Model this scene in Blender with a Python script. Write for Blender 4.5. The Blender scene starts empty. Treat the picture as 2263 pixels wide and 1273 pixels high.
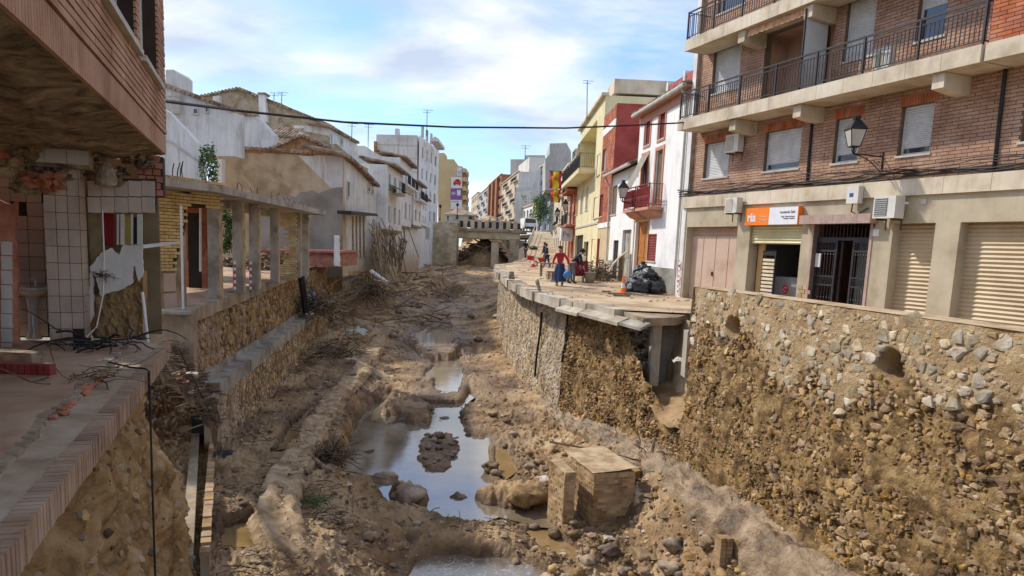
import bpy, bmesh, math, random
import numpy as np
from mathutils import Vector, Matrix, noise as mnoise
R = math.radians
rnd = random.Random(7)
sc = bpy.context.scene
col = sc.collection

# ------------------------------------------------------------------ camera
F, PX, PY, W_IMG = 1600.0, 1131.5, 773.0, 2263.0
_dn = Vector((650 - PX, 12050 - PY, F)).normalized()     # straight down, seen in camera axes (x right, y down, z ahead)
_up = -_dn
_fw = (Vector((0, 0, 1)) - _up * _up.z).normalized()
_rt = _fw.cross(_up)
def ray(px, py):
    d = Vector((px - PX, py - PY, F))
    return Vector((d.dot(_rt), d.dot(_fw), d.dot(_up)))
def at_z(px, py, z):
    d = ray(px, py); return d * (z / d.z)
def at_y(px, py, y):
    d = ray(px, py); return d * (y / d.y)
cam_d = bpy.data.cameras.new('camera'); cam = bpy.data.objects.new('camera', cam_d); col.objects.link(cam)
cam_d.sensor_width = 36; cam_d.lens = F / W_IMG * 36; cam_d.shift_y = (PY - 636.5) / W_IMG
cam_d.clip_start = .1; cam_d.clip_end = 6000
cam.matrix_world = Matrix(((_rt.x, -_rt.y, -_rt.z, 0), (_fw.x, -_fw.y, -_fw.z, 0), (_up.x, -_up.y, -_up.z, 0), (0, 0, 0, 1)))
sc.camera = cam

# ------------------------------------------------------------------ sky, sun, exposure
SUN_AZ, SUN_EL = R(-60), R(43)
wd = bpy.data.worlds.new('World'); sc.world = wd; wd.use_nodes = True
nt = wd.node_tree; nt.nodes.clear()
def wn(t, **k):
    n = nt.nodes.new(t)
    for a, b in k.items(): setattr(n, a, b)
    return n
out = wn('ShaderNodeOutputWorld'); bg = wn('ShaderNodeBackground'); bg.inputs[1].default_value = .15
sky = wn('ShaderNodeTexSky', sky_type='NISHITA', sun_disc=False, sun_elevation=SUN_EL, sun_rotation=SUN_AZ, altitude=200, air_density=1.0, dust_density=.7, ozone_density=1.6)
tc = wn('ShaderNodeTexCoord'); sep = wn('ShaderNodeSeparateXYZ'); nt.links.new(tc.outputs['Generated'], sep.inputs[0])
# cloud sheet: direction projected to a plane overhead
zc = wn('ShaderNodeMath', operation='ADD'); nt.links.new(sep.outputs[2], zc.inputs[0]); zc.inputs[1].default_value = .22
dv = wn('ShaderNodeVectorMath', operation='DIVIDE'); cz = wn('ShaderNodeCombineXYZ')
for i in range(3): nt.links.new(zc.outputs[0], cz.inputs[i])
nt.links.new(tc.outputs['Generated'], dv.inputs[0]); nt.links.new(cz.outputs[0], dv.inputs[1])
mp = wn('ShaderNodeMapping'); mp.inputs['Rotation'].default_value = (0, 0, R(28)); mp.inputs['Scale'].default_value = (1.0, 1.35, 1); mp.inputs['Location'].default_value = (3.15, 1.2, 0)
nt.links.new(dv.outputs[0], mp.inputs[0])
nz = wn('ShaderNodeTexNoise'); nz.inputs['Scale'].default_value = 1.35; nz.inputs['Detail'].default_value = 9; nz.inputs['Roughness'].default_value = .56; nz.inputs['Distortion'].default_value = .35
nt.links.new(mp.outputs[0], nz.inputs['Vector'])
rp = wn('ShaderNodeValToRGB'); rp.color_ramp.elements[0].position = .37; rp.color_ramp.elements[1].position = .60
rp.color_ramp.elements[0].color = (.10, .10, .10, 1); rp.color_ramp.elements[1].color = (.98, .98, .98, 1)
nt.links.new(nz.outputs[0], rp.inputs[0])
nz2 = wn('ShaderNodeTexNoise'); nz2.inputs['Scale'].default_value = 2.4; nz2.inputs['Detail'].default_value = 6
nt.links.new(mp.outputs[0], nz2.inputs['Vector'])
cl = wn('ShaderNodeMix', data_type='RGBA'); cr = wn('ShaderNodeMapRange'); cr.inputs[1].default_value = .36; cr.inputs[2].default_value = .62; nt.links.new(nz2.outputs[0], cr.inputs[0]); nt.links.new(cr.outputs[0], cl.inputs[0])
cl.inputs[6].default_value = (2.15, 2.5, 3.1, 1); cl.inputs[7].default_value = (3.7, 3.8, 3.95, 1)
mx = wn('ShaderNodeMix', data_type='RGBA'); nt.links.new(rp.outputs[0], mx.inputs[0]); tn = wn('ShaderNodeMix', data_type='RGBA', blend_type='MULTIPLY'); tn.inputs[0].default_value = 1; tn.inputs[7].default_value = (.50, .62, .80, 1); nt.links.new(sky.outputs[0], tn.inputs[6]); nt.links.new(tn.outputs[2], mx.inputs[6]); nt.links.new(cl.outputs[2], mx.inputs[7])
nt.links.new(mx.outputs[2], bg.inputs[0]); nt.links.new(bg.outputs[0], out.inputs[0])
sl = bpy.data.lights.new('sun', 'SUN'); so = bpy.data.objects.new('sun', sl); col.objects.link(so)
sl.energy = 2.0; sl.angle = R(2.5); sl.color = (1, .93, .82)
_sd = Vector((math.sin(SUN_AZ) * math.cos(SUN_EL), math.cos(SUN_AZ) * math.cos(SUN_EL), math.sin(SUN_EL)))
so.rotation_euler = _sd.to_track_quat('Z', 'Y').to_euler(); so.location = _sd * 60
vs = sc.view_settings; vs.view_transform = 'Standard'; vs.look = 'None'; vs.exposure = .98; vs.gamma = 1; vs.use_curve_mapping = False
sc.cycles.use_denoising = True; sc.cycles.max_bounces = 6; sc.cycles.diffuse_bounces = 3; sc.cycles.glossy_bounces = 3; sc.cycles.transmission_bounces = 4; sc.cycles.transparent_max_bounces = 8
sc.cycles.caustics_reflective = False; sc.cycles.caustics_refractive = False

# ------------------------------------------------------------------ materials
MATS = {}
def mat(name, cols, scale=3, rough=.85, bump=.3, bscale=None, isl=0., mud=None, streak=0., spec=.3, metal=0., detail=6, obj_rand=0., distort=0., pos=(.35, .65), bdist=.02, vor=0.):
    """procedural material: noise ramp over cols, per-piece value jitter, streaks, dried mud up to a height"""
    if name in MATS: return MATS[name]
    m = bpy.data.materials.new(name); MATS[name] = m; m.use_nodes = True
    t = m.node_tree; N = t.nodes; L = t.links; b = N['Principled BSDF']
    def nd(ty, **k):
        n = N.new(ty)
        for a, c in k.items(): setattr(n, a, c)
        return n
    g = nd('ShaderNodeNewGeometry'); P = g.outputs['Position']
    n1 = nd('ShaderNodeTexNoise'); n1.inputs['Scale'].default_value = scale; n1.inputs['Detail'].default_value = detail; n1.inputs['Roughness'].default_value = .6; n1.inputs['Distortion'].default_value = distort
    L.new(P, n1.inputs['Vector'])
    r = nd('ShaderNodeValToRGB'); e = r.color_ramp.elements
    k = len(cols)
    while len(e) < k: e.new(.5)
    for i, c in enumerate(cols):
        e[i].position = pos[0] + (pos[1] - pos[0]) * i / max(1, k - 1); e[i].color = (*c, 1)
    L.new(n1.outputs[0], r.inputs[0]); c = r.outputs[0]
    if isl > 0 or obj_rand > 0:
        hs = nd('ShaderNodeHueSaturation'); L.new(c, hs.inputs['Color'])
        if isl > 0: src = g.outputs['Random Per Island']; amt = isl
        else:
            oi = nd('ShaderNodeObjectInfo'); src = oi.outputs['Random']; amt = obj_rand
        if isl > 0 and obj_rand > 0:
            oi = nd('ShaderNodeObjectInfo'); ad = nd('ShaderNodeMath', operation='ADD'); L.new(src, ad.inputs[0]); L.new(oi.outputs['Random'], ad.inputs[1])
            fr = nd('ShaderNodeMath', operation='FRACT'); L.new(ad.outputs[0], fr.inputs[0]); src = fr.outputs[0]
        mr = nd('ShaderNodeMapRange'); mr.inputs[3].default_value = 1 - amt; mr.inputs[4].default_value = 1 + amt; L.new(src, mr.inputs[0]); L.new(mr.outputs[0], hs.inputs['Value'])
        wn_ = nd('ShaderNodeTexWhiteNoise', noise_dimensions='1D'); L.new(src, wn_.inputs['W'])
        mr2 = nd('ShaderNodeMapRange'); mr2.inputs[3].default_value = .5 - amt * .012; mr2.inputs[4].default_value = .5 + amt * .012; L.new(wn_.outputs[0], mr2.inputs[0]); L.new(mr2.outputs[0], hs.inputs['Hue'])
        mr3 = nd('ShaderNodeMapRange'); mr3.inputs[3].default_value = 1 - amt * .7; mr3.inputs[4].default_value = 1 + amt * .4; L.new(wn_.outputs[0], mr3.inputs[0]); L.new(mr3.outputs[0], hs.inputs['Saturation'])
        c = hs.outputs[0]
    if streak > 0:
        sp = nd('ShaderNodeMapping'); sp.inputs['Scale'].default_value = (2.6, 2.6, .22); L.new(P, sp.inputs[0])
        n3 = nd('ShaderNodeTexNoise'); n3.inputs['Scale'].default_value = 1.6; n3.inputs['Detail'].default_value = 7; n3.inputs['Roughness'].default_value = .68; L.new(sp.outputs[0], n3.inputs['Vector'])
        r3 = nd('ShaderNodeMapRange'); r3.inputs[1].default_value = .48; r3.inputs[2].default_value = .75; r3.inputs[3].default_value = 0; r3.inputs[4].default_value = streak; L.new(n3.outputs[0], r3.inputs[0])
        mm = nd('ShaderNodeMix', data_type='RGBA'); L.new(r3.outputs[0], mm.inputs[0]); L.new(c, mm.inputs[6]); mm.inputs[7].default_value = (.16, .135, .105, 1); c = mm.outputs[2]
    if mud:
        z0, z1, mc = mud                    # flood mud left on the thing between these heights
        s = nd('ShaderNodeSeparateXYZ'); L.new(P, s.inputs[0])
        nm = nd('ShaderNodeTexNoise'); nm.inputs['Scale'].default_value = 1.7; nm.inputs['Detail'].default_value = 8; nm.inputs['Roughness'].default_value = .65; L.new(P, nm.inputs['Vector'])
        ma = nd('ShaderNodeMath', operation='MULTIPLY_ADD'); L.new(nm.outputs[0], ma.inputs[0]); ma.inputs[1].default_value = (z1 - z0) * 1.6; L.new(s.outputs[2], ma.inputs[2])
        mr = nd('ShaderNodeMapRange'); mr.inputs[1].default_value = z0 + (z1 - z0) * .8; mr.inputs[2].default_value = z1 + (z1 - z0) * .9; mr.inputs[3].default_value = .92; mr.inputs[4].default_value = 0
        L.new(ma.outputs[0], mr.inputs[0])
        mm = nd('ShaderNodeMix', data_type='RGBA'); L.new(mr.outputs[0], mm.inputs[0]); L.new(c, mm.inputs[6]); mm.inputs[7].default_value = (*mc, 1); c = mm.outputs[2]
    L.new(c, b.inputs['Base Color'])
    b.inputs['Roughness'].default_value = rough; b.inputs['Specular IOR Level'].default_value = spec; b.inputs['Metallic'].default_value = metal
    if bump > 0:
        n2 = nd('ShaderNodeTexNoise'); n2.inputs['Scale'].default_value = bscale or scale * 6; n2.inputs['Detail'].default_value = 8; n2.inputs['Roughness'].default_value = .65; L.new(P, n2.inputs['Vector'])
        bp = nd('ShaderNodeBump'); bp.inputs['Strength'].default_value = bump; bp.inputs['Distance'].default_value = bdist; h = n2.outputs[0]
        if vor > 0:
            v = nd('ShaderNodeTexVoronoi'); v.inputs['Scale'].default_value = vor; L.new(P, v.inputs['Vector'])
            ad = nd('ShaderNodeMath', operation='ADD'); L.new(h, ad.inputs[0]); L.new(v.outputs[0], ad.inputs[1]); h = ad.outputs[0]
        L.new(h, bp.inputs['Height']); L.new(bp.outputs[0], b.inputs['Normal'])
    return m
def sh(c, k): return tuple(min(1, x * k) for x in c)

# ------------------------------------------------------------------ mesh building
class Fr:
    """upright frame: origin on the ground, u along the wall, n out of the wall"""
    def __init__(s, o, u, side=1, z0=0.):
        s.o = Vector((o[0], o[1])); s.u = Vector((u[0], u[1])).normalized(); s.n = Vector((s.u.y, -s.u.x)) * side; s.z0 = z0
    def P(s, u, n, z): return (s.o.x + s.u.x * u + s.n.x * n, s.o.y + s.u.y * u + s.n.y * n, z)
    def hit(s, px, py, off=0.):
        d = ray(px, py); o = s.o + s.n * off
        k = s.n.dot(o) / (s.n.x * d.x + s.n.y * d.y); p = d * k
        return (Vector((p.x, p.y)) - s.o).dot(s.u), p.z
    def rect(s, x0, y0, x1, y1, off=0.):
        """pixel rectangle -> (u0,u1,z0,z1) on the wall plane, from the mid lines of its sides"""
        ym, xm = (y0 + y1) / 2, (x0 + x1) / 2
        a = s.hit(x0, ym, off)[0]; b = s.hit(x1, ym, off)[0]; t = s.hit(xm, y0, off)[1]; q = s.hit(xm, y1, off)[1]
        return min(a, b), max(a, b), min(t, q), max(t, q)
WF = Fr((0, 0), (1, 0), 1)
WF.n = Vector((0, 1))
class MB:
    def __init__(s): s.v = []; s.f = []
    def poly(s, pts):
        i = len(s.v); s.v += [tuple(p) for p in pts]; s.f.append(tuple(range(i, i + len(pts)))); return s
    def box(s, fr, u0, u1, n0, n1, z0, z1, skip=''):
        i = len(s.v)
        for z in (z0, z1):
            for (u, n) in ((u0, n0), (u1, n0), (u1, n1), (u0, n1)): s.v.append(fr.P(u, n, z))
        q = {'b': (0, 3, 2, 1), 't': (4, 5, 6, 7), 'k': (0, 1, 5, 4), 'r': (1, 2, 6, 5), 'f': (2, 3, 7, 6), 'l': (3, 0, 4, 7)}
        for k, a in q.items():
            if k not in skip: s.f.append(tuple(i + j for j in a))
        return s
    def prism(s, pts, d):
        """extrude a 3-D polygon by vector d"""
        d = Vector(d); n = len(pts); i = len(s.v); s.v += [tuple(p) for p in pts]; s.v += [tuple(Vector(p) + d) for p in pts]
        s.f.append(tuple(range(i, i + n))); s.f.append(tuple(range(i + 2 * n - 1, i + n - 1, -1)))
        for k in range(n): s.f.append((i + k, i + n + k, i + n + (k + 1) % n, i + (k + 1) % n))
        return s
    def tube(s, pts, r, seg=6, r1=None, cap=True):
        pts = [Vector(p) for p in pts]; n = len(pts); base = len(s.v); ref = None
        for k, p in enumerate(pts):
            t = (pts[min(k + 1, n - 1)] - pts[max(k - 1, 0)])
            t = t.normalized() if t.length > 1e-9 else Vector((0, 0, 1))
            if ref is None: ref = Vector((0, 0, 1)) if abs(t.z) < .9 else Vector((1, 0, 0))
            a = t.cross(ref).normalized(); b = a.cross(t); ref = b if b.length > .1 else ref
            rr = r if r1 is None else r + (r1 - r) * k / max(1, n - 1)
            for j in range(seg):
                w = 2 * math.pi * j / seg; s.v.append(tuple(p + (a * math.cos(w) + b * math.sin(w)) * rr))
        for k in range(n - 1):
            for j in range(seg):
                A = base + k * seg + j; B = base + k * seg + (j + 1) % seg; s.f.append((A, B, B + seg, A + seg))
        if cap:
            s.f.append(tuple(base + j for j in reversed(range(seg)))); s.f.append(tuple(base + (n - 1) * seg + j for j in range(seg)))
        return s
    def lathe(s, c, prof, seg=12):
        base = len(s.v); n = len(prof)
        for (r, z) in prof:
            for j in range(seg):
                w = 2 * math.pi * j / seg; s.v.append((c[0] + r * math.cos(w), c[1] + r * math.sin(w), c[2] + z))
        for k in range(n - 1):
            for j in range(seg):
                A = base + k * seg + j; B = base + k * seg + (j + 1) % seg; s.f.append((A, B, B + seg, A + seg))
        s.f.append(tuple(base + j for j in reversed(range(seg)))); s.f.append(tuple(base + (n - 1) * seg + j for j in range(seg)))
        return s
    def rock(s, c, r, seed=0, sub=2, rough=.28, flat=.7):
        bm = bmesh.new(); bmesh.ops.create_icosphere(bm, subdivisions=sub, radius=1)
        rr = random.Random(seed); o = Vector((rr.uniform(0, 99), rr.uniform(0, 99), rr.uniform(0, 99))); i = len(s.v)
        sx, sy = rr.uniform(.75, 1.3), rr.uniform(.75, 1.3); a = rr.uniform(0, 6.3); ca, sa = math.cos(a), math.sin(a)
        for v in bm.verts:
            p = v.co; k = 1 + rough * 1.6 * mnoise.noise(p * 1.3 + o) + rough * .8 * mnoise.noise(p * 3.1 + o)
            q = Vector((p.x * sx, p.y * sy, p.z * flat)) * k * r; s.v.append((c[0] + q.x * ca - q.y * sa, c[1] + q.x * sa + q.y * ca, c[2] + q.z))
        for f in bm.faces: s.f.append(tuple(i + v.index for v in f.verts))
        bm.free(); return s
    def mesh(s, name, m=None, smooth=False):
        me = bpy.data.meshes.new(name); me.from_pydata(s.v, [], s.f)
        if m: me.materials.append(m)
        if smooth: me.polygons.foreach_set('use_smooth', [True] * len(me.polygons))
        me.update(); return me
    def build(s, name, m, parent=None, smooth=False):
        return link(name, s.mesh(name, m, smooth), parent)
def link(name, me, parent=None, loc=None, rot=None):
    o = bpy.data.objects.new(name, me); col.objects.link(o)
    base = Vector(loc) if loc is not None else Vector((0, 0, 0))
    if parent is not None:
        o.parent = parent; base = base - parent.get('_w', Vector((0, 0, 0))) if False else base - WORLD.get(parent.name, Vector((0, 0, 0)))
    o.location = base
    if rot is not None: o.rotation_euler = rot
    WORLD[o.name] = Vector(loc) if loc is not None else Vector((0, 0, 0))
    return o
WORLD = {}
def tag(o, label, cat, group=None):
    o['label'] = label; o['category'] = cat
    if group: o['group'] = group
    return o
def thing(name, label, cat, loc, group=None):
    o = bpy.data.objects.new(name, None); col.objects.link(o); o.empty_display_size = .3; o.location = loc; WORLD[o.name] = Vector(loc)
    return tag(o, label, cat, group)
def struct(o, kind='structure'): o['kind'] = kind; return o
def stuff(o): o['kind'] = 'stuff'; return o

# numpy value noise
def _h(ix, iy, sd):
    n = (ix.astype(np.int64) * 374761393 + iy.astype(np.int64) * 668265263 + sd * 1442695041) & 0xffffffff
    n = ((n ^ (n >> 13)) * 1274126177) & 0xffffffff
    return ((n ^ (n >> 16)) & 0xffff) / 65535.0
def vnoise(x, y, sd=0):
    ix = np.floor(x); iy = np.floor(y); fx = x - ix; fy = y - iy; fx = fx * fx * (3 - 2 * fx); fy = fy * fy * (3 - 2 * fy)
    a = _h(ix, iy, sd); b = _h(ix + 1, iy, sd); c = _h(ix, iy + 1, sd); d = _h(ix + 1, iy + 1, sd)
    return (a * (1 - fx) + b * fx) * (1 - fy) + (c * (1 - fx) + d * fx) * fy
def fbm(x, y, sd=0, oc=5, g=.5):
    s = 0; a = 1; t = 0
    for k in range(oc):
        s = s + a * (vnoise(x, y, sd + k) - .5); t += a; x = x * 2.03 + 17.3; y = y * 2.03 + 9.1; a *= g
    return s / t * 2
def grid_mesh(name, X, Y, Z, m, smooth=True):
    r, c = X.shape; me = bpy.data.meshes.new(name)
    co = np.stack([X, Y, Z], -1).reshape(-1, 3).astype(np.float32)
    i = np.arange(r * c).reshape(r, c); q = np.stack([i[:-1, :-1], i[:-1, 1:], i[1:, 1:], i[1:, :-1]], -1).reshape(-1, 4)
    me.vertices.add(len(co)); me.vertices.foreach_set('co', co.ravel()); me.loops.add(q.size); me.loops.foreach_set('vertex_index', q.ravel().astype(np.int32))
    me.polygons.add(len(q)); me.polygons.foreach_set('loop_start', np.arange(0, q.size, 4, dtype=np.int32)); me.polygons.foreach_set('loop_total', np.full(len(q), 4, dtype=np.int32))
    me.polygons.foreach_set('use_smooth', np.full(len(q), smooth)); me.materials.append(m); me.update(); me.validate()
    return me
def seg_dist(px, py, pts, closed=True):
    """distance of grid points to a polyline, and inside mask for a closed one"""
    d = np.full(px.shape, 1e9); ins = np.zeros(px.shape, bool); n = len(pts)
    for k in range(n if closed else n - 1):
        (ax, ay), (bx, by) = pts[k], pts[(k + 1) % n]
        t = np.clip(((px - ax) * (bx - ax) + (py - ay) * (by - ay)) / max(1e-9, (bx - ax) ** 2 + (by - ay) ** 2), 0, 1)
        d = np.minimum(d, np.hypot(px - ax - t * (bx - ax), py - ay - t * (by - ay)))
        if closed and ay != by: ins ^= ((ay > py) != (by > py)) & (px < (bx - ax) * (py - ay) / (by - ay) + ax)
    return d, ins
def smooth01(x): x = np.clip(x, 0, 1); return x * x * (3 - 2 * x)

# irregular masonry: voronoi cells clipped from a jittered grid
def cells(w, h, su, sv, jit=.42, seed=1, inside=None):
    rr = random.Random(seed); nu, nv = max(1, round(w / su)), max(1, round(h / sv)); du, dv = w / nu, h / nv
    pts = {}
    for j in range(-2, nv + 2):
        for i in range(-2, nu + 2):
            off = .5 * (j % 2)
            pts[i, j] = ((i + .25 + off * .5 + rr.uniform(-jit, jit)) * du + du * .25, (j + .5 + rr.uniform(-jit, jit)) * dv)
    asp = du / dv; out = []
    for j in range(nv):
        for i in range(nu):
            x, y = pts[i, j]
            if inside and not inside(x, y): continue
            pg = [(x - 2 * du, y - 2 * dv), (x + 2 * du, y - 2 * dv), (x + 2 * du, y + 2 * dv), (x - 2 * du, y + 2 * dv)]
            for dj in (-1, 0, 1, -2, 2):
                for di in (-1, 0, 1, -2, 2):
                    q = pts.get((i + di, j + dj))
                    if q is None or (di == 0 and dj == 0): continue
                    nx, ny = q[0] - x, (q[1] - y) * asp * asp; mxx, my = (q[0] + x) / 2, (q[1] + y) / 2
                    k = nx * mxx + ny * my; new = []; L = len(pg)
                    for a in range(L):
                        p0, p1 = pg[a], pg[(a + 1) % L]; s0 = nx * p0[0] + ny * p0[1] - k; s1 = nx * p1[0] + ny * p1[1] - k
                        if s0 <= 0: new.append(p0)
                        if (s0 < 0) != (s1 < 0) and s0 != s1:
                            tt = s0 / (s0 - s1); new.append((p0[0] + (p1[0] - p0[0]) * tt, p0[1] + (p1[1] - p0[1]) * tt))
                    pg = new
                    if len(pg) < 3: break
                if len(pg) < 3: break
            if len(pg) >= 3: out.append(((x, y), pg))
    return out
def add_stone(mb, put, c, pg, h, gap, rr, tilt=.3, base=-.02, round_=False):
    """one bulged stone on a wall; put(u, out, z) -> world"""
    if round_:
        q = []
        for a, b in zip(pg, pg[1:] + pg[:1]): q += [(a[0] * .72 + b[0] * .28, a[1] * .72 + b[1] * .28), (a[0] * .28 + b[0] * .72, a[1] * .28 + b[1] * .72)]
        pg = q
    n = len(pg); i = len(mb.v)
    cx = sum(p[0] for p in pg) / n; cy = sum(p[1] for p in pg) / n
    ex = max(abs(p[0] - cx) for p in pg) + 1e-6; tx, ty = rr.uniform(-tilt, tilt) * h, rr.uniform(-tilt, tilt) * h
    def ring(k, hh):
        for p in pg:
            x, y = cx + (p[0] - cx) * k, cy + (p[1] - cy) * k
            j = rr.uniform(-.12, .12) * h
            mb.v.append(put(x, hh + (tx * (x - cx) + ty * (y - cy)) / ex + (j if hh > 0 else 0), y))
    ring(1 - gap, base); ring((1 - gap) * .9, h * .72); ring((1 - gap) * .55, h)
    for a in range(n):
        b = (a + 1) % n; mb.f.append((i + a, i + b, i + n + b, i + n + a)); mb.f.append((i + n + a, i + n + b, i + 2 * n + b, i + 2 * n + a))
    mb.f.append(tuple(i + 2 * n + a for a in range(n)))
def stone_field(put, w, h, su, sv, parent, name, m, seed=1, hmin=.03, hmax=.08, gap=.07, jit=.42, inside=None, keep=1., big=0, score=None, tilt=.3, flip=False, round_=False, size=None):
    """a field of stones: the `big` largest in view are parts of their own, the rest one mesh"""
    rr = random.Random(seed + 50); cs = [c for c in cells(w, h, su, sv, jit, seed, inside) if rr.random() < keep]
    if big and score: cs.sort(key=lambda c: -score(*c[0]))
    mb = MB(); objs = []
    for k, (c, pg) in enumerate(cs):
        if flip: pg = pg[::-1]
        tgt = MB() if k < big else mb
        add_stone(tgt, put, c, pg, rr.uniform(hmin, hmax), gap if size is None else gap + rr.uniform(0, size), rr, tilt, round_=round_)
        if k < big: objs.append(tgt.build(name, m, parent, round_))
    if mb.f: stuff(mb.build(name + '_field', m, parent, round_))
    return objs

def cut(a, b, holes):
    """interval a..b minus holes"""
    segs = [(a, b)]
    for (h0, h1) in holes:
        n = []
        for (p, q) in segs:
            if h1 <= p or h0 >= q: n.append((p, q)); continue
            if h0 > p: n.append((p, h0))
            if h1 < q: n.append((h1, q))
        segs = n
    return segs
def wall(fr, u0, u1, z0, z1, holes, m, parent, name='wall', depth=.25, n=0., jag=None):
    """wall sheet with real openings and reveals"""
    us = sorted({u0, u1, *[min(max(x, u0), u1) for h in holes for x in h[:2]]}); zs = sorted({z0, z1, *[min(max(x, z0), z1) for h in holes for x in h[2:4]]})
    mb = MB()
    for a in range(len(us) - 1):
        for b in range(len(zs) - 1):
            uc, zc_ = (us[a] + us[a + 1]) / 2, (zs[b] + zs[b + 1]) / 2
            if us[a + 1] - us[a] < 1e-6 or zs[b + 1] - zs[b] < 1e-6: continue
            if any(h[0] < uc < h[1] and h[2] < zc_ < h[3] for h in holes): continue
            mb.poly([fr.P(us[a], n, zs[b]), fr.P(us[a + 1], n, zs[b]), fr.P(us[a + 1], n, zs[b + 1]), fr.P(us[a], n, zs[b + 1])])
    for h in holes:
        a, b, c, d = h[:4]; k = n - depth
        for p, q in (((a, c), (b, c)), ((b, c), (b, d)), ((b, d), (a, d)), ((a, d), (a, c))):
            mb.poly([fr.P(p[0], n, p[1]), fr.P(q[0], n, q[1]), fr.P(q[0], k, q[1]), fr.P(p[0], k, p[1])])
    return mb.build(name, m, parent)
# ------------------------------------------------------------------ shared colours
MUD = (.30, .205, .115); MUDD = (.115, .075, .042)
M_mud = mat('river_mud', [(.12, .068, .03), (.29, .178, .084), (.45, .295, .15), (.58, .42, .245)], scale=.55, rough=.62, bump=.9, bscale=9, spec=.35, distort=.6, pos=(.33, .65), bdist=.10, detail=10)
M_dry = mat('dried_road_mud', [(.21, .15, .10), (.38, .27, .17), (.50, .37, .23), (.57, .45, .30)], scale=.42, rough=.8, bump=.4, bscale=5, distort=.5, bdist=.03)
M_conc = mat('raw_concrete', [(.20, .175, .14), (.36, .325, .27), (.45, .41, .35)], scale=1.4, rough=.9, bump=.35, bscale=22, streak=.4)
M_concmud = mat('muddy_concrete', [(.20, .145, .085), (.33, .255, .17), (.42, .34, .245)], scale=1.3, rough=.88, bump=.4, bscale=14, streak=.5)
M_earth = mat('eroded_earth', [(.15, .09, .04), (.31, .195, .085), (.44, .30, .15)], scale=1.1, rough=.95, bump=1., bscale=7, distort=.8, bdist=.08, detail=9)
M_stoneL = mat('limestone', [(.30, .23, .145), (.46, .38, .265), (.56, .50, .40)], scale=5, rough=.9, bump=.5, bscale=30, isl=.35, obj_rand=.2)
M_rubble = mat('rubble_stone', [(.13, .072, .03), (.33, .20, .08), (.52, .35, .17)], scale=2.2, rough=.9, bump=.9, bscale=24, isl=.36, spec=.35, bdist=.03)
M_stoneO = mat('ochre_stone_chips', [(.26, .17, .085), (.42, .30, .17), (.52, .41, .27)], scale=4, rough=.92, bump=.6, bscale=25, isl=.35)
M_core = mat('rubble_matrix', [(.05, .03, .014), (.20, .12, .05), (.38, .245, .105), (.50, .365, .195)], scale=2.6, rough=.9, bump=1., bscale=17, distort=.8, bdist=.06, detail=10, pos=(.3, .7))
M_cobble = mat('cobble_stone', [(.24, .17, .10), (.42, .325, .215), (.54, .45, .33)], scale=1.2, rough=.9, bump=.5, bscale=25, isl=.42)
M_mortar = mat('mortar', [(.30, .21, .12), (.47, .345, .205), (.54, .42, .27)], scale=2.5, rough=.95, bump=.8, bscale=14, bdist=.03)
M_rock = mat('river_rock', [(.10, .067, .04), (.22, .15, .09), (.38, .28, .18)], scale=2.2, rough=.75, bump=.8, bscale=9, obj_rand=.35, bdist=.04)
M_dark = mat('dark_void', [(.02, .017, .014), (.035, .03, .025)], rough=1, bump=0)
M_wood = mat('weathered_wood', [(.10, .065, .04), (.24, .165, .10), (.33, .25, .16)], scale=7, rough=.85, bump=.4, isl=.4)
M_steel = mat('rusty_steel', [(.05, .035, .028), (.13, .08, .055)], scale=9, rough=.7, bump=.2, metal=.3)
M_black = mat('black_rubber', [(.012, .012, .013), (.03, .03, .032)], scale=6, rough=.55, bump=.1)
M_twig = mat('twigs', [(.05, .034, .022), (.15, .10, .06), (.25, .18, .11)], scale=3, rough=.9, bump=.2, isl=.5)

def zb(Y): return np.interp(Y, [0, 10, 13.6, 15.2, 30, 33, 41, 45, 54, 70, 90, 120, 160], [-6.7, -6.66, -6.54, -6.38, -6.36, -6.2, -6.05, -5.72, -5.5, -4.6, -3.7, -2.8, -2.5])
def XL(Y): return -7.5 - (Y - 18.4) * .148
WALLP = [(7.2, 3.0), (5.95, 8.3), (4.15, 16.4), (4.0, 18.5), (3.25, 21.5), (1.9, 26.6), (.62, 32), (-.15, 38), (-.75, 46), (-1.1, 56), (.1, 63), (.8, 70), (1.2, 80), (2.0, 95), (2.7, 108), (2.9, 125)]
def XR(Y): return np.interp(Y, [p[1] for p in WALLP], [p[0] for p in WALLP])
def bed0(X, Y):
    z = zb(Y) + 0 * X
    sl = X - XL(Y)
    z = z + .72 * (1 - smooth01((sl - 1.8) / 3.2)) * (1 - smooth01((Y - 42) / 12))
    sr = XR(Y) - X
    near = (1 - smooth01((Y - 17.5) / 7))
    z = z + (.95 * near * (1 - smooth01((sr - .5) / 1.5)) + .38 * (1 - smooth01(sr / 1.8)))
    far = smooth01((Y - 52) / 14)
    z = z + far * (1.9 * (1 - smooth01((sl - .4) / 6.5)) + .9 * (1 - smooth01((sr) / 3.5)))
    return z

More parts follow.
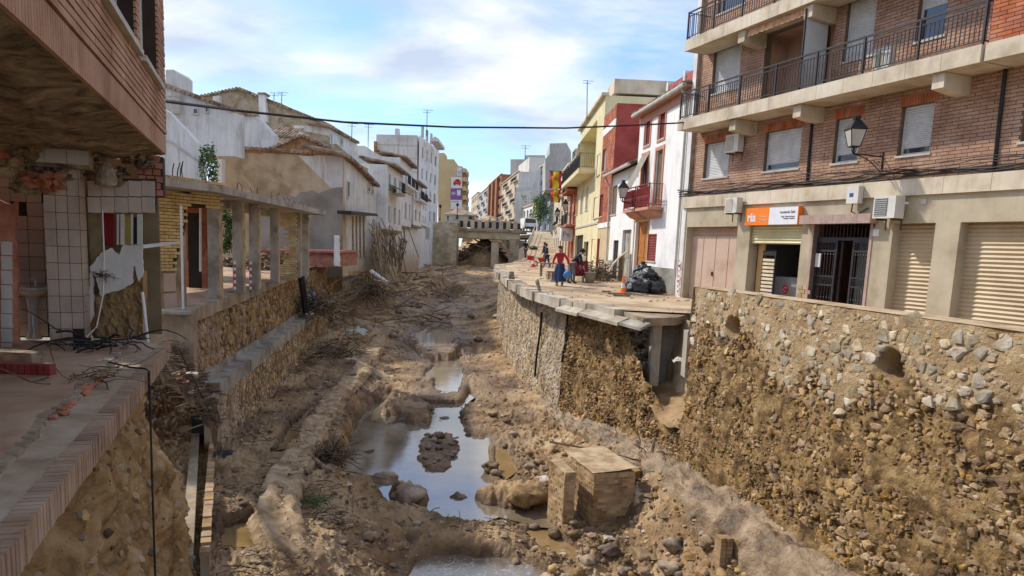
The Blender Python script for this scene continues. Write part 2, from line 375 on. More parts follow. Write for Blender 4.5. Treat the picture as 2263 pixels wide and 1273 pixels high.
# grid laid out so that it is finest where the camera is nearest
_px = np.linspace(150, 1960, 640); _yy = 9.6 * (150 / 9.6) ** np.linspace(0, 1, 640)
GX = (_px[None, :] - PX) / F * _yy[:, None]; GY = np.repeat(_yy[:, None], len(_px), 1)
GX = GX + 0 * GY
Z0 = bed0(GX, GY)
_M = np.array([[_rt.x, _fw.x, _up.x], [_rt.y, _fw.y, _up.y], [_rt.z, _fw.z, _up.z]])   # world -> camera axes
def project(X, Y, Z):
    c = [(_M[k][0] * X + _M[k][1] * Y + _M[k][2] * Z) for k in range(3)]
    return PX + c[0] / c[2] * F, PY + c[1] / c[2] * F
QX, QY = project(GX, GY, Z0)
n1 = fbm(GX * .55, GY * .45, 3, 5); n2 = fbm(GX * 2.3, GY * 1.7, 11, 5, .6); n3 = np.abs(fbm(GX * 1.3 + n1, GY * 1.1, 23, 5, .55)); n4 = fbm(GX * 8, GY * 8, 31, 3, .6); n5 = np.abs(fbm(GX * 5.5, GY * 4.5, 37, 4, .6))
Z = Z0 + .05 + .11 * n1 + .10 * n2 - .16 * (n3 - .15) + .035 * n4 - .15 * (n5 - .2)
WPX = 1 + .10 * n2     # wobble for outlines
def reg(pts, soft=14, wob=16):
    """soft mask (0..1) of an outline given in photo pixels on the bed, with an uneven edge"""
    d, i = seg_dist(QX + wob * n2 * 1.2 + 6 * n4, QY + wob * n1 + 5 * n4, pts); s = np.where(i, d, -d); return smooth01(s / soft + .5)
def line(pts, w, wob=10):
    d, _ = seg_dist(QX + wob * n2, QY + wob * n1 * .7, pts, False); return d / w
PIPE = [(838, 745), (815, 790), (775, 838), (735, 885), (700, 935), (664, 1000), (632, 1060), (612, 1110), (615, 1150), (645, 1195), (700, 1228)]
dp = line(PIPE, 1, 7); wp = np.interp(QY, [740, 850, 1000, 1220], [12, 19, 31, 46])
ISL = [([(848, 895), (880, 880), (930, 882), (956, 900), (950, 935), (910, 945), (875, 925)], .34), ([(1022, 905), (1050, 888), (1085, 900), (1092, 950), (1060, 965), (1030, 945)], .16),
       ([(865, 1090), (890, 1078), (940, 1092), (935, 1113), (890, 1113)], .40), ([(672, 1062), (740, 1050), (830, 1075), (846, 1105), (760, 1112), (690, 1100)], .42),
       ([(770, 1126), (850, 1118), (940, 1128), (945, 1150), (880, 1163), (800, 1150)], .24), ([(850, 850), (900, 838), (962, 842), (968, 868), (930, 884), (865, 876)], .36),
       ([(690, 1165), (760, 1150), (880, 1172), (905, 1210), (840, 1250), (730, 1260)], .34), ([(900, 1170), (1000, 1150), (1110, 1165), (1165, 1190), (1060, 1205), (930, 1205)], .26),
       ([(930, 965), (1000, 950), (1015, 985), (985, 1040), (955, 1040), (920, 990)], .06), ([(1065, 1090), (1105, 1070), (1180, 1078), (1235, 1100), (1180, 1118), (1100, 1108)], .42),
       ([(870, 785), (920, 775), (950, 790), (940, 822), (895, 818)], .22), ([(1030, 795), (1085, 800), (1110, 850), (1060, 858), (1035, 835)], .18),
       ([(840, 612), (900, 590), (985, 597), (970, 628), (880, 650), (835, 640)], .8), ([(835, 660), (900, 650), (930, 680), (880, 700), (840, 690)], .4)]
POOL = [([(903, 1340), (905, 1262), (922, 1228), (965, 1206), (1040, 1200), (1120, 1214), (1175, 1232), (1206, 1255), (1200, 1340)], -6.6, .45),
        ([(750, 1056), (750, 1000), (766, 955), (772, 915), (795, 884), (850, 872), (900, 868), (985, 848), (1042, 856), (1064, 880), (1032, 900), (1030, 940), (1065, 962), (1092, 962), (1097, 1010), (1108, 1056), (1062, 1086), (1120, 1098), (1230, 1108), (1252, 1150), (1170, 1146), (1090, 1126), (1050, 1140), (980, 1130), (880, 1118), (826, 1094)], -6.46, .42),
        ([(955, 768), (1008, 758), (1028, 790), (1022, 838), (1010, 868), (938, 868), (930, 838), (958, 806)], -6.2, .34),
        ([(918, 720), (950, 706), (994, 712), (1002, 748), (990, 772), (942, 772), (918, 748)], -5.72, .34), ([(1026, 772), (1052, 768), (1056, 784), (1034, 788)], -6.16, .2),
        ([(955, 632), (1000, 622), (1030, 642), (1005, 656), (962, 650)], -5.12, .25), ([(598, 996), (636, 938), (688, 884), (722, 866), (706, 918), (676, 962), (642, 990)], -5.86, .25),
        ([(486, 1212), (492, 1146), (556, 1128), (582, 1160), (574, 1206)], -5.97, .25), ([(1095, 985), (1125, 985), (1145, 1040), (1118, 1060), (1096, 1040)], -6.42, .2), ([(862, 1196), (900, 1184), (908, 1200), (872, 1208)], -6.5, .2),
        ([(1150, 1160), (1200, 1150), (1290, 1210), (1270, 1240), (1200, 1215)], -6.52, .3), ([(1080, 838), (1106, 832), (1120, 850), (1092, 856)], -6.1, .2)]
M_water = mat('muddy_water', [(.17, .13, .085), (.27, .215, .15)], scale=.8, rough=.055, bump=.16, bscale=2.2, spec=1., bdist=.012)
M_water.node_tree.nodes['Principled BSDF'].inputs['IOR'].default_value = 1.8
M_foam = mat('foam_water', [(.16, .125, .085), (.16, .125, .085), (.55, .52, .48)], scale=6, rough=.12, bump=.35, bscale=9, spec=1., distort=1.5, pos=(.35, .72), bdist=.02)
M_foam.node_tree.nodes['Principled BSDF'].inputs['IOR'].default_value = 1.8
M_silt = mat('silt_water', [(.24, .15, .06), (.34, .225, .10)], scale=1.2, rough=.06, bump=.25, bscale=5, spec=.8, bdist=.012)
lvl_pools = []
for pts, lv, dep in POOL:
    k = reg(pts, min(30, .3 * (max(p[0] for p in pts) - min(p[0] for p in pts))) if len(pts) > 8 else 12, 12 if len(pts) > 12 else 4); tgt = lv - dep * .34 + .075 * n2 + .03 * n4
    d_, i_ = seg_dist(QX, QY, pts); rg_ = 60 if len(pts) > 8 else 20; bm_ = (~i_) & (d_ < rg_); Z = np.where(bm_, np.maximum(Z, lv + .018 + .03 * n4 + .05 * n2 - .12 * smooth01((d_ / rg_ - .58) / .42)), Z)
    Z = Z * (1 - k) + tgt * k; lvl_pools.append((pts, lv, k))
for pts, h in ISL:
    k = reg(pts, 20, 18); Z = np.where(k > 0, np.maximum(Z, Z * (1 - k) + (Z0 + h * (.75 + .5 * n2) + .09 * n4 - .05) * k), Z)
rp_ = np.sqrt(np.clip(1 - (dp / wp) ** 2, 0, 1)); Z = np.where(dp < wp, np.maximum(Z, Z0 + .2 * rp_ + .06 * n2 + .035 * n4 - .02), Z)
# rough rubble patches
rough = reg([(1190, 900), (1280, 960), (1420, 1020), (1600, 1100), (1900, 1300), (1150, 1300), (1200, 1200), (1250, 1100), (1110, 1000)], 60, 20)
PM = np.max([k for _, _, k in lvl_pools], 0)
Z = Z + (1 - PM) * rough * (.16 * np.abs(fbm(GX * 3.1, GY * 3.1, 77, 4, .6)) + .05 * n4)
far_r = smooth01((GY - 34) / 8) * smooth01((125 - GY) / 10); Z = Z + (1 - PM) * far_r * (.22 * np.abs(fbm(GX * .9, GY * .7, 91, 5, .6)) - .05)
o = link('riverbed', grid_mesh('riverbed', GX, GY, Z, M_mud)); struct(o)
wet = np.zeros_like(Z)                              # soaked mud near the water line of each pool
for pts, lv, k in lvl_pools:
    d, i = seg_dist(QX + 20 * n2, QY + 14 * n1, pts); s_ = np.where(i, 0, d); wet = np.maximum(wet, smooth01(1 - s_ / 75) * smooth01(1 - (Z - lv - .03) / .32))
wet = np.maximum(wet, .8 * smooth01(n1 * 2 - .1)); at_ = o.data.attributes.new('wet', 'FLOAT', 'POINT'); at_.data.foreach_set('value', wet.ravel().astype(np.float32))
_t = M_mud.node_tree; _b = _t.nodes['Principled BSDF']; _c = _b.inputs['Base Color'].links[0].from_socket; _a = _t.nodes.new('ShaderNodeAttribute'); _a.attribute_name = 'wet'
_m = _t.nodes.new('ShaderNodeMix'); _m.data_type = 'RGBA'; _m.blend_type = 'MULTIPLY'; _t.links.new(_a.outputs['Fac'], _m.inputs[0]); _t.links.new(_c, _m.inputs[6]); _m.inputs[7].default_value = (.46, .42, .40, 1); _t.links.new(_m.outputs[2], _b.inputs['Base Color'])
_r = _t.nodes.new('ShaderNodeMapRange'); _r.inputs[3].default_value = .75; _r.inputs[4].default_value = .3; _t.links.new(_a.outputs['Fac'], _r.inputs[0]); _t.links.new(_r.outputs[0], _b.inputs['Roughness'])
for k, (pts, lv, km) in enumerate(lvl_pools):
    cx_, cy_ = sum(p[0] for p in pts) / len(pts), sum(p[1] for p in pts) / len(pts); sc_ = 1.12 if len(pts) > 12 else 1.; yy = [at_z(cx_ + (x - cx_) * sc_, min(cy_ + (y - cy_) * sc_, 1330), lv) for x, y in pts]; cx = sum(p.x for p in yy) / len(yy); cy = sum(p.y for p in yy) / len(yy)
    mb = MB(); ring = [(cx + (p.x - cx) * 1.01, cy + (p.y - cy) * 1.01, lv) for p in yy]; mb.poly(ring)
    o = mb.build('water', M_foam if k == 0 else M_silt if k in (6, 7, 8, 10, 11) else M_water); struct(o)
def bed_z(X, Y):
    """height of the built bed at a point (nearest grid vertex)"""
    i = int(np.clip(np.searchsorted(_yy, Y), 0, len(_yy) - 1)); px = PX + X / Y * F; j = int(np.clip(np.searchsorted(_px, px), 0, len(_px) - 1)); return float(Z[i, j])
def on_bed(px, py, it=12):
    z = -6.0
    for _ in range(it):
        p = at_z(px, py, z); z2 = bed_z(p.x, p.y); z = z * .4 + z2 * .6
    return at_z(px, py, z)

# wide ground sheet far behind everything
mb = MB()
mb.poly([(-3000, -200, -7.6), (3000, -200, -7.6), (3000, 4000, -7.6), (-3000, 4000, -7.6)])
struct(mb.build('ground', mat('far_ground', [(.2, .16, .1), (.3, .24, .16)], scale=.02, bump=0)))

# ------------------------------------------------------------------ street on the right bank
FAC = [(13.6, 11.3), (6.49, 28.87), (5.66, 35.8), (5.24, 41.5), (5.06, 46), (4.76, 60), (4.55, 78), (4.3, 108), (2.5, 150)]
def st_z(Y): return np.interp(Y, [0, 28, 36, 50, 60, 70, 80, 95, 108, 120, 160], [-1.7, -1.7, -1.46, -1.42, -1.35, -1.1, -.55, .95, 2.4, 2.75, 3.2])
EDGE = [(7.3, 2.5), (6.15, 8.3), (4.45, 16.4), (5.1, 17.2), (5.25, 21.6), (4.3, 20.9), (3.56, 19.9), (2.9, 21.5), (2.0, 24.0), (1.04, 26.9), (-.23, 33.3), (-.85, 40), (-1.3, 47), (-1.5, 55.8), (-1.1, 70), (-.4, 90), (-.2, 108), (-3, 150)]
def edge_x(Y): return float(np.interp(Y, [2, 8.3, 16.4, 17.0, 17.2, 21.0, 21.3, 24, 26.9, 33.3, 40, 47, 55.8, 62, 70, 80, 95, 108, 150], [7.3, 6.15, 4.45, 4.6, 5.2, 5.3, 3.05, 2.0, 1.04, -.23, -.85, -1.3, -1.5, -.2, .6, 1.0, 1.9, 2.6, -3]))
ys = np.concatenate([np.linspace(2, 30, 150), np.linspace(30.3, 60, 90), np.linspace(61, 150, 60)]); tt = np.linspace(0, 1, 60)
fx = np.interp(ys, [p[1] for p in FAC], [p[0] for p in FAC]) + .6; fx = np.where(ys < 11.3, 17.5, fx)
exx = np.array([edge_x(y) for y in ys])
SX = exx[:, None] * (1 - tt[None, :]) + fx[:, None] * tt[None, :]; SY = np.repeat(ys[:, None], 60, 1)
SZ = st_z(SY) + .035 * fbm(SX * .8, SY * .8, 5, 4) + .012 * fbm(SX * 4, SY * 4, 9, 3)
struct(link('street', grid_mesh('street', SX, SY, SZ, M_dry)))
def sz(X, Y): return float(st_z(Y))
# broken road edge: slabs of the verge on top of the wall, cantilevered over it
M_kerb = mat('verge_concrete', [(.30, .235, .16), (.47, .40, .31), (.58, .52, .43)], scale=1.2, rough=.9, bump=.4, bscale=16, streak=.35, obj_rand=.15)
edge_pts = [(3.05, 21.3), (2.0, 24.0), (1.04, 26.9), (.35, 30.1), (-.23, 33.3), (-.85, 40), (-1.3, 47), (-1.5, 55.8), (-.2, 62), (.6, 70)]
verge = thing('road_verge', 'pale cracked concrete verge slabs overhanging the curved river wall', 'road edge', (.3, 30, -1.7))
def seg_fr(a, b, side=1): return Fr(a, (b[0] - a[0], b[1] - a[1]), side)
def leng(a, b): return math.hypot(b[0] - a[0], b[1] - a[1])
rr = random.Random(3)
for a, b in zip(edge_pts[:-1], edge_pts[1:]):
    L = leng(a, b); n = max(1, round(L / 1.15)); fr = seg_fr(a, b, -1)
    for k in range(n):
        u0, u1 = L * k / n, L * (k + 1) / n - .025; zt = float(st_z(a[1] + (b[1] - a[1]) * (k + .5) / n))
        if rr.random() < .12 and a[1] < 40: continue
        d = rr.uniform(-.06, .05); MB().box(fr, u0, u1, -.55, .10 + d, zt - .34 + rr.uniform(-.02, .02), zt + rr.uniform(-.01, .035)).build('verge_slab', M_kerb, verge)
# the undermined near corner: flat slab tipping out over the wall, its underside dark
def slab(name, quad, th, m, parent=None):
    return MB().prism([Vector(p) for p in quad], (0, 0, -th)).build(name, m, parent)
brk = thing('broken_road_slab', 'cracked grey road slab hanging over the collapsed bank beside stone parapet', 'road slab', (4.2, 20, -1.8))
slab('slab', [(3.3, 21.0, -1.74), (3.55, 19.75, -1.78), (4.6, 20.3, -1.76), (5.4, 21.7, -1.72), (5.3, 23.5, -1.72), (2.9, 23.5, -1.7)], .22, M_concmud, brk)
slab('paving_plate', [(2.35, 22.9, -1.83), (2.05, 22.7, -1.95), (2.95, 20.5, -2.0), (3.3, 20.6, -1.86)], .09, M_kerb, brk)
slab('paving_plate', [(1.75, 24.6, -1.85), (1.4, 24.35, -1.98), (2.0, 22.95, -2.0), (2.3, 23.1, -1.86)], .09, M_kerb, brk)
slab('paving_plate', [(3.0, 20.45, -1.98), (3.3, 20.2, -1.85), (3.72, 19.55, -1.88), (3.45, 19.5, -2.02)], .08, M_conc, brk)

# ------------------------------------------------------------------ right retaining walls
class Path:
    def __init__(s, pts, side=1, batter=0., zt=0.):
        # resample smoothly
        P = [Vector(p) for p in pts]; q = []
        for i in range(len(P) - 1):
            p0, p1, p2, p3 = P[max(i - 1, 0)], P[i], P[i + 1], P[min(i + 2, len(P) - 1)]
            for k in range(8):
                t = k / 8; q.append(.5 * ((2 * p1) + (p2 - p0) * t + (2 * p0 - 5 * p1 + 4 * p2 - p3) * t * t + (3 * p1 - p0 - 3 * p2 + p3) * t ** 3))
        q.append(P[-1]); s.q = q; s.c = [0.]
        for a, b in zip(q[:-1], q[1:]): s.c.append(s.c[-1] + (b - a).length)
        s.L = s.c[-1]; s.side = side; s.bat = batter; s.zt = zt
        s.ca = np.array(s.c); s.ax = np.array([p.x for p in q]); s.ay = np.array([p.y for p in q])
    def base(s, u):
        return float(np.interp(u, s.ca, s.ax)), float(np.interp(u, s.ca, s.ay))
    def P(s, u, n, z):
        x, y = s.base(u); uc = min(max(u, .16), s.L - .16); x2, y2 = s.base(uc + .15); x1, y1 = s.base(uc - .15); dx, dy = x2 - x1, y2 - y1; l = math.hypot(dx, dy) or 1
        n = n + s.bat * (s.zt - z); return (x + dy / l * s.side * n, y - dx / l * s.side * n, z)
def sheet(path, u0, u1, z0, z1, du, dz, amp, seed, m, name, parent, nf=2.5, off=0., z1f=None, ridge=0., mask=None, pits=()):
    us = np.arange(max(u0, 0), min(u1, path.L) + 1e-6, du); zs = np.arange(z0, z1 + dz * .5, dz); U, ZZ = np.meshgrid(us, zs)
    if z1f:
        tops = np.array([z1f(u) for u in us]); ZZ = z0 + (ZZ - z0) * (tops[None, :] - z0) / (z1 - z0)
    k = 1 if mask is None else mask(U, ZZ)              # 1 = rough core, 0 = pointed mortar face
    A = (amp * fbm(U * nf, ZZ * nf, seed, 5, .6) + off) * k
    if mask is not None: A = A + (1 - k) * .035 * fbm(U * 2.5, ZZ * 2.5, seed + 3, 5, .6)
    if ridge: A = A - k * ridge * (np.abs(fbm(U * 4.1 + A * 3, ZZ * 5.2, seed + 7, 4, .6)) - .2)
    for (pu, pz, ru, rz, dep) in pits: A = A - dep * smooth01(1.6 - 1.2 * np.hypot((U - pu) / ru, (ZZ - pz) / rz) + .25 * fbm(U * 6, ZZ * 6, 7, 2))
    x = np.interp(U, path.ca, path.ax); y = np.interp(U, path.ca, path.ay); Uc = np.clip(U, .16, path.L - .16)
    dx = np.interp(Uc + .15, path.ca, path.ax) - np.interp(Uc - .15, path.ca, path.ax); dy = np.interp(Uc + .15, path.ca, path.ay) - np.interp(Uc - .15, path.ca, path.ay); l = np.hypot(dx, dy)
    A = A + path.bat * (path.zt - ZZ)
    o = link(name, grid_mesh(name, x + dy / l * path.side * A, y - dx / l * path.side * A, ZZ, m, True), parent)
    if mask is not None: at = o.data.attributes.new('core', 'FLOAT', 'POINT'); at.data.foreach_set('value', k.ravel().astype(np.float32))
    return o
def view_score(path):
    def f(u, v):
        x, y, _ = path.P(u, 0, 0); return -math.hypot(x, y) - (100 if y < 8 else 0)
    return f

# (1) near parapet: stone set in mortar on top, bare eroded rubble below
near = Path([(7.2, 2.4), (5.95, 8.3), (5.05, 12.4), (4.1, 16.5)], side=-1, batter=.03, zt=-.7)
PT = lambda u: -.72
pw = thing('stone_parapet_wall', 'tall near river wall, pale stones in mortar above brown eroded rubble', 'stone wall', (5.2, 11, -5), None)
us = np.linspace(0, near.L, 60)
mb = MB()                                                       # cap and street side
for a, b in zip(us[:-1], us[1:]):
    mb.poly([near.P(a, .02, -.72), near.P(b, .02, -.72), near.P(b, -.42, -.70), near.P(a, -.42, -.70)]); mb.poly([near.P(a, -.42, -.7), near.P(b, -.42, -.7), near.P(b, -.42, -1.8), near.P(a, -.42, -1.8)])
mb.poly([near.P(near.L, .05, -.72), near.P(near.L, -.42, -.70), near.P(near.L, -.42, -2.6), near.P(near.L, .05, -2.6)])
mb.build('coping', M_mortar, pw)
hole_u = []                                                     # weep holes (drain openings) in the wall
for (x, y) in ((1622, 722), (1968, 805)):
    d = ray(x, y); best = min(np.linspace(0, near.L, 400), key=lambda u: abs((lambda q: (q[0] / q[1]) - d.x / d.y)(near.base(u)))); hole_u.append((best, d.z / d.y * near.base(best)[1]))
def not_hole(u, z): return all(abs(u - a) > .24 or abs(z - b) > .22 for a, b in hole_u)
def lim(u): return -1.75 + .35 * math.sin(u * 1.1) + .2 * math.sin(u * 3.3) - .35 * (1 - u / near.L)
_t = M_core.copy(); _t.name = 'mortar_and_core'; M_face = _t; _n = _t.node_tree; _b = _n.nodes['Principled BSDF']; _c = _b.inputs['Base Color'].links[0].from_socket
_nz = _n.nodes.new('ShaderNodeTexNoise'); _nz.inputs['Scale'].default_value = 2.2; _nz.inputs['Detail'].default_value = 8; _g = _n.nodes.new('ShaderNodeNewGeometry'); _n.links.new(_g.outputs['Position'], _nz.inputs['Vector'])
_r = _n.nodes.new('ShaderNodeValToRGB'); _r.color_ramp.elements[0].position = .33; _r.color_ramp.elements[0].color = (.36, .235, .115, 1); _r.color_ramp.elements[1].position = .7; _r.color_ramp.elements[1].color = (.58, .43, .255, 1); _n.links.new(_nz.outputs[0], _r.inputs[0])
_a = _n.nodes.new('ShaderNodeAttribute'); _a.attribute_name = 'core'; _m = _n.nodes.new('ShaderNodeMix'); _m.data_type = 'RGBA'; _n.links.new(_a.outputs['Fac'], _m.inputs[0]); _n.links.new(_r.outputs[0], _m.inputs[6]); _n.links.new(_c, _m.inputs[7]); _n.links.new(_m.outputs[2], _b.inputs['Base Color'])
def nmask(U, ZZ):
    L_ = -1.75 + .35 * np.sin(U * 1.1) + .2 * np.sin(U * 3.3) - .35 * (1 - U / near.L) + .35 * fbm(U * 2.2, ZZ * 2.2, 55, 4); return smooth01((L_ - ZZ) / .3 + .5)
sheet(near, 0, near.L, -5.6, -.72, .04, .04, .09, 14, M_face, 'wall_face', pw, nf=2.3, off=-.035, ridge=.085, mask=nmask, pits=[(a, b, .24, .19, .5) for a, b in hole_u])
def up_in(u, v): return -2.45 + v > lim(u) - .12 and not_hole(u, -2.45 + v)
stone_field(lambda u, n, v: near.P(u, n - .012, -2.45 + v), near.L, 1.7, .25, .19, pw, 'stone', M_stoneL, 5, .02, .042, .06, .48, up_in, .6, 190, view_score(near), size=.55, tilt=.5)
stone_field(lambda u, n, v: near.P(u, n - .014, -2.45 + v), near.L, 1.7, .13, .10, pw, 'small_stone', M_stoneO, 6, .016, .036, .06, .48, up_in, .6, 0, None, size=.5, tilt=.5)
def lo_in(u, v): return -5.6 + v < lim(u) + .1 and not_hole(u, -5.6 + v)
def nearP(u, n, v):
    z = -5.6 + v; k = .04 * mnoise.noise(Vector((u * .9, z * .9, 3.))) + .03 * mnoise.noise(Vector((u * 2.7, z * 2.7, 8.)))
    return near.P(u, n + k - .04, z)
stone_field(nearP, near.L, 4.2, .21, .15, pw, 'rubble_stone', M_rubble, 8, .01, .05, .05, .48, lo_in, .55, 110, view_score(near), tilt=1., size=.5)
stone_field(nearP, near.L, 4.2, .09, .07, pw, 'small_rubble', M_rubble, 9, .01, .04, .05, .48, lo_in, .55, 0, None, tilt=1., size=.5)
# wet footing shelf at the wall's toe
M_wet = mat('wet_footing', [(.12, .075, .04), (.28, .185, .10), (.44, .32, .20)], scale=1.8, rough=.38, bump=1., bscale=11, spec=.6, bdist=.06, distort=.6)
toe = Path([(6.9, 4.4), (5.9, 8.6), (4.15, 16.4), (3.75, 18.8), (2.95, 22.0), (1.75, 26.6), (.45, 32.2), (-.3, 38)], side=-1)
us = np.arange(0, toe.L, .06); prof = [(-.35, .12), (.0, .08), (.2, .04), (.45, 0), (.62, -.1), (.75, -.38), (.82, -.75), (1.0, -1.2), (1.25, -1.5)]
def tz(y): return float(np.interp(y, [4, 14, 17, 20, 24, 30, 38], [-4.75, -4.78, -4.85, -5.2, -5.7, -6.0, -6.1]))
fa = np.zeros((len(us), 40, 3)); pq = np.interp(np.linspace(0, 8, 40), range(9), [p[0] for p in prof]); pz = np.interp(np.linspace(0, 8, 40), range(9), [p[1] for p in prof])
U2, V2 = np.meshgrid(us, np.arange(40) * .09, indexing='ij'); dn = .17 * fbm(U2 * 1.2, V2 * 1.2, 41, 5, .6); dz_ = .20 * fbm(U2 * 1.6, V2 * 1.6, 47, 5, .7) + .07 * fbm(U2 * 6, V2 * 6, 49, 3, .7) - .12 * np.clip(fbm(U2 * .55, V2 * .3, 52, 3), 0, 1)
for i, u in enumerate(us):
    y = toe.base(u)[1]; s_ = np.interp(y, [4, 18, 26, 38], [1, 1, .6, .35])
    for j in range(40): fa[i, j] = toe.P(u, pq[j] * s_ + dn[i, j], tz(y) + pz[j] * s_ + dz_[i, j] * (1 if j > 3 else .3))
tag(link('wall_footing', grid_mesh('wall_footing', fa[..., 0], fa[..., 1], fa[..., 2], M_wet)), 'wet ragged concrete footing shelf along the toe of the right river wall', 'wall footing')

# (2) undermined rubble stretch under the broken slab, then (3) curved cobble wall
mid = Path([(4.1, 16.5), (3.98, 18.5), (3.3, 21.4), (2.45, 24.4), (1.95, 26.4)], side=-1, batter=.05, zt=-2)
rw = thing('undermined_river_wall', 'brown rubble river wall undermined below the hanging road slab', 'stone wall', (3.3, 21, -5.5))
def midtop(u): return float(np.interp(u, [0, .4, 1.6, 3.4, 5.2, mid.L], [-3.0, -3.9, -4.1, -3.4, -2.2, -2.0]))
sheet(mid, -.2, mid.L, -6.2, -2, .05, .05, .16, 24, M_core, 'rubble_core', rw, nf=2.1, off=-.1, z1f=midtop, ridge=.09)
def midP(u, n, v):
    z = -6.2 + v; k = .15 * mnoise.noise(Vector((u * .9, z * .9, 13.))); return mid.P(u, n + k - .1, z)
stone_field(midP, mid.L, 4.2, .16, .13, rw, 'rubble_stone', M_rubble, 18, .01, .09, .05, .47, lambda u, v: -6.2 + v < midtop(u) - .05, .6, 110, view_score(mid), tilt=.9, size=.5)
stone_field(midP, mid.L, 4.2, .1, .085, rw, 'small_rubble', M_rubble, 19, .01, .07, .05, .47, lambda u, v: -6.2 + v < midtop(u) - .05, .6, 0, None, tilt=.8, size=.5)
# recess behind it: bare earth face, side walls and pillars of concrete
fr_ = Fr((5.3, 17.0), (0, 1), -1)
mb = MB(); pts = []
zz = np.linspace(-4.6, -1.85, 24); yy = np.linspace(16.6, 22.4, 40); Yg, Zg = np.meshgrid(yy, zz); Xg = 5.15 - .25 * (Yg - 17) / 5 + .13 * fbm(Yg * 1.3, Zg * 1.3, 61, 4) + .35 * (1 - (Zg + 4.6) / 2.75) * -1
link('recess_face', grid_mesh('recess_face', Xg, Yg, Zg, M_mortar), rw)
zz = np.linspace(0, 1, 20); Yg, Tg = np.meshgrid(np.linspace(16.8, 22.2, 40), zz); Xg = 3.75 + 1.25 * Tg; Zg = -4.1 + .25 * fbm(Yg, Tg * 2, 66, 4) + .3 * Tg
link('recess_ledge', grid_mesh('recess_ledge', Xg, Yg, Zg, M_mud), rw)
pil = thing('concrete_culvert', 'grey broken concrete culvert walls in the recess beside stone parapet', 'culvert', (4.4, 17, -4))
a, b = at_y(1525, 700, 16.9), at_y(1525, 830, 16.9)
MB().box(WF, 4.02, 4.32, 16.55, 16.95, b.z, -1.75).build('pillar', M_conc, pil)
MB().box(WF, 4.33, 5.3, 16.7, 16.9, -4.2, -1.78).build('side_wall', M_conc, pil)
MB().box(WF, 3.95, 4.2, 20.3, 20.75, -3.75, -1.99).build('pillar', M_conc, pil)
MB().box(WF, 4.2, 5.2, 21.6, 21.85, -4.0, -1.96).build('side_wall', M_conc, pil)
cur = Path([(1.95, 26.4), (.62, 32), (-.15, 38), (-.75, 46), (-1.1, 56), (.1, 63), (.8, 70), (1.2, 80), (2.0, 95), (2.7, 108)], side=-1, batter=.04, zt=-2)
cw = thing('curved_cobble_wall', 'curved river wall of small pale cobbles below the muddy street edge', 'stone wall', (0, 36, -5.5))
def cP(u, n, z):
    return cur.P(u, n, z)
def ctop(u): return float(st_z(cur.base(u)[1])) - .3
sheet(cur, 0, cur.L, -6.4, -2, .22, .22, .03, 34, M_mortar, 'mortar_face', cw, z1f=ctop)
def cPut(u, n, v): return cur.P(u, n - .02, -6.4 + v)
stone_field(cPut, 32, 4.5, .17, .15, cw, 'cobble', M_cobble, 28, .02, .06, .09, .43, lambda u, v: -6.4 + v < ctop(u) - .02, .97, 300, view_score(cur))
M_crack = M_steel
for (x0, y0, x1, y1, Y) in ((1197, 690, 1182, 832, 29.3), (1262, 700, 1242, 800, 26.3)):
    p0, p1 = at_y(x0, y0, Y), at_y(x1, y1, Y - .1); o = MB().tube([p0, p0.lerp(p1, .3) + Vector((.02, -.05, 0)), p0.lerp(p1, .7) + Vector((-.02, -.05, 0)), p1], .05, 6).build('hanging_pipe', M_black)
    tag(o, 'dark drain hose hanging down the curved cobble wall, ' + ('longer and farther one' if x0 < 1230 else 'shorter one by the rubble'), 'hose')
# ------------------------------------------------------------------ building kit
M_glass = mat('window_glass', [(.02, .024, .03), (.045, .05, .06)], scale=1.5, rough=.07, bump=.03, spec=.8)
M_white = mat('white_paint', [(.62, .61, .58), (.78, .77, .75), (.82, .82, .80)], scale=.8, rough=.8, bump=.12, bscale=30, streak=.28)
M_wmud = mat('flooded_white_paint', [(.66, .65, .63), (.80, .79, .77), (.83, .83, .81)], scale=.7, rough=.82, bump=.15, bscale=26, streak=.22, mud=(-2.1, -.9, (.40, .31, .21)))
M_blind = mat('white_blind', [(.60, .60, .60), (.74, .74, .74)], scale=3, rough=.6, bump=.05)
M_frame = mat('window_frame', [(.55, .55, .54), (.66, .66, .65)], scale=3, rough=.5, bump=0)
M_sill = mat('stone_sill', [(.42, .39, .34), (.55, .52, .46)], scale=4, rough=.8, bump=.2)
M_cream = mat('cream_stone_band', [(.44, .36, .25), (.62, .53, .40), (.70, .62, .50)], scale=.9, rough=.85, bump=.15, streak=.35)
M_render = mat('sand_render', [(.35, .29, .20), (.46, .39, .28), (.52, .45, .33)], scale=.9, rough=.92, bump=.35, bscale=45, streak=.2, mud=(-2.3, -1.2, (.36, .27, .17)))
M_brick = mat('salmon_brick', [(.32, .18, .122), (.42, .25, .172), (.48, .31, .22)], scale=1.3, rough=.9, bump=.35, bscale=40, isl=.12, obj_rand=.1)
M_brickr = mat('red_brick', [(.30, .085, .042), (.42, .13, .065), (.48, .18, .09)], scale=1.5, rough=.9, bump=.35, bscale=40, isl=.2, obj_rand=.15)
M_joint = mat('brick_joint', [(.13, .09, .065), (.20, .145, .10)], scale=3, rough=1, bump=.3)
M_iron = mat('painted_iron', [(.016, .014, .016), (.034, .028, .03)], scale=8, rough=.5, bump=.1, spec=.4)
M_tile = mat('roof_tile', [(.16, .10, .065), (.30, .20, .13), (.38, .29, .20)], scale=1.4, rough=.92, bump=.4, isl=.4)
M_ac = mat('air_conditioner', [(.60, .58, .52), (.70, .69, .65)], scale=2, rough=.5, bump=.03, streak=.2)
M_acg = mat('fan_grille', [(.10, .10, .10), (.20, .20, .20)], scale=20, rough=.5, bump=.2)

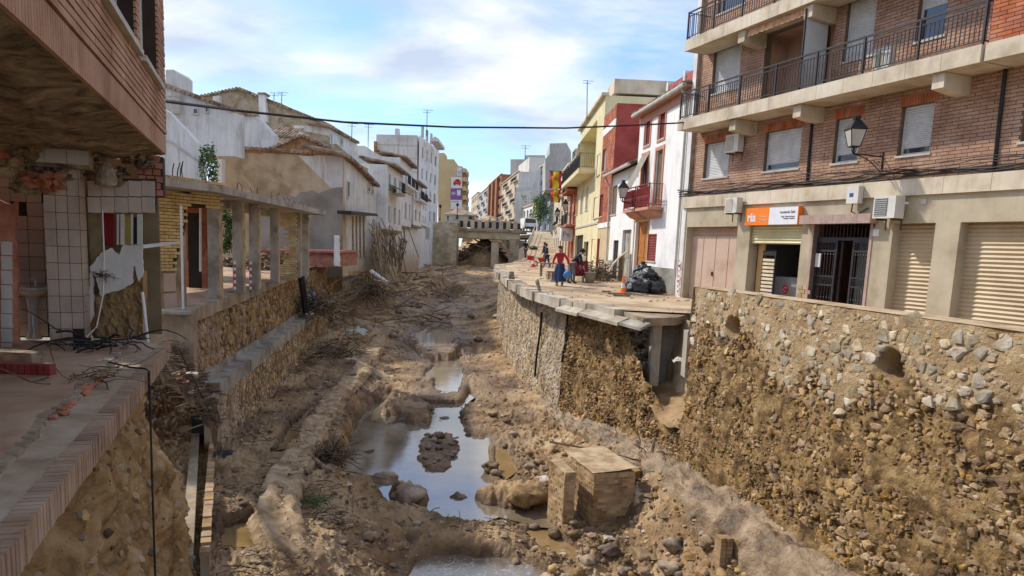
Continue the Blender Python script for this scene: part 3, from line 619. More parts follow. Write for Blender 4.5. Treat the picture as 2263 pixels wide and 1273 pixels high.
def ridged(mb, fr, u0, u1, n, z0, z1, pitch, d):
    k = max(1, int((z1 - z0) / pitch)); h = (z1 - z0) / k
    for i in range(k):
        a = z0 + i * h; b = a + h * .78; c = a + h
        mb.poly([fr.P(u0, n, a), fr.P(u1, n, a), fr.P(u1, n + d, (a + b) / 2), fr.P(u0, n + d, (a + b) / 2)]); mb.poly([fr.P(u0, n + d, (a + b) / 2), fr.P(u1, n + d, (a + b) / 2), fr.P(u1, n, b), fr.P(u0, n, b)])
        mb.poly([fr.P(u0, n, b), fr.P(u1, n, b), fr.P(u1, n - .012, (b + c) / 2), fr.P(u0, n - .012, (b + c) / 2)]); mb.poly([fr.P(u0, n - .012, (b + c) / 2), fr.P(u1, n - .012, (b + c) / 2), fr.P(u1, n, c), fr.P(u0, n, c)])
    return mb
def frame_bars(mb, fr, u0, u1, n, z0, z1, w, t, mull=0, trans=0):
    mb.box(fr, u0, u0 + w, n, n + t, z0, z1); mb.box(fr, u1 - w, u1, n, n + t, z0, z1); mb.box(fr, u0 + w, u1 - w, n, n + t, z1 - w, z1); mb.box(fr, u0 + w, u1 - w, n, n + t, z0, z0 + w)
    for i in range(mull):
        c = u0 + (u1 - u0) * (i + 1) / (mull + 1); mb.box(fr, c - w / 2, c + w / 2, n + .003, n + t - .003, z0 + w, z1 - w)
    for i in range(trans):
        c = z0 + (z1 - z0) * (i + 1) / (trans + 1); mb.box(fr, u0 + w, u1 - w, n + .006, n + t - .006, c - w / 2, c + w / 2)
    return mb
def window(parent, fr, r, style='glass', d=.2, n0=0., sill=True, m=None, open_=.0, name='window'):
    u0, u1, z0, z1 = r; n = n0 - d
    w = min(.06, (u1 - u0) * .12)
    f = frame_bars(MB(), fr, u0, u1, n, z0, z1, w, .05, 1 if style == 'glass' and u1 - u0 > .8 else 0).build(name, m if (m and style in ('shut', 'door')) else M_frame, parent)
    if style == 'blind':
        zb_ = z0 + w + open_ * (z1 - z0)
        ridged(MB(), fr, u0 + w, u1 - w, n + .02, zb_, z1 - w, .055, .02).build('blind', M_blind, f)
        if open_ > 0: MB().poly([fr.P(u0 + w, n + .01, z0 + w), fr.P(u1 - w, n + .01, z0 + w), fr.P(u1 - w, n + .01, zb_), fr.P(u0 + w, n + .01, zb_)]).build('pane', M_glass, f)
    elif style == 'glass':
        MB().poly([fr.P(u0 + w, n + .01, z0 + w), fr.P(u1 - w, n + .01, z0 + w), fr.P(u1 - w, n + .01, z1 - w), fr.P(u0 + w, n + .01, z1 - w)]).build('pane', M_glass, f)
    elif style == 'shut': ridged(MB(), fr, u0 + w, u1 - w, n + .015, z0 + w, z1 - w, .07, .02).build('louvre', m, f)
    elif style == 'door':
        mb = MB(); k = 2
        mb.poly([fr.P(u0 + w, n + .01, z0), fr.P(u1 - w, n + .01, z0), fr.P(u1 - w, n + .01, z1 - w), fr.P(u0 + w, n + .01, z1 - w)])
        for i in range(k):
            a = u0 + w + (u1 - u0 - 2 * w) * i / k; b = u0 + w + (u1 - u0 - 2 * w) * (i + 1) / k
            for (c, e) in ((.06, .42), (.47, .94)): mb.box(fr, a + .05, b - .05, n + .011, n + .03, z0 + (z1 - z0) * c, z0 + (z1 - z0) * e)
        mb.build('door_leaf', m, f)
    if sill: MB().box(fr, u0 - .06, u1 + .06, n + .05, n0 + .05, z0 - .06, z0 - .001).build('sill', M_sill, f)
    return f
def body(parent, fr, u0, u1, z0, z1, depth, m, roof=None, front=False, zr=None):
    """side, back and roof faces of a block behind its facade"""
    mb = MB()
    for u in (u0, u1): mb.poly([fr.P(u, 0, z0), fr.P(u, -depth, z0), fr.P(u, -depth, z1), fr.P(u, 0, z1)])
    mb.poly([fr.P(u0, -depth, z0), fr.P(u1, -depth, z0), fr.P(u1, -depth, z1), fr.P(u0, -depth, z1)])
    mb.build('side_wall', m, parent)
    MB().poly([fr.P(u0, 0, z1), fr.P(u1, 0, z1), fr.P(u1, -depth, z1), fr.P(u0, -depth, z1)]).build('roof', roof or M_cream, parent)
def railing(parent, fr, u0, u1, n, z0, h, m=None, pitch=.115, ends=True, depth=0., name='railing', belly=0):
    m = m or M_iron; mb = MB(); r = .022
    mb.box(fr, u0, u1, n - r, n + r, z0 + h - .045, z0 + h); mb.box(fr, u0, u1, n - r * .7, n + r * .7, z0 + h - .17, z0 + h - .145); mb.box(fr, u0, u1, n - r * .7, n + r * .7, z0 + .09, z0 + .115); mb.box(fr, u0, u1, n - r * .7, n + r * .7, z0 + .01, z0 + .03)
    k = max(1, round((u1 - u0) / 1.6))
    for i in range(k + 1):
        u = u0 + (u1 - u0) * i / k; mb.box(fr, u - .025, u + .025, n - .027, n + .027, z0, z0 + h + .003)
    if ends:
        for u in (u0, u1):
            for zz in (z0 + h - .035, z0 + .09): mb.box(fr, u - .015, u + .015, n - depth, n - .03, zz, zz + .025)
            for i in range(int(depth / .12)): mb.box(fr, u - .008, u + .008, n - .09 - i * .12, n - .074 - i * .12, z0 + .1, z0 + h - .04)
    o = mb.build(name, m, parent)
    q = max(1, int((u1 - u0) / pitch)); me = None
    for i in range(1, q):
        u = u0 + (u1 - u0) * i / q
        if me is None:
            me = MB().box(Fr((0, 0), fr.u), -.009, .009, -.009, .009, .11, h - .15).mesh('baluster', m)
        link('baluster', me, o, loc=fr.P(u, n, z0))
    return o
def brickwork(parent, fr, u0, u1, z0, z1, holes, m, L=.34, H=.088, proud=.02, j=.014, nbig=0, key=None, n=0., jm=None, name='brick', wallname='brick_wall', clip=None, seed=1, vj=None):
    """bonded bricks standing proud of a mortar wall with real openings"""
    w = wall(fr, u0, u1, z0, z1, holes, jm or M_joint, parent, wallname, .25, n)
    rr = random.Random(seed); rows = int((z1 - z0) / H); lst = []
    for r in range(rows):
        a, b = z0 + r * H + j / 2, z0 + (r + 1) * H - j / 2; x = u0 - (L / 2 if r % 2 else 0)
        hs = [(h[0] - .002, h[1] + .002) for h in holes if h[2] < b - .01 and h[3] > a + .01]
        while x < u1:
            for (p, q) in cut(max(x, u0), min(x + L, u1), hs):
                p2, q2 = p + (vj or j) / 2, q - (vj or j) / 2
                if q2 - p2 > .03 and (clip is None or clip((p2 + q2) / 2, (a + b) / 2)): lst.append((p2, q2, a, b))
            x += L
    if nbig: lst.sort(key=lambda t: key((t[0] + t[1]) / 2, (t[2] + t[3]) / 2))
    mb = MB()
    for i, (p, q, a, b) in enumerate(lst):
        t = MB() if i < nbig else mb
        t.box(fr, p, q, n - .005, n + proud + rr.uniform(-.004, .004), a, b, skip='k')
        if i < nbig: t.build(name, m, w)
    if mb.f: stuff(mb.build(name + '_courses', m, w))
    return w
def ac_unit(label, fr, x0, y0, x1, y1, off=.0, d=.32, group='air conditioner units on the brick block', fan=True):
    u0, u1, z0, z1 = fr.rect(x0, y0, x1, y1, off + d)
    t = thing('air_conditioner', label, 'air conditioner', fr.P((u0 + u1) / 2, off + .1, z0), group)
    MB().box(fr, u0, u1, off + .08, off + d, z0, z1).build('casing', M_ac, t)
    w = (u1 - u0); g = MB()
    g.box(fr, u0 + w * .07, u0 + w * .64, off + d + .001, off + d + .012, z0 + (z1 - z0) * .1, z0 + (z1 - z0) * .9)
    o = g.build('fan_grille', M_acg if fan else mat('fan_cover', [(.42, .38, .30), (.5, .46, .38)], rough=.6, bump=.05), t)
    if fan:
        s = MB()
        for i in range(9):
            zz = z0 + (z1 - z0) * (.12 + .76 * i / 8); s.box(fr, u0 + w * .08, u0 + w * .63, off + d + .013, off + d + .02, zz, zz + .012)
        s.build('grille_bars', M_frame, o)
    for u in (u0 + w * .15, u1 - w * .15): MB().box(fr, u - .02, u + .02, off + .002, off + d, z0 - .05, z0 - .002).box(fr, u - .015, u + .015, off + .002, off + .03, z0 - .3, z0 - .05).build('bracket', M_steel, t)
    return t
def cable(pts, r, label, m=None, name='cable', group=None):
    o = MB().tube(pts, r, 5).build(name, m or M_black); return tag(o, label, 'cable', group)
def sag(a, b, s, n=14):
    a, b = Vector(a), Vector(b); return [a.lerp(b, i / n) - Vector((0, 0, s * 4 * (i / n) * (1 - i / n))) for i in range(n + 1)]
def text(body_, fr, u, n, z, size, m, parent, name='lettering', align='LEFT', bold=0):
    cu = bpy.data.curves.new(name, 'FONT'); cu.body = body_; cu.size = size; cu.align_x = align; cu.extrude = .004; cu.offset = bold; cu.materials.append(m)
    tmp = bpy.data.objects.new(name, cu); col.objects.link(tmp); dg = bpy.context.evaluated_depsgraph_get(); me = bpy.data.meshes.new_from_object(tmp.evaluated_get(dg)); bpy.data.objects.remove(tmp)
    me.materials.clear(); me.materials.append(m); o = bpy.data.objects.new(name, me); col.objects.link(o)
    p = Vector(fr.P(u, n, z)); X = Vector((fr.u.x, fr.u.y, 0)); Nn = Vector((fr.n.x, fr.n.y, 0))
    if X.cross(Vector((0, 0, 1))).dot(Nn) < 0: X = -X
    Mx = Matrix((X, Vector((0, 0, 1)), X.cross(Vector((0, 0, 1))))).transposed().to_4x4(); Mx.translation = p
    bpy.context.view_layer.update()
    o.parent = parent
    root = parent
    base = Vector((0, 0, 0)); q = parent
    while q is not None: base += q.location; q = q.parent
    o.matrix_local = Matrix.Translation(-base) @ Mx
    return o

# ------------------------------------------------------------------ brick apartment block with shops
RB = Fr(FAC[1], (13.6 - 6.49, 11.3 - 28.87), 1)
UE = 21.0; ZG = -1.75
rb = thing('brick_apartment_block', 'salmon brick apartment block with two long balconies over roller-shuttered shops', 'apartment block', RB.P(8, 0, ZG))
gar = RB.rect(1513, 501, 1624, 655); gar = (gar[0], gar[1], ZG, gar[3])
shop = RB.rect(1652, 497, 1766, 655); shop = (shop[0], shop[1], ZG, shop[3])
ent = RB.rect(1793, 491, 1917, 660); ent = (ent[0], ent[1], ZG, ent[3])
rs1 = RB.rect(1964, 493, 2056, 690); rs1 = (rs1[0], rs1[1], ZG, rs1[3])
rs2 = RB.rect(2110, 490, 2262, 700); rs2 = (rs2[0], rs2[0] + 3.6, ZG, rs2[3])
zb0 = RB.hit(1560, 458)[1]; zb1 = zb0 + .42
wall(RB, 0, UE, ZG, zb0, [gar, shop, ent, rs1, rs2], M_render, rb, 'shopfront_wall', .38)
band_j = MB()
nb = 17
for i in range(nb): MB().box(RB, UE * i / nb + .006, UE * (i + 1) / nb - .006, -.05, .10, zb0, zb1).build('band_slab', M_cream, rb)
W1 = RB.rect(1557, 317, 1611, 393); W2 = RB.rect(1691, 287, 1769, 375); W3 = RB.rect(1845, 262, 1899, 352); W4 = RB.rect(1990, 232, 2060, 340)
zs1 = (W2[2] + W4[2]) / 2; ze1 = (W2[3] + W4[3]) / 2
first = [(w[0], w[1], zs1, ze1) for w in (W1, W2, W3, W4)] + [(W4[1] + 2.3, W4[1] + 3.7, zs1, ze1)]
zb = None
B1 = RB.hit(1497, 289, 1.05); zf0 = B1[1]; zf1 = zf0 + .38                # balcony slab
BU1 = RB.hit(2169, 120, 1.05)[0]
B2 = RB.hit(1513, 114, 1.05); zg0 = B2[1]; zg1 = zg0 + .38; BU2 = RB.hit(1842, 40, 1.05)[0]
S1 = RB.rect(1575, 133, 1634, 212); S3 = RB.rect(1868, 22, 1931, 133); S4 = RB.rect(2028, 0, 2090, 86); AL = (RB.hit(1688, 150)[0], RB.hit(1838, 150)[0], zf1 + .02, zg0 - .02)
z2s, z2t = zf1 + .95, zf1 + 2.45
second = [(S1[0], S1[1], z2s, z2t), AL, (S3[0], S3[1], z2s - .15, z2t), (S4[0], S4[1], z2s - .15, z2t)]
zt_ = zg1 + 3.1
third = [(S1[0], S1[1], zg1 + .95, zg1 + 2.45), (S3[0], S3[1], zg1 + .9, zg1 + 2.45), (S4[0], S4[1], zg1 + .9, zg1 + 2.45)]
brickwork(rb, RB, .22, UE, zb1, zt_, first + second + third, M_brick, nbig=300, key=lambda u, z: abs(u - 11) + abs(z - 2.2) * 1.2)
body(rb, RB, 0, UE, ZG, zt_, 9, M_cream)
MB().box(RB, -.02, .2, -.3, .03, ZG, zt_).build('corner_strip', M_white, rb)
# lintel soldier bricks
for h in first + [second[0]] + second[2:]:
    n = max(3, round((h[1] - h[0] + .2) / .085)); mb = MB()
    for i in range(n):
        a = h[0] - .1 + (h[1] - h[0] + .2) * i / n; mb.box(RB, a + .008, a + (h[1] - h[0] + .2) / n - .008, .0, .034, h[3] + .01, h[3] + .26)
    mb.build('lintel', M_brickr, rb)
for k, h in enumerate(first): window(rb, RB, h, 'blind', .16, open_=(0, .12, .14, .1, 0)[k])
window(rb, RB, second[0], 'blind', .16); window(rb, RB, second[2], 'blind', .16); window(rb, RB, second[3], 'blind', .16, open_=.45)
for h in third: window(rb, RB, h, 'blind', .16, open_=.3)
# alcove behind the balcony with its door and the wind screen
mb = MB(); d = .95
for (p, q) in (((AL[0], AL[2]), (AL[0], AL[3])), ((AL[1], AL[2]), (AL[1], AL[3]))): mb.poly([RB.P(p[0], -.24, p[1]), RB.P(q[0], -.24, q[1]), RB.P(q[0], -d, q[1]), RB.P(p[0], -d, p[1])])
mb.poly([RB.P(AL[0], -d, AL[2]), RB.P(AL[1], -d, AL[2]), RB.P(AL[1], -d, AL[3]), RB.P(AL[0], -d, AL[3])]); mb.poly([RB.P(AL[0], -.24, AL[3]), RB.P(AL[1], -.24, AL[3]), RB.P(AL[1], -d, AL[3]), RB.P(AL[0], -d, AL[3])]); mb.poly([RB.P(AL[0], -.24, AL[2]), RB.P(AL[1], -.24, AL[2]), RB.P(AL[1], -d, AL[2]), RB.P(AL[0], -d, AL[2])])
mb.build('alcove', M_brick, rb)
window(rb, RB, (AL[0] + .95, AL[0] + 1.85, AL[2] + .02, AL[2] + 2.15), 'blind', d - .06, sill=False, name='balcony_door')
us = RB.hit(1800, 120, .5)[0]
scr = frame_bars(MB(), Fr(RB.P(us, .98, 0)[:2], (-RB.n.x, -RB.n.y)), 0, .95, -.02, zf1 + .02, zf1 + 2.3, .05, .04).build('wind_screen', M_iron, rb)
f2 = Fr(RB.P(us, .98, 0)[:2], (-RB.n.x, -RB.n.y)); MB().box(f2, .05, .9, -.005, .005, zf1 + .07, zf1 + 2.25).build('frosted_pane', mat('frosted_glass', [(.5, .53, .53), (.6, .62, .62)], rough=.35, bump=0), scr)
# balconies
def balcony(u0, u1, za, zb_, dep, nseg, rail=True):
    s = MB().box(RB, u0, u1, .04, dep - .02, za, zb_ - .01).build('balcony_slab', M_cream, rb)
    n = nseg
    for i in range(n): MB().box(RB, u0 + (u1 - u0) * i / n + .005, u0 + (u1 - u0) * (i + 1) / n - .005, dep - .02, dep + .02, za - .01, zb_).build('fascia_slab', M_cream, s)
    if rail: railing(rb, RB, u0 + .03, u1 - .05, dep - .06, zb_, .98, depth=dep - .1)
balcony(B1[0], BU1, zf0, zf1, 1.05, 12); balcony(B2[0], BU2 + 5, zg0, zg1, 1.05, 10)
for (x0, x1, y, zt2, D) in ((1611, 1640, 272, zf0, 1), (1752, 1768, 240, zf0, 1), (2060, 2092, 170, zf0, 1), (1631, 1648, 75, zg0, 1), (1778, 1800, 10, zg0, 1)):
    a, b = RB.hit(x0, y, .95)[0], RB.hit(x1, y, .95)[0]; a, b = min(a, b), max(a, a + .32)
    pr = [RB.P(a, .02, zt2 - .012), RB.P(a, .93, zt2 - .012), RB.P(a, .93, zt2 - .36), RB.P(a, .3, zt2 - .44), RB.P(a, .02, zt2 - .44)]
    MB().prism(pr, Vector((RB.u.x, RB.u.y, 0)) * (b - a)).build('balcony_bracket', M_cream, rb)
# brick bay to the right of the balcony
bay0 = RB.hit(2186, 60, 1.0)[0]
MB().box(RB, bay0, UE, .04, 1.03, zf0, zf1).build('bay_slab', M_cream, rb)
BF = Fr(RB.P(0, .98, 0)[:2], RB.u, 1); brickwork(rb, BF, bay0 + .03, UE, zf1, zt_, [], M_brickr, wallname='bay_wall')
MB().box(RB, bay0 + .03, bay0 + .05, .02, .975, zf1, zt_).build('bay_side', M_brickr, rb)
# striped awning rolled under the upper balcony
uaw0, uaw1 = RB.hit(1655, 60, .9)[0], RB.hit(1780, 20, .9)[0]
mb = MB(); K = 22
for i in range(K):
    a = uaw0 + (uaw1 - uaw0) * i / K; b = uaw0 + (uaw1 - uaw0) * (i + 1) / K
    mb.poly([RB.P(a, .88, zg0 - .02), RB.P(b, .88, zg0 - .02), RB.P(b, .92, zg0 - .24 - .03 * (i % 2)), RB.P(a, .92, zg0 - .24 - .03 * ((i + 1) % 2))])
mb.build('awning', mat('striped_awning', [(.50, .20, .10), (.58, .40, .25)], scale=6, rough=.9), rb)
# garage door: two pink metal leaves with a grille above
M_pink = mat('pink_metal', [(.44, .30, .225), (.52, .375, .29), (.55, .41, .32)], scale=1.2, rough=.6, bump=.06, mud=(-2.2, -1.3, (.36, .26, .16)))
gd = .3; gt = gar[3] - .32; g = MB().box(RB, gar[0], gar[1], -gd - .04, -gd, gar[2], gt).build('garage_door', M_pink, rb)
for i in range(4):
    a = gar[0] + (gar[1] - gar[0]) * i / 4; MB().box(RB, a + .02, a + (gar[1] - gar[0]) / 4 - .02, -gd, -gd + .018, gar[2] + .05, gt - .03).build('leaf', M_pink, g)
ridged(MB(), RB, gar[0], gar[1], -gd, gt + .01, gar[3], .05, .02).build('vent_grille', M_pink, g)
MB().box(RB, (gar[0] + gar[1]) / 2 - .1, (gar[0] + gar[1]) / 2 - .06, -gd + .018, -gd + .07, gar[2] + 1.0, gar[2] + 1.15).build('handle', M_iron, g)
# roller shutters
M_shut = mat('sand_shutter', [(.36, .27, .165), (.47, .365, .235), (.52, .42, .28)], scale=.7, rough=.5, bump=.05, mud=(-2.2, -1.3, (.36, .26, .16)), spec=.4)
M_yshut = mat('yellow_shutter', [(.52, .48, .27), (.62, .57, .35)], scale=1, rough=.5, bump=.03)
for r in (rs1, rs2): ridged(MB(), RB, r[0], r[1], -.32, r[2], r[3], .105, .03).build('roller_shutter', M_shut, rb)
zsh = RB.hit(1710, 539)[1]; ridged(MB(), RB, shop[0], shop[1], -.12, zsh, shop[3], .09, .025).build('roller_shutter', M_yshut, rb)
# shop interior
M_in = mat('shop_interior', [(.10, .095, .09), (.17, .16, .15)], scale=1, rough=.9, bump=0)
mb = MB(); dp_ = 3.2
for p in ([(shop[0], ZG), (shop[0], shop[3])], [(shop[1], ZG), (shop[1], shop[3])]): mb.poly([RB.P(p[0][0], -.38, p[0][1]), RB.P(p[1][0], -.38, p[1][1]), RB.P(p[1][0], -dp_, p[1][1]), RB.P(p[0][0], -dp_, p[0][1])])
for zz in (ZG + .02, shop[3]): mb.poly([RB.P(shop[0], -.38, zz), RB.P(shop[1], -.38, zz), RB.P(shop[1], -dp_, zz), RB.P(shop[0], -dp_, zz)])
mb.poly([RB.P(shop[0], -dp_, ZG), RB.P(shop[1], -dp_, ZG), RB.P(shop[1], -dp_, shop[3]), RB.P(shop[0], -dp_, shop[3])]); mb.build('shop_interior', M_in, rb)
pu = RB.hit(1682, 590, -.3)[0]
o = MB().box(RB, shop[0] + .05, pu, -.45, -.38, ZG + .02, shop[3] - .4).build('wood_panel', mat('yellow_wood', [(.50, .30, .11), (.62, .41, .17)], scale=1, rough=.6, bump=.05)); tag(o, 'yellow wooden board standing in the shop doorway under the orange sign', 'board')
# slatted bed base leaning in the doorway
bb = thing('slatted_bed_base', 'black framed bed base with pale wooden slats leaning in shop doorway', 'bed base', RB.P(pu + .35, -.4, ZG + .02))
bu0, bu1 = RB.hit(1683, 600, -.3)[0], RB.hit(1712, 600, -.3)[0]; bz1 = RB.hit(1700, 554, -.3)[1]
m = MB(); m.box(RB, bu0, bu0 + .03, -.34, -.29, ZG + .03, bz1); m.box(RB, bu1 - .05, bu1, -.34, -.29, ZG + .03, bz1); m.box(RB, bu0 + .03, bu1 - .05, -.34, -.29, bz1 - .16, bz1); m.build('bed_frame', M_iron, bb)
M_slat = mat('pale_slat', [(.60, .50, .34), (.72, .63, .46)], scale=5, rough=.6, bump=.05); ns = 13; me = MB().box(Fr((0, 0), RB.u), bu0 + .03, bu1 - .05, -.012, .012, 0, .085).mesh('slat', M_slat)
for i in range(ns): link('slat', me, bb, loc=RB.P(0, -.3, ZG + .12 + (bz1 - .35 - ZG) * i / ns))
# counter with the money-transfer poster
ct = thing('shop_counter', 'grey shop counter with a red round emblem behind the doorway', 'counter', RB.P(shop[1] - .7, -1, ZG))
cu0, cu1 = RB.hit(1710, 630, -.9)[0], RB.hit(1764, 630, -.9)[0]; cz = RB.hit(1735, 612, -.9)[1]
MB().box(RB, cu0, cu1, -1.5, -.9, ZG + .02, cz).build('cabinet', mat('counter_grey', [(.28, .27, .27), (.36, .35, .35)], rough=.5, bump=0), ct)
M_red = mat('sign_red', [(.55, .03, .03), (.62, .05, .04)], rough=.4, bump=0); M_orange = mat('sign_orange', [(.85, .20, .015), (.90, .24, .03)], rough=.45, bump=0); M_swhite = mat('sign_white', [(.70, .71, .76), (.78, .79, .83)], rough=.45, bump=0); M_dk = mat('sign_dark', [(.10, .10, .12), (.13, .13, .15)], rough=.5, bump=0)
cc = ((cu0 + cu1) / 2, cz - .42); mb = MB(); mb.poly([RB.P(cc[0] + .15 * math.cos(a), -.897, cc[1] + .15 * math.sin(a)) for a in np.linspace(0, 6.283, 20, False)]); e_ = mb.build('emblem', M_red, ct)
mb = MB(); mb.tube([RB.P(cc[0] + .07 * math.cos(a), -.894, cc[1] + .07 * math.sin(a)) for a in np.linspace(.5, 5.2, 12)], .012, 4); mb.build('emblem_swirl', M_swhite, e_)
text('MoneyGram', RB, cc[0], -.895, cz - .76, .14, M_dk, ct, align='CENTER')
# sign over the shop
sg = RB.rect(1647, 458, 1764, 497, .2); sgn = thing('shop_sign', 'orange and white shop sign board over the shop doorway', 'sign', RB.P(sg[0], .2, sg[2]))
sz0, sz1 = sg[2], sg[3]; su = sg[0] + (sg[1] - sg[0]) * .47
MB().box(RB, sg[0], su, .02, .2, sz0, sz1).build('orange_panel', M_orange, sgn); MB().box(RB, su, sg[1] - .03, .02, .197, sz0 + .01, sz1 - .01).build('white_panel', M_swhite, sgn); MB().box(RB, sg[1] - .03, sg[1], .02, .203, sz0, sz1).build('edge_trim', M_orange, sgn)
H = sz1 - sz0
text('ria', RB, sg[0] + .12, .204, sz0 + H * .22, H * .72, M_swhite, sgn, bold=.012); text('Money\nTransfer', RB, sg[0] + .74, .204, sz0 + H * .42, H * .19, mat('sign_pale', [(.85, .55, .38), (.85, .58, .42)], rough=.5, bump=0), sgn)
text('Locutorio Said', RB, sg[1] - .15, .202, sz0 + H * .64, H * .2, M_dk, sgn, align='RIGHT'); text('Bazar - Envios de dinero\nRecargas - Papelería', RB, sg[1] - .15, .202, sz0 + H * .42, H * .105, M_dk, sgn, align='RIGHT')
# entrance: canopy, marble surround, wrought-iron double gate
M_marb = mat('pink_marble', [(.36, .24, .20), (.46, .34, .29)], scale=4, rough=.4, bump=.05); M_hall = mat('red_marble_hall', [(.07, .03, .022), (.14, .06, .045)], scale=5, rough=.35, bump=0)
cn = RB.rect(1767, 474, 1924, 494, .3); 
for i in range(6): MB().box(RB, cn[0] + (cn[1] - cn[0]) * i / 6 + .004, cn[0] + (cn[1] - cn[0]) * (i + 1) / 6 - .004, .0, .32, cn[2], cn[3]).build('canopy_slab', M_marb, rb)
for u in (ent[0] - .09, ent[1]): MB().box(RB, u, u + .09, -.38, .025, ZG, ent[3]).build('door_surround', M_marb, rb)
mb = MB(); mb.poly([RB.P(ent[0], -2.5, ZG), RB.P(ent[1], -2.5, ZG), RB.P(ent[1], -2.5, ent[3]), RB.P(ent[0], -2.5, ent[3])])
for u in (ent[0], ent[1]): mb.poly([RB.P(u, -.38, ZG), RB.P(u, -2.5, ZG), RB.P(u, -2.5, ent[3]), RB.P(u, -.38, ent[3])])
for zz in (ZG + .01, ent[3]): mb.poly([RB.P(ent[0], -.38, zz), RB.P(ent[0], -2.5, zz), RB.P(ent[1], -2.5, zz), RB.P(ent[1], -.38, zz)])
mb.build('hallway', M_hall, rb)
gt_ = RB.hit(1850, 531)[1]; gate = MB(); W_ = ent[1] - ent[0]; leafs = ((ent[0], ent[0] + W_ * .39), (ent[0] + W_ * .66, ent[1]))
gate.box(RB, ent[0], ent[1], -.22, -.15, gt_, gt_ + .09); gate.box(RB, ent[0], ent[1], -.22, -.15, ent[3] - .05, ent[3]); g = gate.build('gate_frame', M_iron, rb)
mb = MB()
for i in range(16): u = ent[0] + W_ * (i + .5) / 16; mb.tube([RB.P(u, -.18, gt_ + .09), RB.P(u, -.18, ent[3] - .05)], .012, 5)
mb.build('transom_bars', M_iron, g)
for (a, b) in leafs:
    lf = frame_bars(MB(), RB, a, b, -.2, ZG + .05, gt_, .07, .05); zq = ZG + (gt_ - ZG) * .42; lf.box(RB, a + .07, b - .07, -.198, -.152, zq, zq + .06); lf.box(RB, a + .07, b - .07, -.198, -.152, zq + .26, zq + .32); lf.box(RB, a + .07, b - .07, -.198, -.152, gt_ - .34, gt_ - .28); L_ = lf.build('gate_leaf', M_iron, g)
    nbar = 6 if b - a < 1 else 7; bar = MB()
    for i in range(nbar):
        u = a + .07 + (b - a - .14) * (i + .5) / nbar; bar.tube([RB.P(u, -.175, ZG + .1), RB.P(u, -.175, gt_ - .07)], .013, 5)
        for zz in (zq + .95, zq + 1.05, zq - .35): bar.lathe(RB.P(u, -.175, zz), [(.012, -.03), (.028, 0), (.012, .03)], 6)
        for (za, zc2) in ((zq + .06, zq + .26), (gt_ - .28, gt_ - .07)): bar.tube([RB.P(u + .05 * math.cos(t), -.175, (za + zc2) / 2 + .08 * math.sin(t)) for t in np.linspace(0, 6.283, 9)], .008, 4)
    bar.build('bars', M_iron, L_)
MB().box(RB, ent[0] + W_ * .41, ent[0] + W_ * .45, -.3, -.25, ZG, gt_).build('inner_door_frame', M_iron, g); MB().box(RB, ent[0] + W_ * .45, ent[0] + W_ * .66, -.9, -.88, ZG, gt_).build('inner_door', mat('inner_door_glass', [(.16, .17, .165), (.21, .22, .21)], rough=.2, bump=0), g)
mb_ = RB.rect(1801, 560, 1812, 590, -.1); MB().box(RB, mb_[0], mb_[1], -.14, -.11, mb_[2], mb_[3]).build('mailbox', M_frame, g)
sr = RB.rect(1928, 507, 1943, 522); o = MB().box(RB, sr[0], sr[1], .002, .014, sr[2], sr[3]).build('notice_plate', M_swhite, rb); sr = RB.rect(1926, 495, 1934, 502); MB().box(RB, sr[0], sr[1], .002, .02, sr[2], sr[3]).build('number_plate', mat('plate_blue', [(.02, .03, .08), (.03, .04, .10)], rough=.4, bump=0), rb)
sr = RB.rect(2036, 440, 2048, 451); MB().box(RB, sr[0], sr[1], .002, .02, sr[2], sr[3]).build('wall_vent', M_sill, rb)
# stone cladding left on the pier beside the door
for i in range(7):
    for j in range(2):
        u = shop[1] + .05 + j * .24 + (.1 if i % 2 else 0); MB().box(RB, u, u + .21, .002, .022, ZG + .05 + i * .13, ZG + .165 + i * .13).build('cladding_stone', mat('cladding_sandstone', [(.45, .30, .17), (.55, .40, .25)], obj_rand=.2), rb)
# things fixed to the facade
ac_unit('small air conditioner on the brick wall beside a first-floor window', RB, 1603, 297, 1631, 336, fan=False); ac_unit('air conditioner with beige fan cover at the band beside orange sign', RB, 1602, 437, 1628, 470, .1, fan=False)
ac_unit('large air conditioner with round grey fan above the house number', RB, 1930, 433, 1978, 482, .05, .42); ac_unit('white air conditioner unit standing on the lower balcony floor', RB, 1930, 106, 1966, 150, .45, .3, fan=False)
eb = RB.rect(1874, 412, 1893, 450, .25); t = thing('meter_box', 'white electrical meter box with blue mark above the iron door canopy', 'meter box', RB.P(eb[0], .1, eb[2])); MB().box(RB, eb[0], eb[1] + .1, .11, .3, eb[2], eb[3]).build('case', M_ac, t)
uu = (eb[0] + eb[1]) / 2; MB().box(RB, uu - .05, uu + .09, .301, .304, eb[2] + .18, eb[2] + .29).build('blue_mark', mat('blue_print', [(.02, .07, .30), (.03, .09, .36)], rough=.5, bump=0), t); MB().tube([RB.P(uu, .2, eb[2]), RB.P(uu - .02, .2, eb[2] - .22), RB.P(uu + .12, .12, eb[2] - .3), RB.P(uu + .4, .03, eb[2] - .12)], .02, 6).build('conduit', M_steel, t)
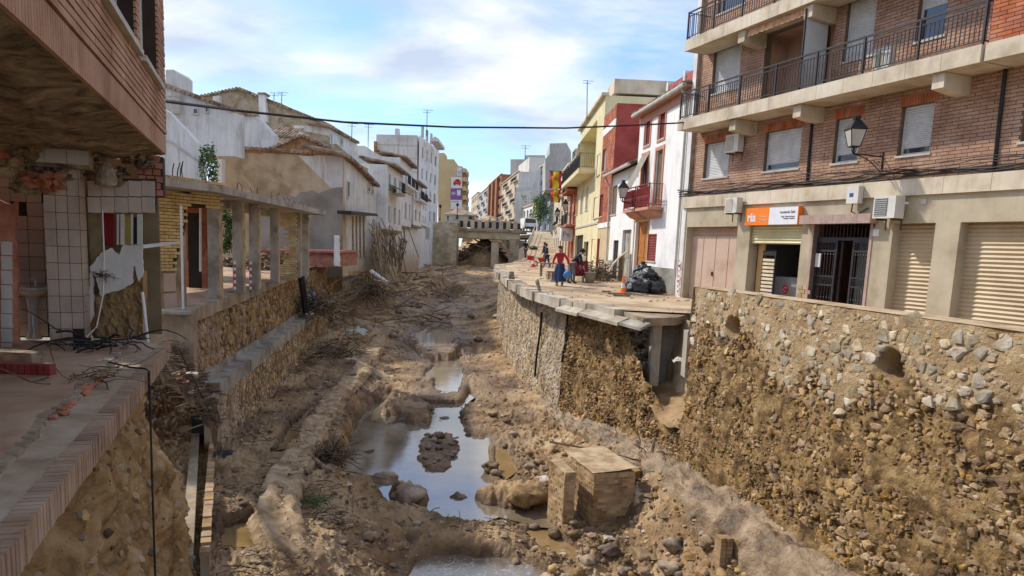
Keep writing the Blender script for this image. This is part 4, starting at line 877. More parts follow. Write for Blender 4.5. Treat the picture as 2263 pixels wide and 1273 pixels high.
def lantern(label, top, wallpt, s=1., group='wrought-iron street lanterns'):
    """four-sided lantern on a scrolled wall bracket; top = centre of lamp base"""
    c = Vector(top); w = Vector(wallpt); t = thing('street_lantern', label, 'street lamp', w, group)
    def fr4(r0, z0, r1, z1, mb):
        q0 = [(c.x + r0 * a, c.y + r0 * b, c.z + z0) for a, b in ((1, 1), (-1, 1), (-1, -1), (1, -1))]; q1 = [(c.x + r1 * a, c.y + r1 * b, c.z + z1) for a, b in ((1, 1), (-1, 1), (-1, -1), (1, -1))]
        for i in range(4): mb.poly([q0[i], q0[(i + 1) % 4], q1[(i + 1) % 4], q1[i]])
        return q0, q1
    gl = MB(); q0, q1 = fr4(.115 * s, .02 * s, .205 * s, .46 * s, gl); gl.build('glass_panes', mat('lantern_glass', [(.46, .44, .40), (.56, .54, .50)], rough=.25, bump=0), t)
    ir = MB()
    for a, b in zip(q0, q1): ir.tube([a, b], .014 * s, 5)
    for q in (q0, q1):
        for i in range(4): ir.tube([q[i], q[(i + 1) % 4]], .014 * s, 5)
    ir.build('frame', M_iron, t)
    rf = MB(); fr4(.235 * s, .465 * s, .10 * s, .68 * s, rf); fr4(.10 * s, .68 * s, .055 * s, .72 * s, rf); fr4(.07 * s, .72 * s, .085 * s, .80 * s, rf); rf.poly([(c.x + .085 * s * a, c.y + .085 * s * b, c.z + .8 * s) for a, b in ((1, 1), (-1, 1), (-1, -1), (1, -1))]); rf.poly([(c.x + .235 * s * a, c.y + .235 * s * b, c.z + .464 * s) for a, b in ((1, 1), (-1, 1), (-1, -1), (1, -1))]); rf.build('lamp_roof', M_iron, t)
    br = MB(); b0 = c - Vector((0, 0, .16 * s)); br.tube([c, b0], .03 * s, 6)
    for a in ((1, 1), (-1, -1)): br.tube([(c.x + .115 * s * a[0], c.y + .115 * s * a[1], c.z + .02 * s), (c.x + .09 * s * a[0], c.y + .09 * s * a[1], c.z - .1 * s), b0], .012 * s, 5)
    up = Vector((w.x, w.y, b0.z - .02)); br.tube([b0, up], .02 * s, 6); dn = w - Vector((0, 0, .3 * s)); br.tube([up + Vector((0, 0, .12 * s)), dn], .025 * s, 6)
    d = (up - b0)
    br.tube([b0 + d * k - Vector((0, 0, (.02 + .42 * k * k) * s)) for k in np.linspace(0, 1, 9)], .014 * s, 5)
    for k in (.45, .68, .86):
        p = b0 + d * k - Vector((0, 0, .10 * s + .1 * k * s)); br.tube([p + (d.normalized() * math.cos(a) + Vector((0, 0, math.sin(a)))) * (.07 * s * (1 - a / 9)) for a in np.linspace(0, 6.5, 12)], .01 * s, 4)
    br.build('bracket', M_iron, t); return t
lu, lz = RB.hit(1886, 336, 1.0); lw, lwz = RB.hit(1929, 352, .03); lantern('black street lantern on scrolled bracket in front of brick first-floor windows', RB.P(lu, 1.0, lz + .12), RB.P(lu + .1, .03, lz - .12))
# cable bundle over the band
rr = random.Random(9)
for k in range(6):
    pts = [RB.P(u, .06 + .02 * k, zb1 + .06 + .055 * k + .05 * math.sin(u * 1.3 + k) + rr.uniform(-.03, .03)) for u in np.arange(-.3, UE, .45)]; cable(pts, .022 if k < 3 else .012, 'tangled black cable of the bundle running along the shop band', group='cables along the brick facade')
for x0, y0, x1, y1 in ((2222, 150, 2196, 378), (1795, 262, 1783, 405)):
    a, b = RB.hit(x0, y0, .05), RB.hit(x1, y1, .05); cable([RB.P(a[0], .05, a[1]), RB.P(a[0] + .03, .06, (a[1] + b[1]) / 2), RB.P(b[0], .05, b[1]), RB.P(b[0], .06, zb1 + .1)], .045, 'thick black conduit climbing the brick wall beside ' + ('the bay slab' if x0 > 2000 else 'a wide first-floor window'), name='conduit')
for k in range(4): cable([RB.P(.28 + .07 * k, .05, zz) for zz in np.linspace(zb1, zt_, 8)], .014, 'thin rusty cable running up the corner of the brick block', M_steel, group='cables up the corner of the brick block')

# ------------------------------------------------------------------ white house with red balconies
WH = Fr(FAC[2], (FAC[1][0] - FAC[2][0], FAC[1][1] - FAC[2][1]), 1); WL = leng(FAC[2], FAC[1]) - .03; ZW = -1.75
M_redw = mat('dark_red_wood', [(.20, .025, .025), (.29, .045, .042)], scale=3, rough=.6, bump=.1); M_sal = mat('salmon_trim', [(.48, .22, .14), (.56, .29, .20)], scale=3, rough=.8, bump=.1, streak=.3); M_blindw = mat('brown_blind', [(.20, .14, .10), (.28, .21, .15)], scale=3, rough=.8)
wh = thing('white_townhouse', 'tall white townhouse with dark red iron balconies and salmon window trim', 'house', WH.P(WL / 2, 0, ZW))
ez = (WH.hit(1399, 258, .35)[1] + WH.hit(1488, 204, .35)[1]) / 2
def R4(fr, rects, zs=None): return [fr.rect(*r) for r in rects]
wu = R4(WH, [(1426, 262, 1438, 320), (1457, 238, 1471, 300)]); wm = R4(WH, [(1419, 343, 1432, 408), (1450, 322, 1465, 402)]); dw = R4(WH, [(1402, 489, 1430, 621), (1431, 517, 1450, 577)])
dw[0] = (dw[0][0], dw[0][1], ZW, dw[0][3])
wu = [(a[0], a[1], wu[0][2], wu[0][3]) for a in wu]; zf = WH.hit(1440, 462, .6)[1] + .12; wm = [(a[0], a[1], zf + .05, zf + 2.5) for a in wm]
wall(WH, 0, WL, ZW, ez, wu + wm + dw, M_wmud, wh, 'wall', .22); body(wh, WH, 0, WL, ZW, ez, 8, M_wmud)
for r in wu:
    window(wh, WH, r, 'shut', .1, m=M_redw); frame_bars(MB(), WH, r[0] - .12, r[1] + .12, .0, r[2] - .12, r[3] + .12, .12, .035).build('window_trim', M_sal, wh)
for r in wm:
    window(wh, WH, r, 'shut', .12, m=M_blindw, sill=False, name='balcony_door'); frame_bars(MB(), WH, r[0] - .15, r[1] + .15, .0, r[2], r[3] + .15, .15, .04).build('window_trim', M_sal, wh)
for i, r in enumerate(wm):
    c = (r[0] + r[1]) / 2; hw = .95; MB().box(WH, c - hw, c + hw, .0, .68, zf - .12, zf).build('balcony_slab', M_sal, wh)
    MB().prism([WH.P(c - hw + .1, .0, zf - .125), WH.P(c - hw + .1, .6, zf - .125), WH.P(c - hw + .1, .35, zf - .34), WH.P(c - hw + .1, .0, zf - .44)], Vector((WH.u.x, WH.u.y, 0)) * (2 * hw - .2)).build('balcony_base', M_sal, wh)
    railing(wh, WH, c - hw + .03, c + hw - .03, .64, zf, 1.0, M_redw, .075, depth=.6)
    x = MB()
    for k in range(9): 
        u = c - hw + .12 + (2 * hw - .24) * k / 8; x.tube([WH.P(u + .07 * math.cos(t), .645, zf + .3 + .12 * math.sin(t)) for t in np.linspace(0, 6.28, 9)], .012, 4)
    x.box(WH, c - hw + .03, c + hw - .03, .635, .65, zf + .45, zf + .5); x.build('railing_scrolls', M_redw, wh)
# awning blind hanging out over the farther balcony
r = wm[0]; MB().prism([WH.P(r[0] - .1, .05, r[3]), WH.P(r[1] + .1, .05, r[3]), WH.P(r[1] + .1, .75, zf + 1.0), WH.P(r[0] - .1, .75, zf + 1.0)], (0, 0, -.02)).build('hanging_blind', mat('grey_canvas', [(.24, .21, .17), (.32, .28, .23)], rough=.9), wh)
for k, r in enumerate(dw[1:]): window(wh, WH, r, 'shut', .05, m=M_redw)
M_ochre = mat('ochre_stone', [(.42, .28, .13), (.55, .40, .22)], scale=2, rough=.8, bump=.1); M_odoor = mat('orange_wood', [(.36, .13, .03), (.46, .19, .05)], scale=4, rough=.5, bump=.08)
window(wh, WH, dw[0], 'door', .2, m=M_odoor, sill=False, name='front_door'); frame_bars(MB(), WH, dw[0][0] - .28, dw[0][1] + .1, -.02, ZW, dw[0][3] + .28, .1, .05).build('door_surround', M_ochre, wh); MB().box(WH, dw[0][0] - .3, dw[0][1] + .12, .0, .055, dw[0][3] + .02, dw[0][3] + .34).build('door_lintel', M_ochre, wh)
M_dado = mat('grey_marble', [(.20, .185, .16), (.33, .31, .275), (.40, .375, .33)], scale=1.2, rough=.55, bump=.1, streak=.5, mud=(-2.2, -1.3, (.36, .27, .17)))
zd = WH.hit(1450, 590)[1]; MB().box(WH, dw[0][1] + .13, WL - .35, .0, .03, ZW, zd).build('dado', M_dado, wh)
MB().box(WH, 0, WL, -.05, .25, ez - .02, ez + .07).build('eave_board', M_sal, wh); MB().box(WH, 0, WL, .003, .03, ez - .42, ez - .02).build('eave_band', M_sal, wh)
gut = MB().tube([WH.P(u, .36, ez + .02) for u in np.linspace(-.1, WL + .1, 12)], .09, 8).build('gutter', M_sill, wh)
MB().tube([WH.P(WL - .32, .36, ez), WH.P(WL - .25, .08, ez - .5), WH.P(WL - .25, .08, -.8)], .055, 8).build('downpipe', M_sill, wh)
def tiles(parent, fr, u0, u1, n0, z0, n1, z1, pitch=.24, name='roof'):
    """barrel-tile roof slope: the tiles of a row as half-round ridges"""
    sl = MB().poly([fr.P(u0, n0, z0), fr.P(u1, n0, z0), fr.P(u1, n1, z1), fr.P(u0, n1, z1)]).build(name, M_tile, parent)
    n = max(2, int((u1 - u0) / pitch)); mb = MB()
    rows = max(2, min(14, int(math.hypot(n1 - n0, z1 - z0) / .4)))
    for i in range(n):
        u = u0 + (u1 - u0) * (i + .5) / n
        for k in range(rows):
            a, b = k / rows, (k + 1.08) / rows
            mb.tube([fr.P(u + rnd.uniform(-.01, .01), n0 + (n1 - n0) * a, z0 + (z1 - z0) * a + .03), fr.P(u, n0 + (n1 - n0) * b, z0 + (z1 - z0) * b + .015)], pitch * .36, 6)
    stuff(mb.build('tile_courses', M_tile, sl)); return sl
tiles(wh, WH, -.1, WL + .05, .42, ez + .06, -1.3, ez + .42)
pz0 = ez + .3; MB().box(WH, -.02, WL, -1.4, -1.2, pz0, pz0 + .45).build('parapet', M_white, wh)
for k in range(4):
    u = WL * k / 3 - (.2 if k == 3 else 0) ; MB().box(WH, u, u + .22, -1.42, -1.16, pz0, pz0 + 1.35).build('parapet_post', M_white, wh)
for k in range(3): MB().box(WH, WL * k / 3 + .24, WL * (k + 1) / 3 - .03, -1.36, -1.24, pz0 + .455, pz0 + 1.2).build('parapet_panel', mat('red_lattice', [(.30, .05, .05), (.45, .14, .13)], scale=14, rough=.8, pos=(.45, .55)), wh)

# ------------------------------------------------------------------ low white house with tiled eave
SH = Fr(FAC[3], (FAC[2][0] - FAC[3][0], FAC[2][1] - FAC[3][1]), 1); SL = leng(FAC[3], FAC[2]) - .03
shs = thing('low_white_house', 'low two-storey white house with mossy tiled eave beside tall townhouse', 'house', SH.P(SL / 2, 0, -1.5))
se = SH.hit(1360, 380, .3)[1]
hw_ = R4(SH, [(1352, 411, 1363, 474), (1354, 531, 1365, 605), (1373, 508, 1392, 621)]); hw_[1] = (*hw_[1][:2], -1.55, hw_[1][3]); hw_[2] = (*hw_[2][:2], -1.55, hw_[2][3])
wall(SH, 0, SL, -1.75, se, hw_, M_wmud, shs, 'wall', .2); body(shs, SH, 0, SL, -1.75, se, 7, M_wmud)
window(shs, SH, hw_[0], 'shut', .1, m=M_blindw); window(shs, SH, hw_[1], 'door', .12, m=M_iron, sill=False, name='door'); window(shs, SH, hw_[2], 'door', .18, m=M_conc, sill=False, name='door')
MB().box(SH, 0, hw_[1][0] - .05, .0, .025, -1.75, -.5).build('dado', M_dado, shs); MB().box(SH, hw_[1][1] + .05, hw_[2][0] - .05, .0, .025, -1.75, -.5).build('dado', M_dado, shs)
rz = SH.hit(1400, 335, -2.2)[1]; tiles(shs, SH, -.45, SL, .4, se + .05, -3.2, se + 1.35); MB().tube([SH.P(u, .42, se) for u in np.linspace(-.5, SL, 10)], .08, 8).build('gutter', M_sill, shs)
MB().tube([SH.P(-.42, .4, se), SH.P(-.3, .1, se - .6), SH.P(-.1, .08, -.6)], .05, 8).build('downpipe', M_sill, shs)
a = SH.hit(1376, 438, 1.0); lantern('street lantern hanging from the low white house near red balconies', SH.P(a[0], 1.0, a[1]), SH.P(a[0] + .5, .03, a[1] - .1))

# ------------------------------------------------------------------ red brick house with red end wall
RH = Fr(FAC[4], (FAC[3][0] - FAC[4][0], FAC[3][1] - FAC[4][1]), 1); RL = leng(FAC[4], FAC[3]) - .03
rh = thing('red_brick_house', 'narrow red brick house with a deep red painted end wall', 'house', RH.P(RL / 2, 0, -1.5))
rt = RH.hit(1346, 248)[1]; M_redp = mat('red_end_wall', [(.30, .05, .045), (.40, .075, .065), (.43, .11, .085)], scale=.8, rough=.85, bump=.15, streak=.2)
rw_ = R4(RH, [(1319, 342, 1326, 386), (1332, 331, 1339, 378), (1312, 434, 1333, 480), (1306, 528, 1324, 590)]); rw_[0] = (*rw_[0][:2], *rw_[1][2:]); rw_[3] = (*rw_[3][:2], -1.5, rw_[3][3])
zl = RH.hit(1322, 500)[1]
wall(RH, 0, RL, -1.75, zl, [rw_[3]], mat('ochre_paint', [(.48, .36, .20), (.58, .46, .28)], rough=.85, mud=(-2.2, -1.2, (.38, .28, .18)), streak=.2), rh, 'ground_wall', .2)
brickwork(rh, RH, 0, RL, zl, rt, rw_[:3], M_brickr, L=.3, H=.09, nbig=0); body(rh, RH, 0, RL, -1.75, rt, 6, M_redp)
for r in rw_[:2]: window(rh, RH, r, 'blind', .15)
window(rh, RH, rw_[2], 'shut', .1, m=M_redw); window(rh, RH, rw_[3], 'door', .2, m=M_ochre, sill=False, name='door')
zbd = RH.hit(1330, 300)[1]; MB().box(RH, -.01, RL + .01, .0, .045, zbd - .2, zbd + .2).build('white_band', M_white, rh); MB().box(RH, -.01, RL + .01, .0, .045, zl - .15, zl + .15).build('white_band', M_white, rh)

# ------------------------------------------------------------------ yellow house
YB = Fr(FAC[5], (FAC[4][0] - FAC[5][0], FAC[4][1] - FAC[5][1]), 1); YL = leng(FAC[5], FAC[4]) - .03
M_yel = mat('yellow_render', [(.58, .50, .28), (.70, .62, .38), (.74, .67, .44)], scale=.8, rough=.88, bump=.2, streak=.15, mud=(-1.9, -.9, (.42, .32, .2)))
yb = thing('yellow_house', 'pale yellow three-storey house with a projecting corner balcony', 'house', YB.P(YL / 2, 0, -1.4))
yt = YB.hit(1325, 230)[1]
yw = R4(YB, [(1264, 334, 1271, 374), (1276, 296, 1316, 388), (1272, 426, 1278, 471), (1283, 422, 1289, 469), (1294, 419, 1300, 468), (1270, 520, 1287, 590), (1289, 534, 1299, 590)])
for k in (5, 6): yw[k] = (*yw[k][:2], -1.4, yw[k][3])
zz_ = [(yw[2][2] + yw[4][2]) / 2, (yw[2][3] + yw[4][3]) / 2]
for k in (2, 3, 4): yw[k] = (*yw[k][:2], *zz_)
wall(YB, 0, YL, -1.75, yt, yw, M_yel, yb, 'wall', .22); body(yb, YB, 0, YL, -1.75, yt, 10, M_yel)
window(yb, YB, yw[0], 'glass', .15)
for k in (2, 3, 4): window(yb, YB, yw[k], 'blind', .15)
for k in (5, 6): window(yb, YB, yw[k], 'door', .25, m=M_iron, sill=False, name='shop_door')
a, b, c, d = yw[1]; mb = MB()
for (p, q) in (((a, c), (a, d)), ((b, c), (b, d)), ((a, d), (b, d)), ((a, c), (b, c))): mb.poly([YB.P(p[0], -.21, p[1]), YB.P(q[0], -.21, q[1]), YB.P(q[0], -1.4, q[1]), YB.P(p[0], -1.4, p[1])])
mb.poly([YB.P(a, -1.4, c), YB.P(b, -1.4, c), YB.P(b, -1.4, d), YB.P(a, -1.4, d)]); mb.build('loggia', M_yel, yb); window(yb, YB, (b - 2.2, b - 1.0, c + .02, c + 2.2), 'glass', 1.3, sill=False, name='balcony_door')
MB().box(YB, a - 1.2, b + .2, .0, 1.1, c - .32, c - .02).build('balcony_slab', M_yel, yb); railing(yb, YB, a - 1.1, b + .1, 1.04, c, 1.0, depth=1.0)
MB().box(YB, -.05, YL + .05, -.2, .25, yt - .02, yt + .16).build('roof_edge', M_cream, yb); MB().box(YB, 0, YL, .0, .06, YB.hit(1290, 500)[1] - .06, YB.hit(1290, 500)[1] + .06).build('string_course', M_sill, yb)
MB().box(YB, YL - 3, YL, -9, -.5, yt + .165, yt + 1.0).build('penthouse', M_cream, yb)
# ------------------------------------------------------------------ houses farther up the street with balconies, flags, lanterns
M_pk = mat('peach_render', [(.50, .40, .28), (.62, .52, .38)], rough=.88, streak=.3, mud=(-1.4, -.2, (.42, .32, .2)))
def block(name, label, fr, L, z0, z1, dep, m, rows, cols_, cat='house', roof=None, style='glass', wr=.42, hr=.5, balc=0, group=None, um=.12, mside=None, wmat=None, zgr=0, eave=True):
    """plain block with a grid of real windows on its facade"""
    t = thing(name, label, cat, fr.P(L / 2, 0, z0), group); fh = (z1 - z0 - zgr) / rows; cw_ = L / cols_; hs = []
    for r in range(rows):
        for c in range(cols_):
            u = cw_ * (c + .5); hs.append((u - cw_ * wr / 2, u + cw_ * wr / 2, z0 + zgr + fh * (r + .5 - hr / 2), z0 + zgr + fh * (r + .5 + hr / 2)))
    wall(fr, 0, L, z0, z1, hs, m, t, 'wall', .2); body(t, fr, 0, L, z0, z1, dep, mside or m, roof)
    for i, h in enumerate(hs): window(t, fr, h, style if i % 3 else 'glass', .15, m=wmat)
    if balc:
        for r in range(1, rows):
            zz = z0 + zgr + fh * (r + .5 - hr / 2) - .05
            for c in range(cols_):
                if (c + r) % balc == 0 or balc == 1:
                    u0, u1 = cw_ * (c + .06), cw_ * (c + .94); s = MB().box(fr, u0, u1, .0, .75, zz - .18, zz - .02).build('balcony', m, t); mb = MB(); 
                    mb.box(fr, u0, u1, .70, .73, zz + .85, zz + .9); mb.box(fr, u0, u1, .7, .73, zz + .05, zz + .08)
                    for i in range(int((u1 - u0) / .16)): mb.box(fr, u0 + i * .16, u0 + i * .16 + .025, .705, .725, zz + .08, zz + .85)
                    mb.build('balcony_rail', M_iron, s)
    if eave: MB().box(fr, -.05, L + .05, -.3, .3, z1 + .005, z1 + .2).build('roof_edge', roof or M_cream, t)
    return t
B1f = Fr(FAC[6], (FAC[5][0] - FAC[6][0], FAC[5][1] - FAC[6][1]), 1); BL = leng(FAC[6], FAC[5])
def clip_fr(fr, a): return Fr(fr.P(a, 0, 0)[:2], fr.u, 1)
block('balcony_house', 'orange brick house with projecting balconies just beyond the yellow house', clip_fr(B1f, BL - 7), 6.9, -1.3, 7.3, 9, M_brickr, 3, 2, balc=1, wr=.4, hr=.62)
block('flag_house', 'peach house hung with two yellow and red flags', clip_fr(B1f, BL - 18), 10.8, -1.2, 7.6, 9, M_pk, 3, 3, balc=2)
B2f = Fr(FAC[7], (FAC[6][0] - FAC[7][0], FAC[6][1] - FAC[7][1]), 1); B2L = leng(FAC[7], FAC[6])
block('cream_street_house', 'cream house behind the street tree at the top of the ramp', clip_fr(B2f, B2L - 13), 12.8, -1.0, 8.0, 9, M_cream, 3, 4)
bs = YB.rect(1239, 505, 1260, 533, .4); o = thing('projecting_sign', 'white box sign with letters projecting from the house beyond yellow house', 'sign', B1f.P(BL - 1.5, .5, 1)); px_, pzz = B1f.hit(1252, 518, .5)
MB().box(B1f, px_ - 1.2, px_ + .6, .02, 1.0, pzz - .55, pzz + .5).build('box', M_white, o)
f3 = Fr(B1f.P(px_ + .6, 1.0, 0)[:2], (-B1f.n.x, -B1f.n.y), -1); text('Pe', Fr(B1f.P(px_ + .604, .98, 0)[:2], (-B1f.n.x, -B1f.n.y), 1 if Fr((0,0), (-B1f.n.x, -B1f.n.y), 1).n.dot(B1f.u) > 0 else -1), .1, 0, pzz - .2, .62, M_dk, o)
for k, (x, y, Y) in enumerate(((1249, 465, 62), (1231, 480, 72), (1225, 508, 84))):
    p = at_y(x, y, Y); fx_ = float(np.interp(Y, [q[1] for q in FAC], [q[0] for q in FAC])); lantern('street lantern on the far house fronts, ' + ('at the orange brick house', 'at the peach house', 'farthest up the ramp')[k], p, (fx_ - .03, Y + .2, p.z - .1), 1.15)
M_flr = mat('flag_red', [(.55, .06, .07), (.62, .10, .10)], rough=.9, bump=.05); M_fly = mat('flag_yellow', [(.85, .66, .03), (.9, .72, .06)], rough=.9, bump=.05); M_crest = mat('flag_crest', [(.35, .12, .06), (.5, .25, .08)], scale=5, rough=.9, bump=0)
for k, (x0, y0, x1, y1) in enumerate(((1215, 378, 1240, 417), (1218, 419, 1237, 448))):
    Y = 66.; a, b = at_y(x0, y0, Y), at_y(x1, y1, Y); t = thing('hanging_flag', ('large', 'small')[k] + ' yellow flag with red edge bands and crest hung ' + ('above the other one', 'below the other one')[k], 'flag', (a.x, Y, b.z), 'flags over the street'); w = b.x - a.x
    def strip(f0, f1, m_, nm):
        n = 12; xs = [a.x + w * (f0 + (f1 - f0) * i / 4) for i in range(5)]; mb = MB()
        for j in range(n):
            for i in range(4):
                q = [(xs[i], j), (xs[i + 1], j), (xs[i + 1], j + 1), (xs[i], j + 1)]; mb.poly([(x + .06 * math.sin(jj * .8), Y + .12 * math.sin(x * 7 + jj * .5), a.z + (b.z - a.z) * jj / n) for x, jj in q])
        return mb.build(nm, m_, t)
    strip(0, .25, M_flr, 'red_band'); strip(.25, .75, M_fly, 'yellow_band'); strip(.75, 1, M_flr, 'red_band')
    mb = MB(); cx, cz_ = a.x + w * .52, a.z + (b.z - a.z) * .45; s_ = w * .15
    mb.box(WF, cx - s_ * .5, cx + s_ * .5, Y - .2, Y - .19, cz_ - s_ * .7, cz_ + s_ * .6); mb.box(WF, cx - s_ * .95, cx - s_ * .7, Y - .2, Y - .19, cz_ - s_, cz_ + s_ * .5); mb.box(WF, cx + s_ * .7, cx + s_ * .95, Y - .2, Y - .19, cz_ - s_, cz_ + s_ * .5); mb.box(WF, cx - s_ * .45, cx + s_ * .45, Y - .2, Y - .19, cz_ + s_ * .7, cz_ + s_ * 1.1); mb.build('crest', M_crest, t)
    if k == 0: MB().tube([(a.x - .1, Y, a.z + .02), (a.x + w + .3, Y, a.z + .02), (a.x + w + 2.2, Y + 1, a.z + .1)], .03, 6).build('pole', M_steel, t)
# ------------------------------------------------------------------ tools for traced panels
def jag(pts, amp, seg, seed=1, keep=()):
    """roughen an outline (photo pixels); edges whose index is in keep stay straight"""
    rr = random.Random(seed); out = []
    for i, (a, b) in enumerate(zip(pts, pts[1:] + pts[:1])):
        out.append(a)
        if i in keep: continue
        n = int(math.hypot(b[0] - a[0], b[1] - a[1]) / seg)
        for k in range(1, n): t = k / n; out.append((a[0] + (b[0] - a[0]) * t + rr.uniform(-amp, amp), a[1] + (b[1] - a[1]) * t + rr.uniform(-amp, amp)))
    return out
def panel(fr, pts, off, th, m, name, parent):
    """plate of thickness th whose front outline lies on the wall plane"""
    P = [fr.P(*(lambda q: (q[0], off, q[1]))(fr.hit(x, y, off))) for x, y in pts]
    return MB().prism(P, Vector((-fr.n.x, -fr.n.y, 0)) * th).build(name, m, parent)
def in_poly(x, y, pts):
    c = False; n = len(pts)
    for k in range(n):
        (ax, ay), (bx, by) = pts[k], pts[(k + 1) % n]
        if (ay > y) != (by > y) and x < (bx - ax) * (y - ay) / (by - ay) + ax: c = not c
    return c
def px_of(p):
    x, y = project(p[0], p[1], p[2]); return float(x), float(y)
def FC(Y, x=0): return Fr((x, Y), (1, 0), 1)

# ------------------------------------------------------------------ ruined brick building on the left bank
C0 = Vector((-5.62, 11.75)); LBu = Vector((2.86, -7.98)).normalized(); LB = Fr(C0, LBu, -1); FLZ = -1.75; LE = 11.2
M_clad = mat('long_brown_brick', [(.33, .17, .098), (.44, .245, .148), (.50, .31, .20)], scale=1.2, rough=.85, bump=.3, bscale=40, isl=.07, obj_rand=.07)
M_clj = mat('dark_joint', [(.035, .022, .016), (.06, .04, .03)], rough=1, bump=.2)
M_sold = mat('edge_brick', [(.27, .165, .105), (.38, .25, .165), (.44, .31, .215)], scale=1.5, rough=.88, bump=.35, bscale=40, obj_rand=.22, isl=.12, streak=.12)
M_floor = mat('dusty_floor', [(.30, .18, .11), (.42, .275, .175), (.48, .34, .235)], scale=.9, rough=.8, bump=.25, bscale=12, distort=.7)
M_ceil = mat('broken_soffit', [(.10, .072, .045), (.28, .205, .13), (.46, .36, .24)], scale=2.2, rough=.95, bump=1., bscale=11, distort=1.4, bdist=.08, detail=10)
M_ptile = mat('pink_tile', [(.40, .30, .235), (.48, .37, .295), (.50, .40, .33)], scale=1.5, rough=.35, bump=.05, obj_rand=.1, spec=.5, streak=.2)
M_wtile = mat('white_tile', [(.50, .47, .42), (.60, .57, .52)], scale=1.5, rough=.3, bump=.04, obj_rand=.1, spec=.5, streak=.3)
M_plast = mat('broken_white_plaster', [(.52, .49, .44), (.68, .66, .62)], scale=1.6, rough=.9, bump=.3, streak=.25)
M_rbr = mat('hollow_red_brick', [(.26, .08, .045), (.38, .135, .075), (.46, .20, .12)], scale=3, rough=.9, bump=.4, obj_rand=.25)
lb = thing('ruined_brick_building', 'brown brick building with its flooded ground floor torn open above the riverbank', 'building', LB.P(3, -2, FLZ))
zc0 = LB.hit(370, 347)[1]; zc1 = zc0 + .30; ZT = 6.2
def EW0():
    f = Fr(LB.P(.12, -.12, 0)[:2], (-LB.n.x, -LB.n.y), 1)
    if f.n.y > 0: f.n = -f.n
    return f
# windows of the storey above
a = LB.hit(297, 112); b = LB.hit(216, 8); wz = a[1] + .02; w1 = (a[0], b[0], wz, wz + 1.5); a2 = LB.hit(346, 157); b2 = LB.hit(304, 98); w2 = (a2[0], b2[0], wz, wz + 1.5)
brickwork(lb, LB, 0, LE, zc1, ZT, [w1, w2], M_clad, L=.52, H=.078, proud=.03, j=.018, vj=.006, nbig=200, key=lambda u, z: u * 1.2 + (z - zc1), jm=M_clj, wallname='brick_wall')
sb = MB().box(LB, 0, LE, -.25, -.01, zc0, zc1).build('soldier_course', M_clad, lb)
me = MB().box(Fr((0, 0), LBu, -1), .005, .063, -.03, .015, 0, .285).mesh('soldier_brick', M_clad)
for i in range(int(LE / .068)): link('soldier_brick', me, sb, loc=LB.P(i * .068, 0, zc0 + .004))
for w in (w1, w2): 
    f = window(lb, LB, w, 'blind' if w is w2 else 'glass', .22, sill=False); MB().box(LB, w[0] - .03, w[1] + .03, -.2, .1, w[2] - .07, w[2] - .002).build('sill', M_sill, f)
EWu = Vector((-LB.n.x, -LB.n.y))                       # along the end wall, away from the river
mb = MB(); D = 5.0                                      # far end wall of the upper storey and its roof
mb.poly([LB.P(.0, -.02, zc0), LB.P(0, -D, zc0), LB.P(0, -D, ZT), LB.P(0, -.02, ZT)]); mb.poly([LB.P(0, -.02, ZT), LB.P(LE, -.02, ZT), LB.P(LE, -D, ZT), LB.P(0, -D, ZT)]); mb.poly([LB.P(0, -D, FLZ), LB.P(LE, -D, FLZ), LB.P(LE, -D, ZT), LB.P(0, -D, ZT)]); mb.build('end_wall', M_clad, lb)
# torn soffit
us = np.linspace(-.02, LE, 110); ns = np.linspace(0, 1, 60); U, N_ = np.meshgrid(us, ns); NN = -.02 - N_ * 4.9
SZ_ = zc0 - .003 - smooth01(N_ * 9) * (.04 + .2 * np.abs(fbm(U * .9, NN * .9, 71, 5, .6)) + .10 * np.abs(fbm(U * 3, NN * 3, 75, 4, .6)))
X = np.zeros_like(U); Y = np.zeros_like(U)
for i in range(U.shape[0]):
    for j in range(U.shape[1]): X[i, j], Y[i, j], _ = LB.P(U[i, j], NN[i, j], 0)
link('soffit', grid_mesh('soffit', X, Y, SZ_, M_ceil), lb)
# floor slab with brick-faced edge, ledge and broken tile line
fl = MB().box(LB, -.02, LE, -.56, -.03, FLZ - .26, FLZ - .045).build('floor_slab', mat('dusty_ledge', [(.27, .19, .12), (.40, .30, .20), (.47, .375, .27)], scale=2, rough=.9, bump=.5, bscale=12), lb)
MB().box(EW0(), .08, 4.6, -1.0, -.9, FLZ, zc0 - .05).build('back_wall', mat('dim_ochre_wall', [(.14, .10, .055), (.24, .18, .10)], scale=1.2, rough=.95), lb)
us = np.linspace(-.02, LE, 90); ns = np.linspace(0, 1, 40); U, N_ = np.meshgrid(us, ns); NN = -.46 - .1 * fbm(U * 1.4, U * 0, 81, 4) - N_ * 4.4; FZ = FLZ + .012 * fbm(U * 2, NN * 2, 85, 4) - .05 * (N_ < .015); X = np.zeros_like(U); Y = np.zeros_like(U)
for i in range(U.shape[0]):
    for j in range(U.shape[1]): X[i, j], Y[i, j], _ = LB.P(U[i, j], NN[i, j], 0)
link('floor', grid_mesh('floor', X, Y, FZ, M_floor), lb)
mb = MB(); rr = random.Random(4)                        # pale broken screed edge along the floor
for i in range(150):
    u = -.1 + i * .075; n0 = -.5 - .1 * float(fbm(np.array([u * 1.4]), np.array([0.]), 81, 4)[0]); mb.box(LB, u, u + .07, n0 - .06, n0 + rr.uniform(-.01, .035), FLZ - .05, FLZ + rr.uniform(-.02, .006))
mb.build('screed_edge', M_concmud, lb)
me = MB().box(Fr((0, 0), LBu, -1), .009, .061, -.14, .02, 0, .225).mesh('edge_brick', M_sold)
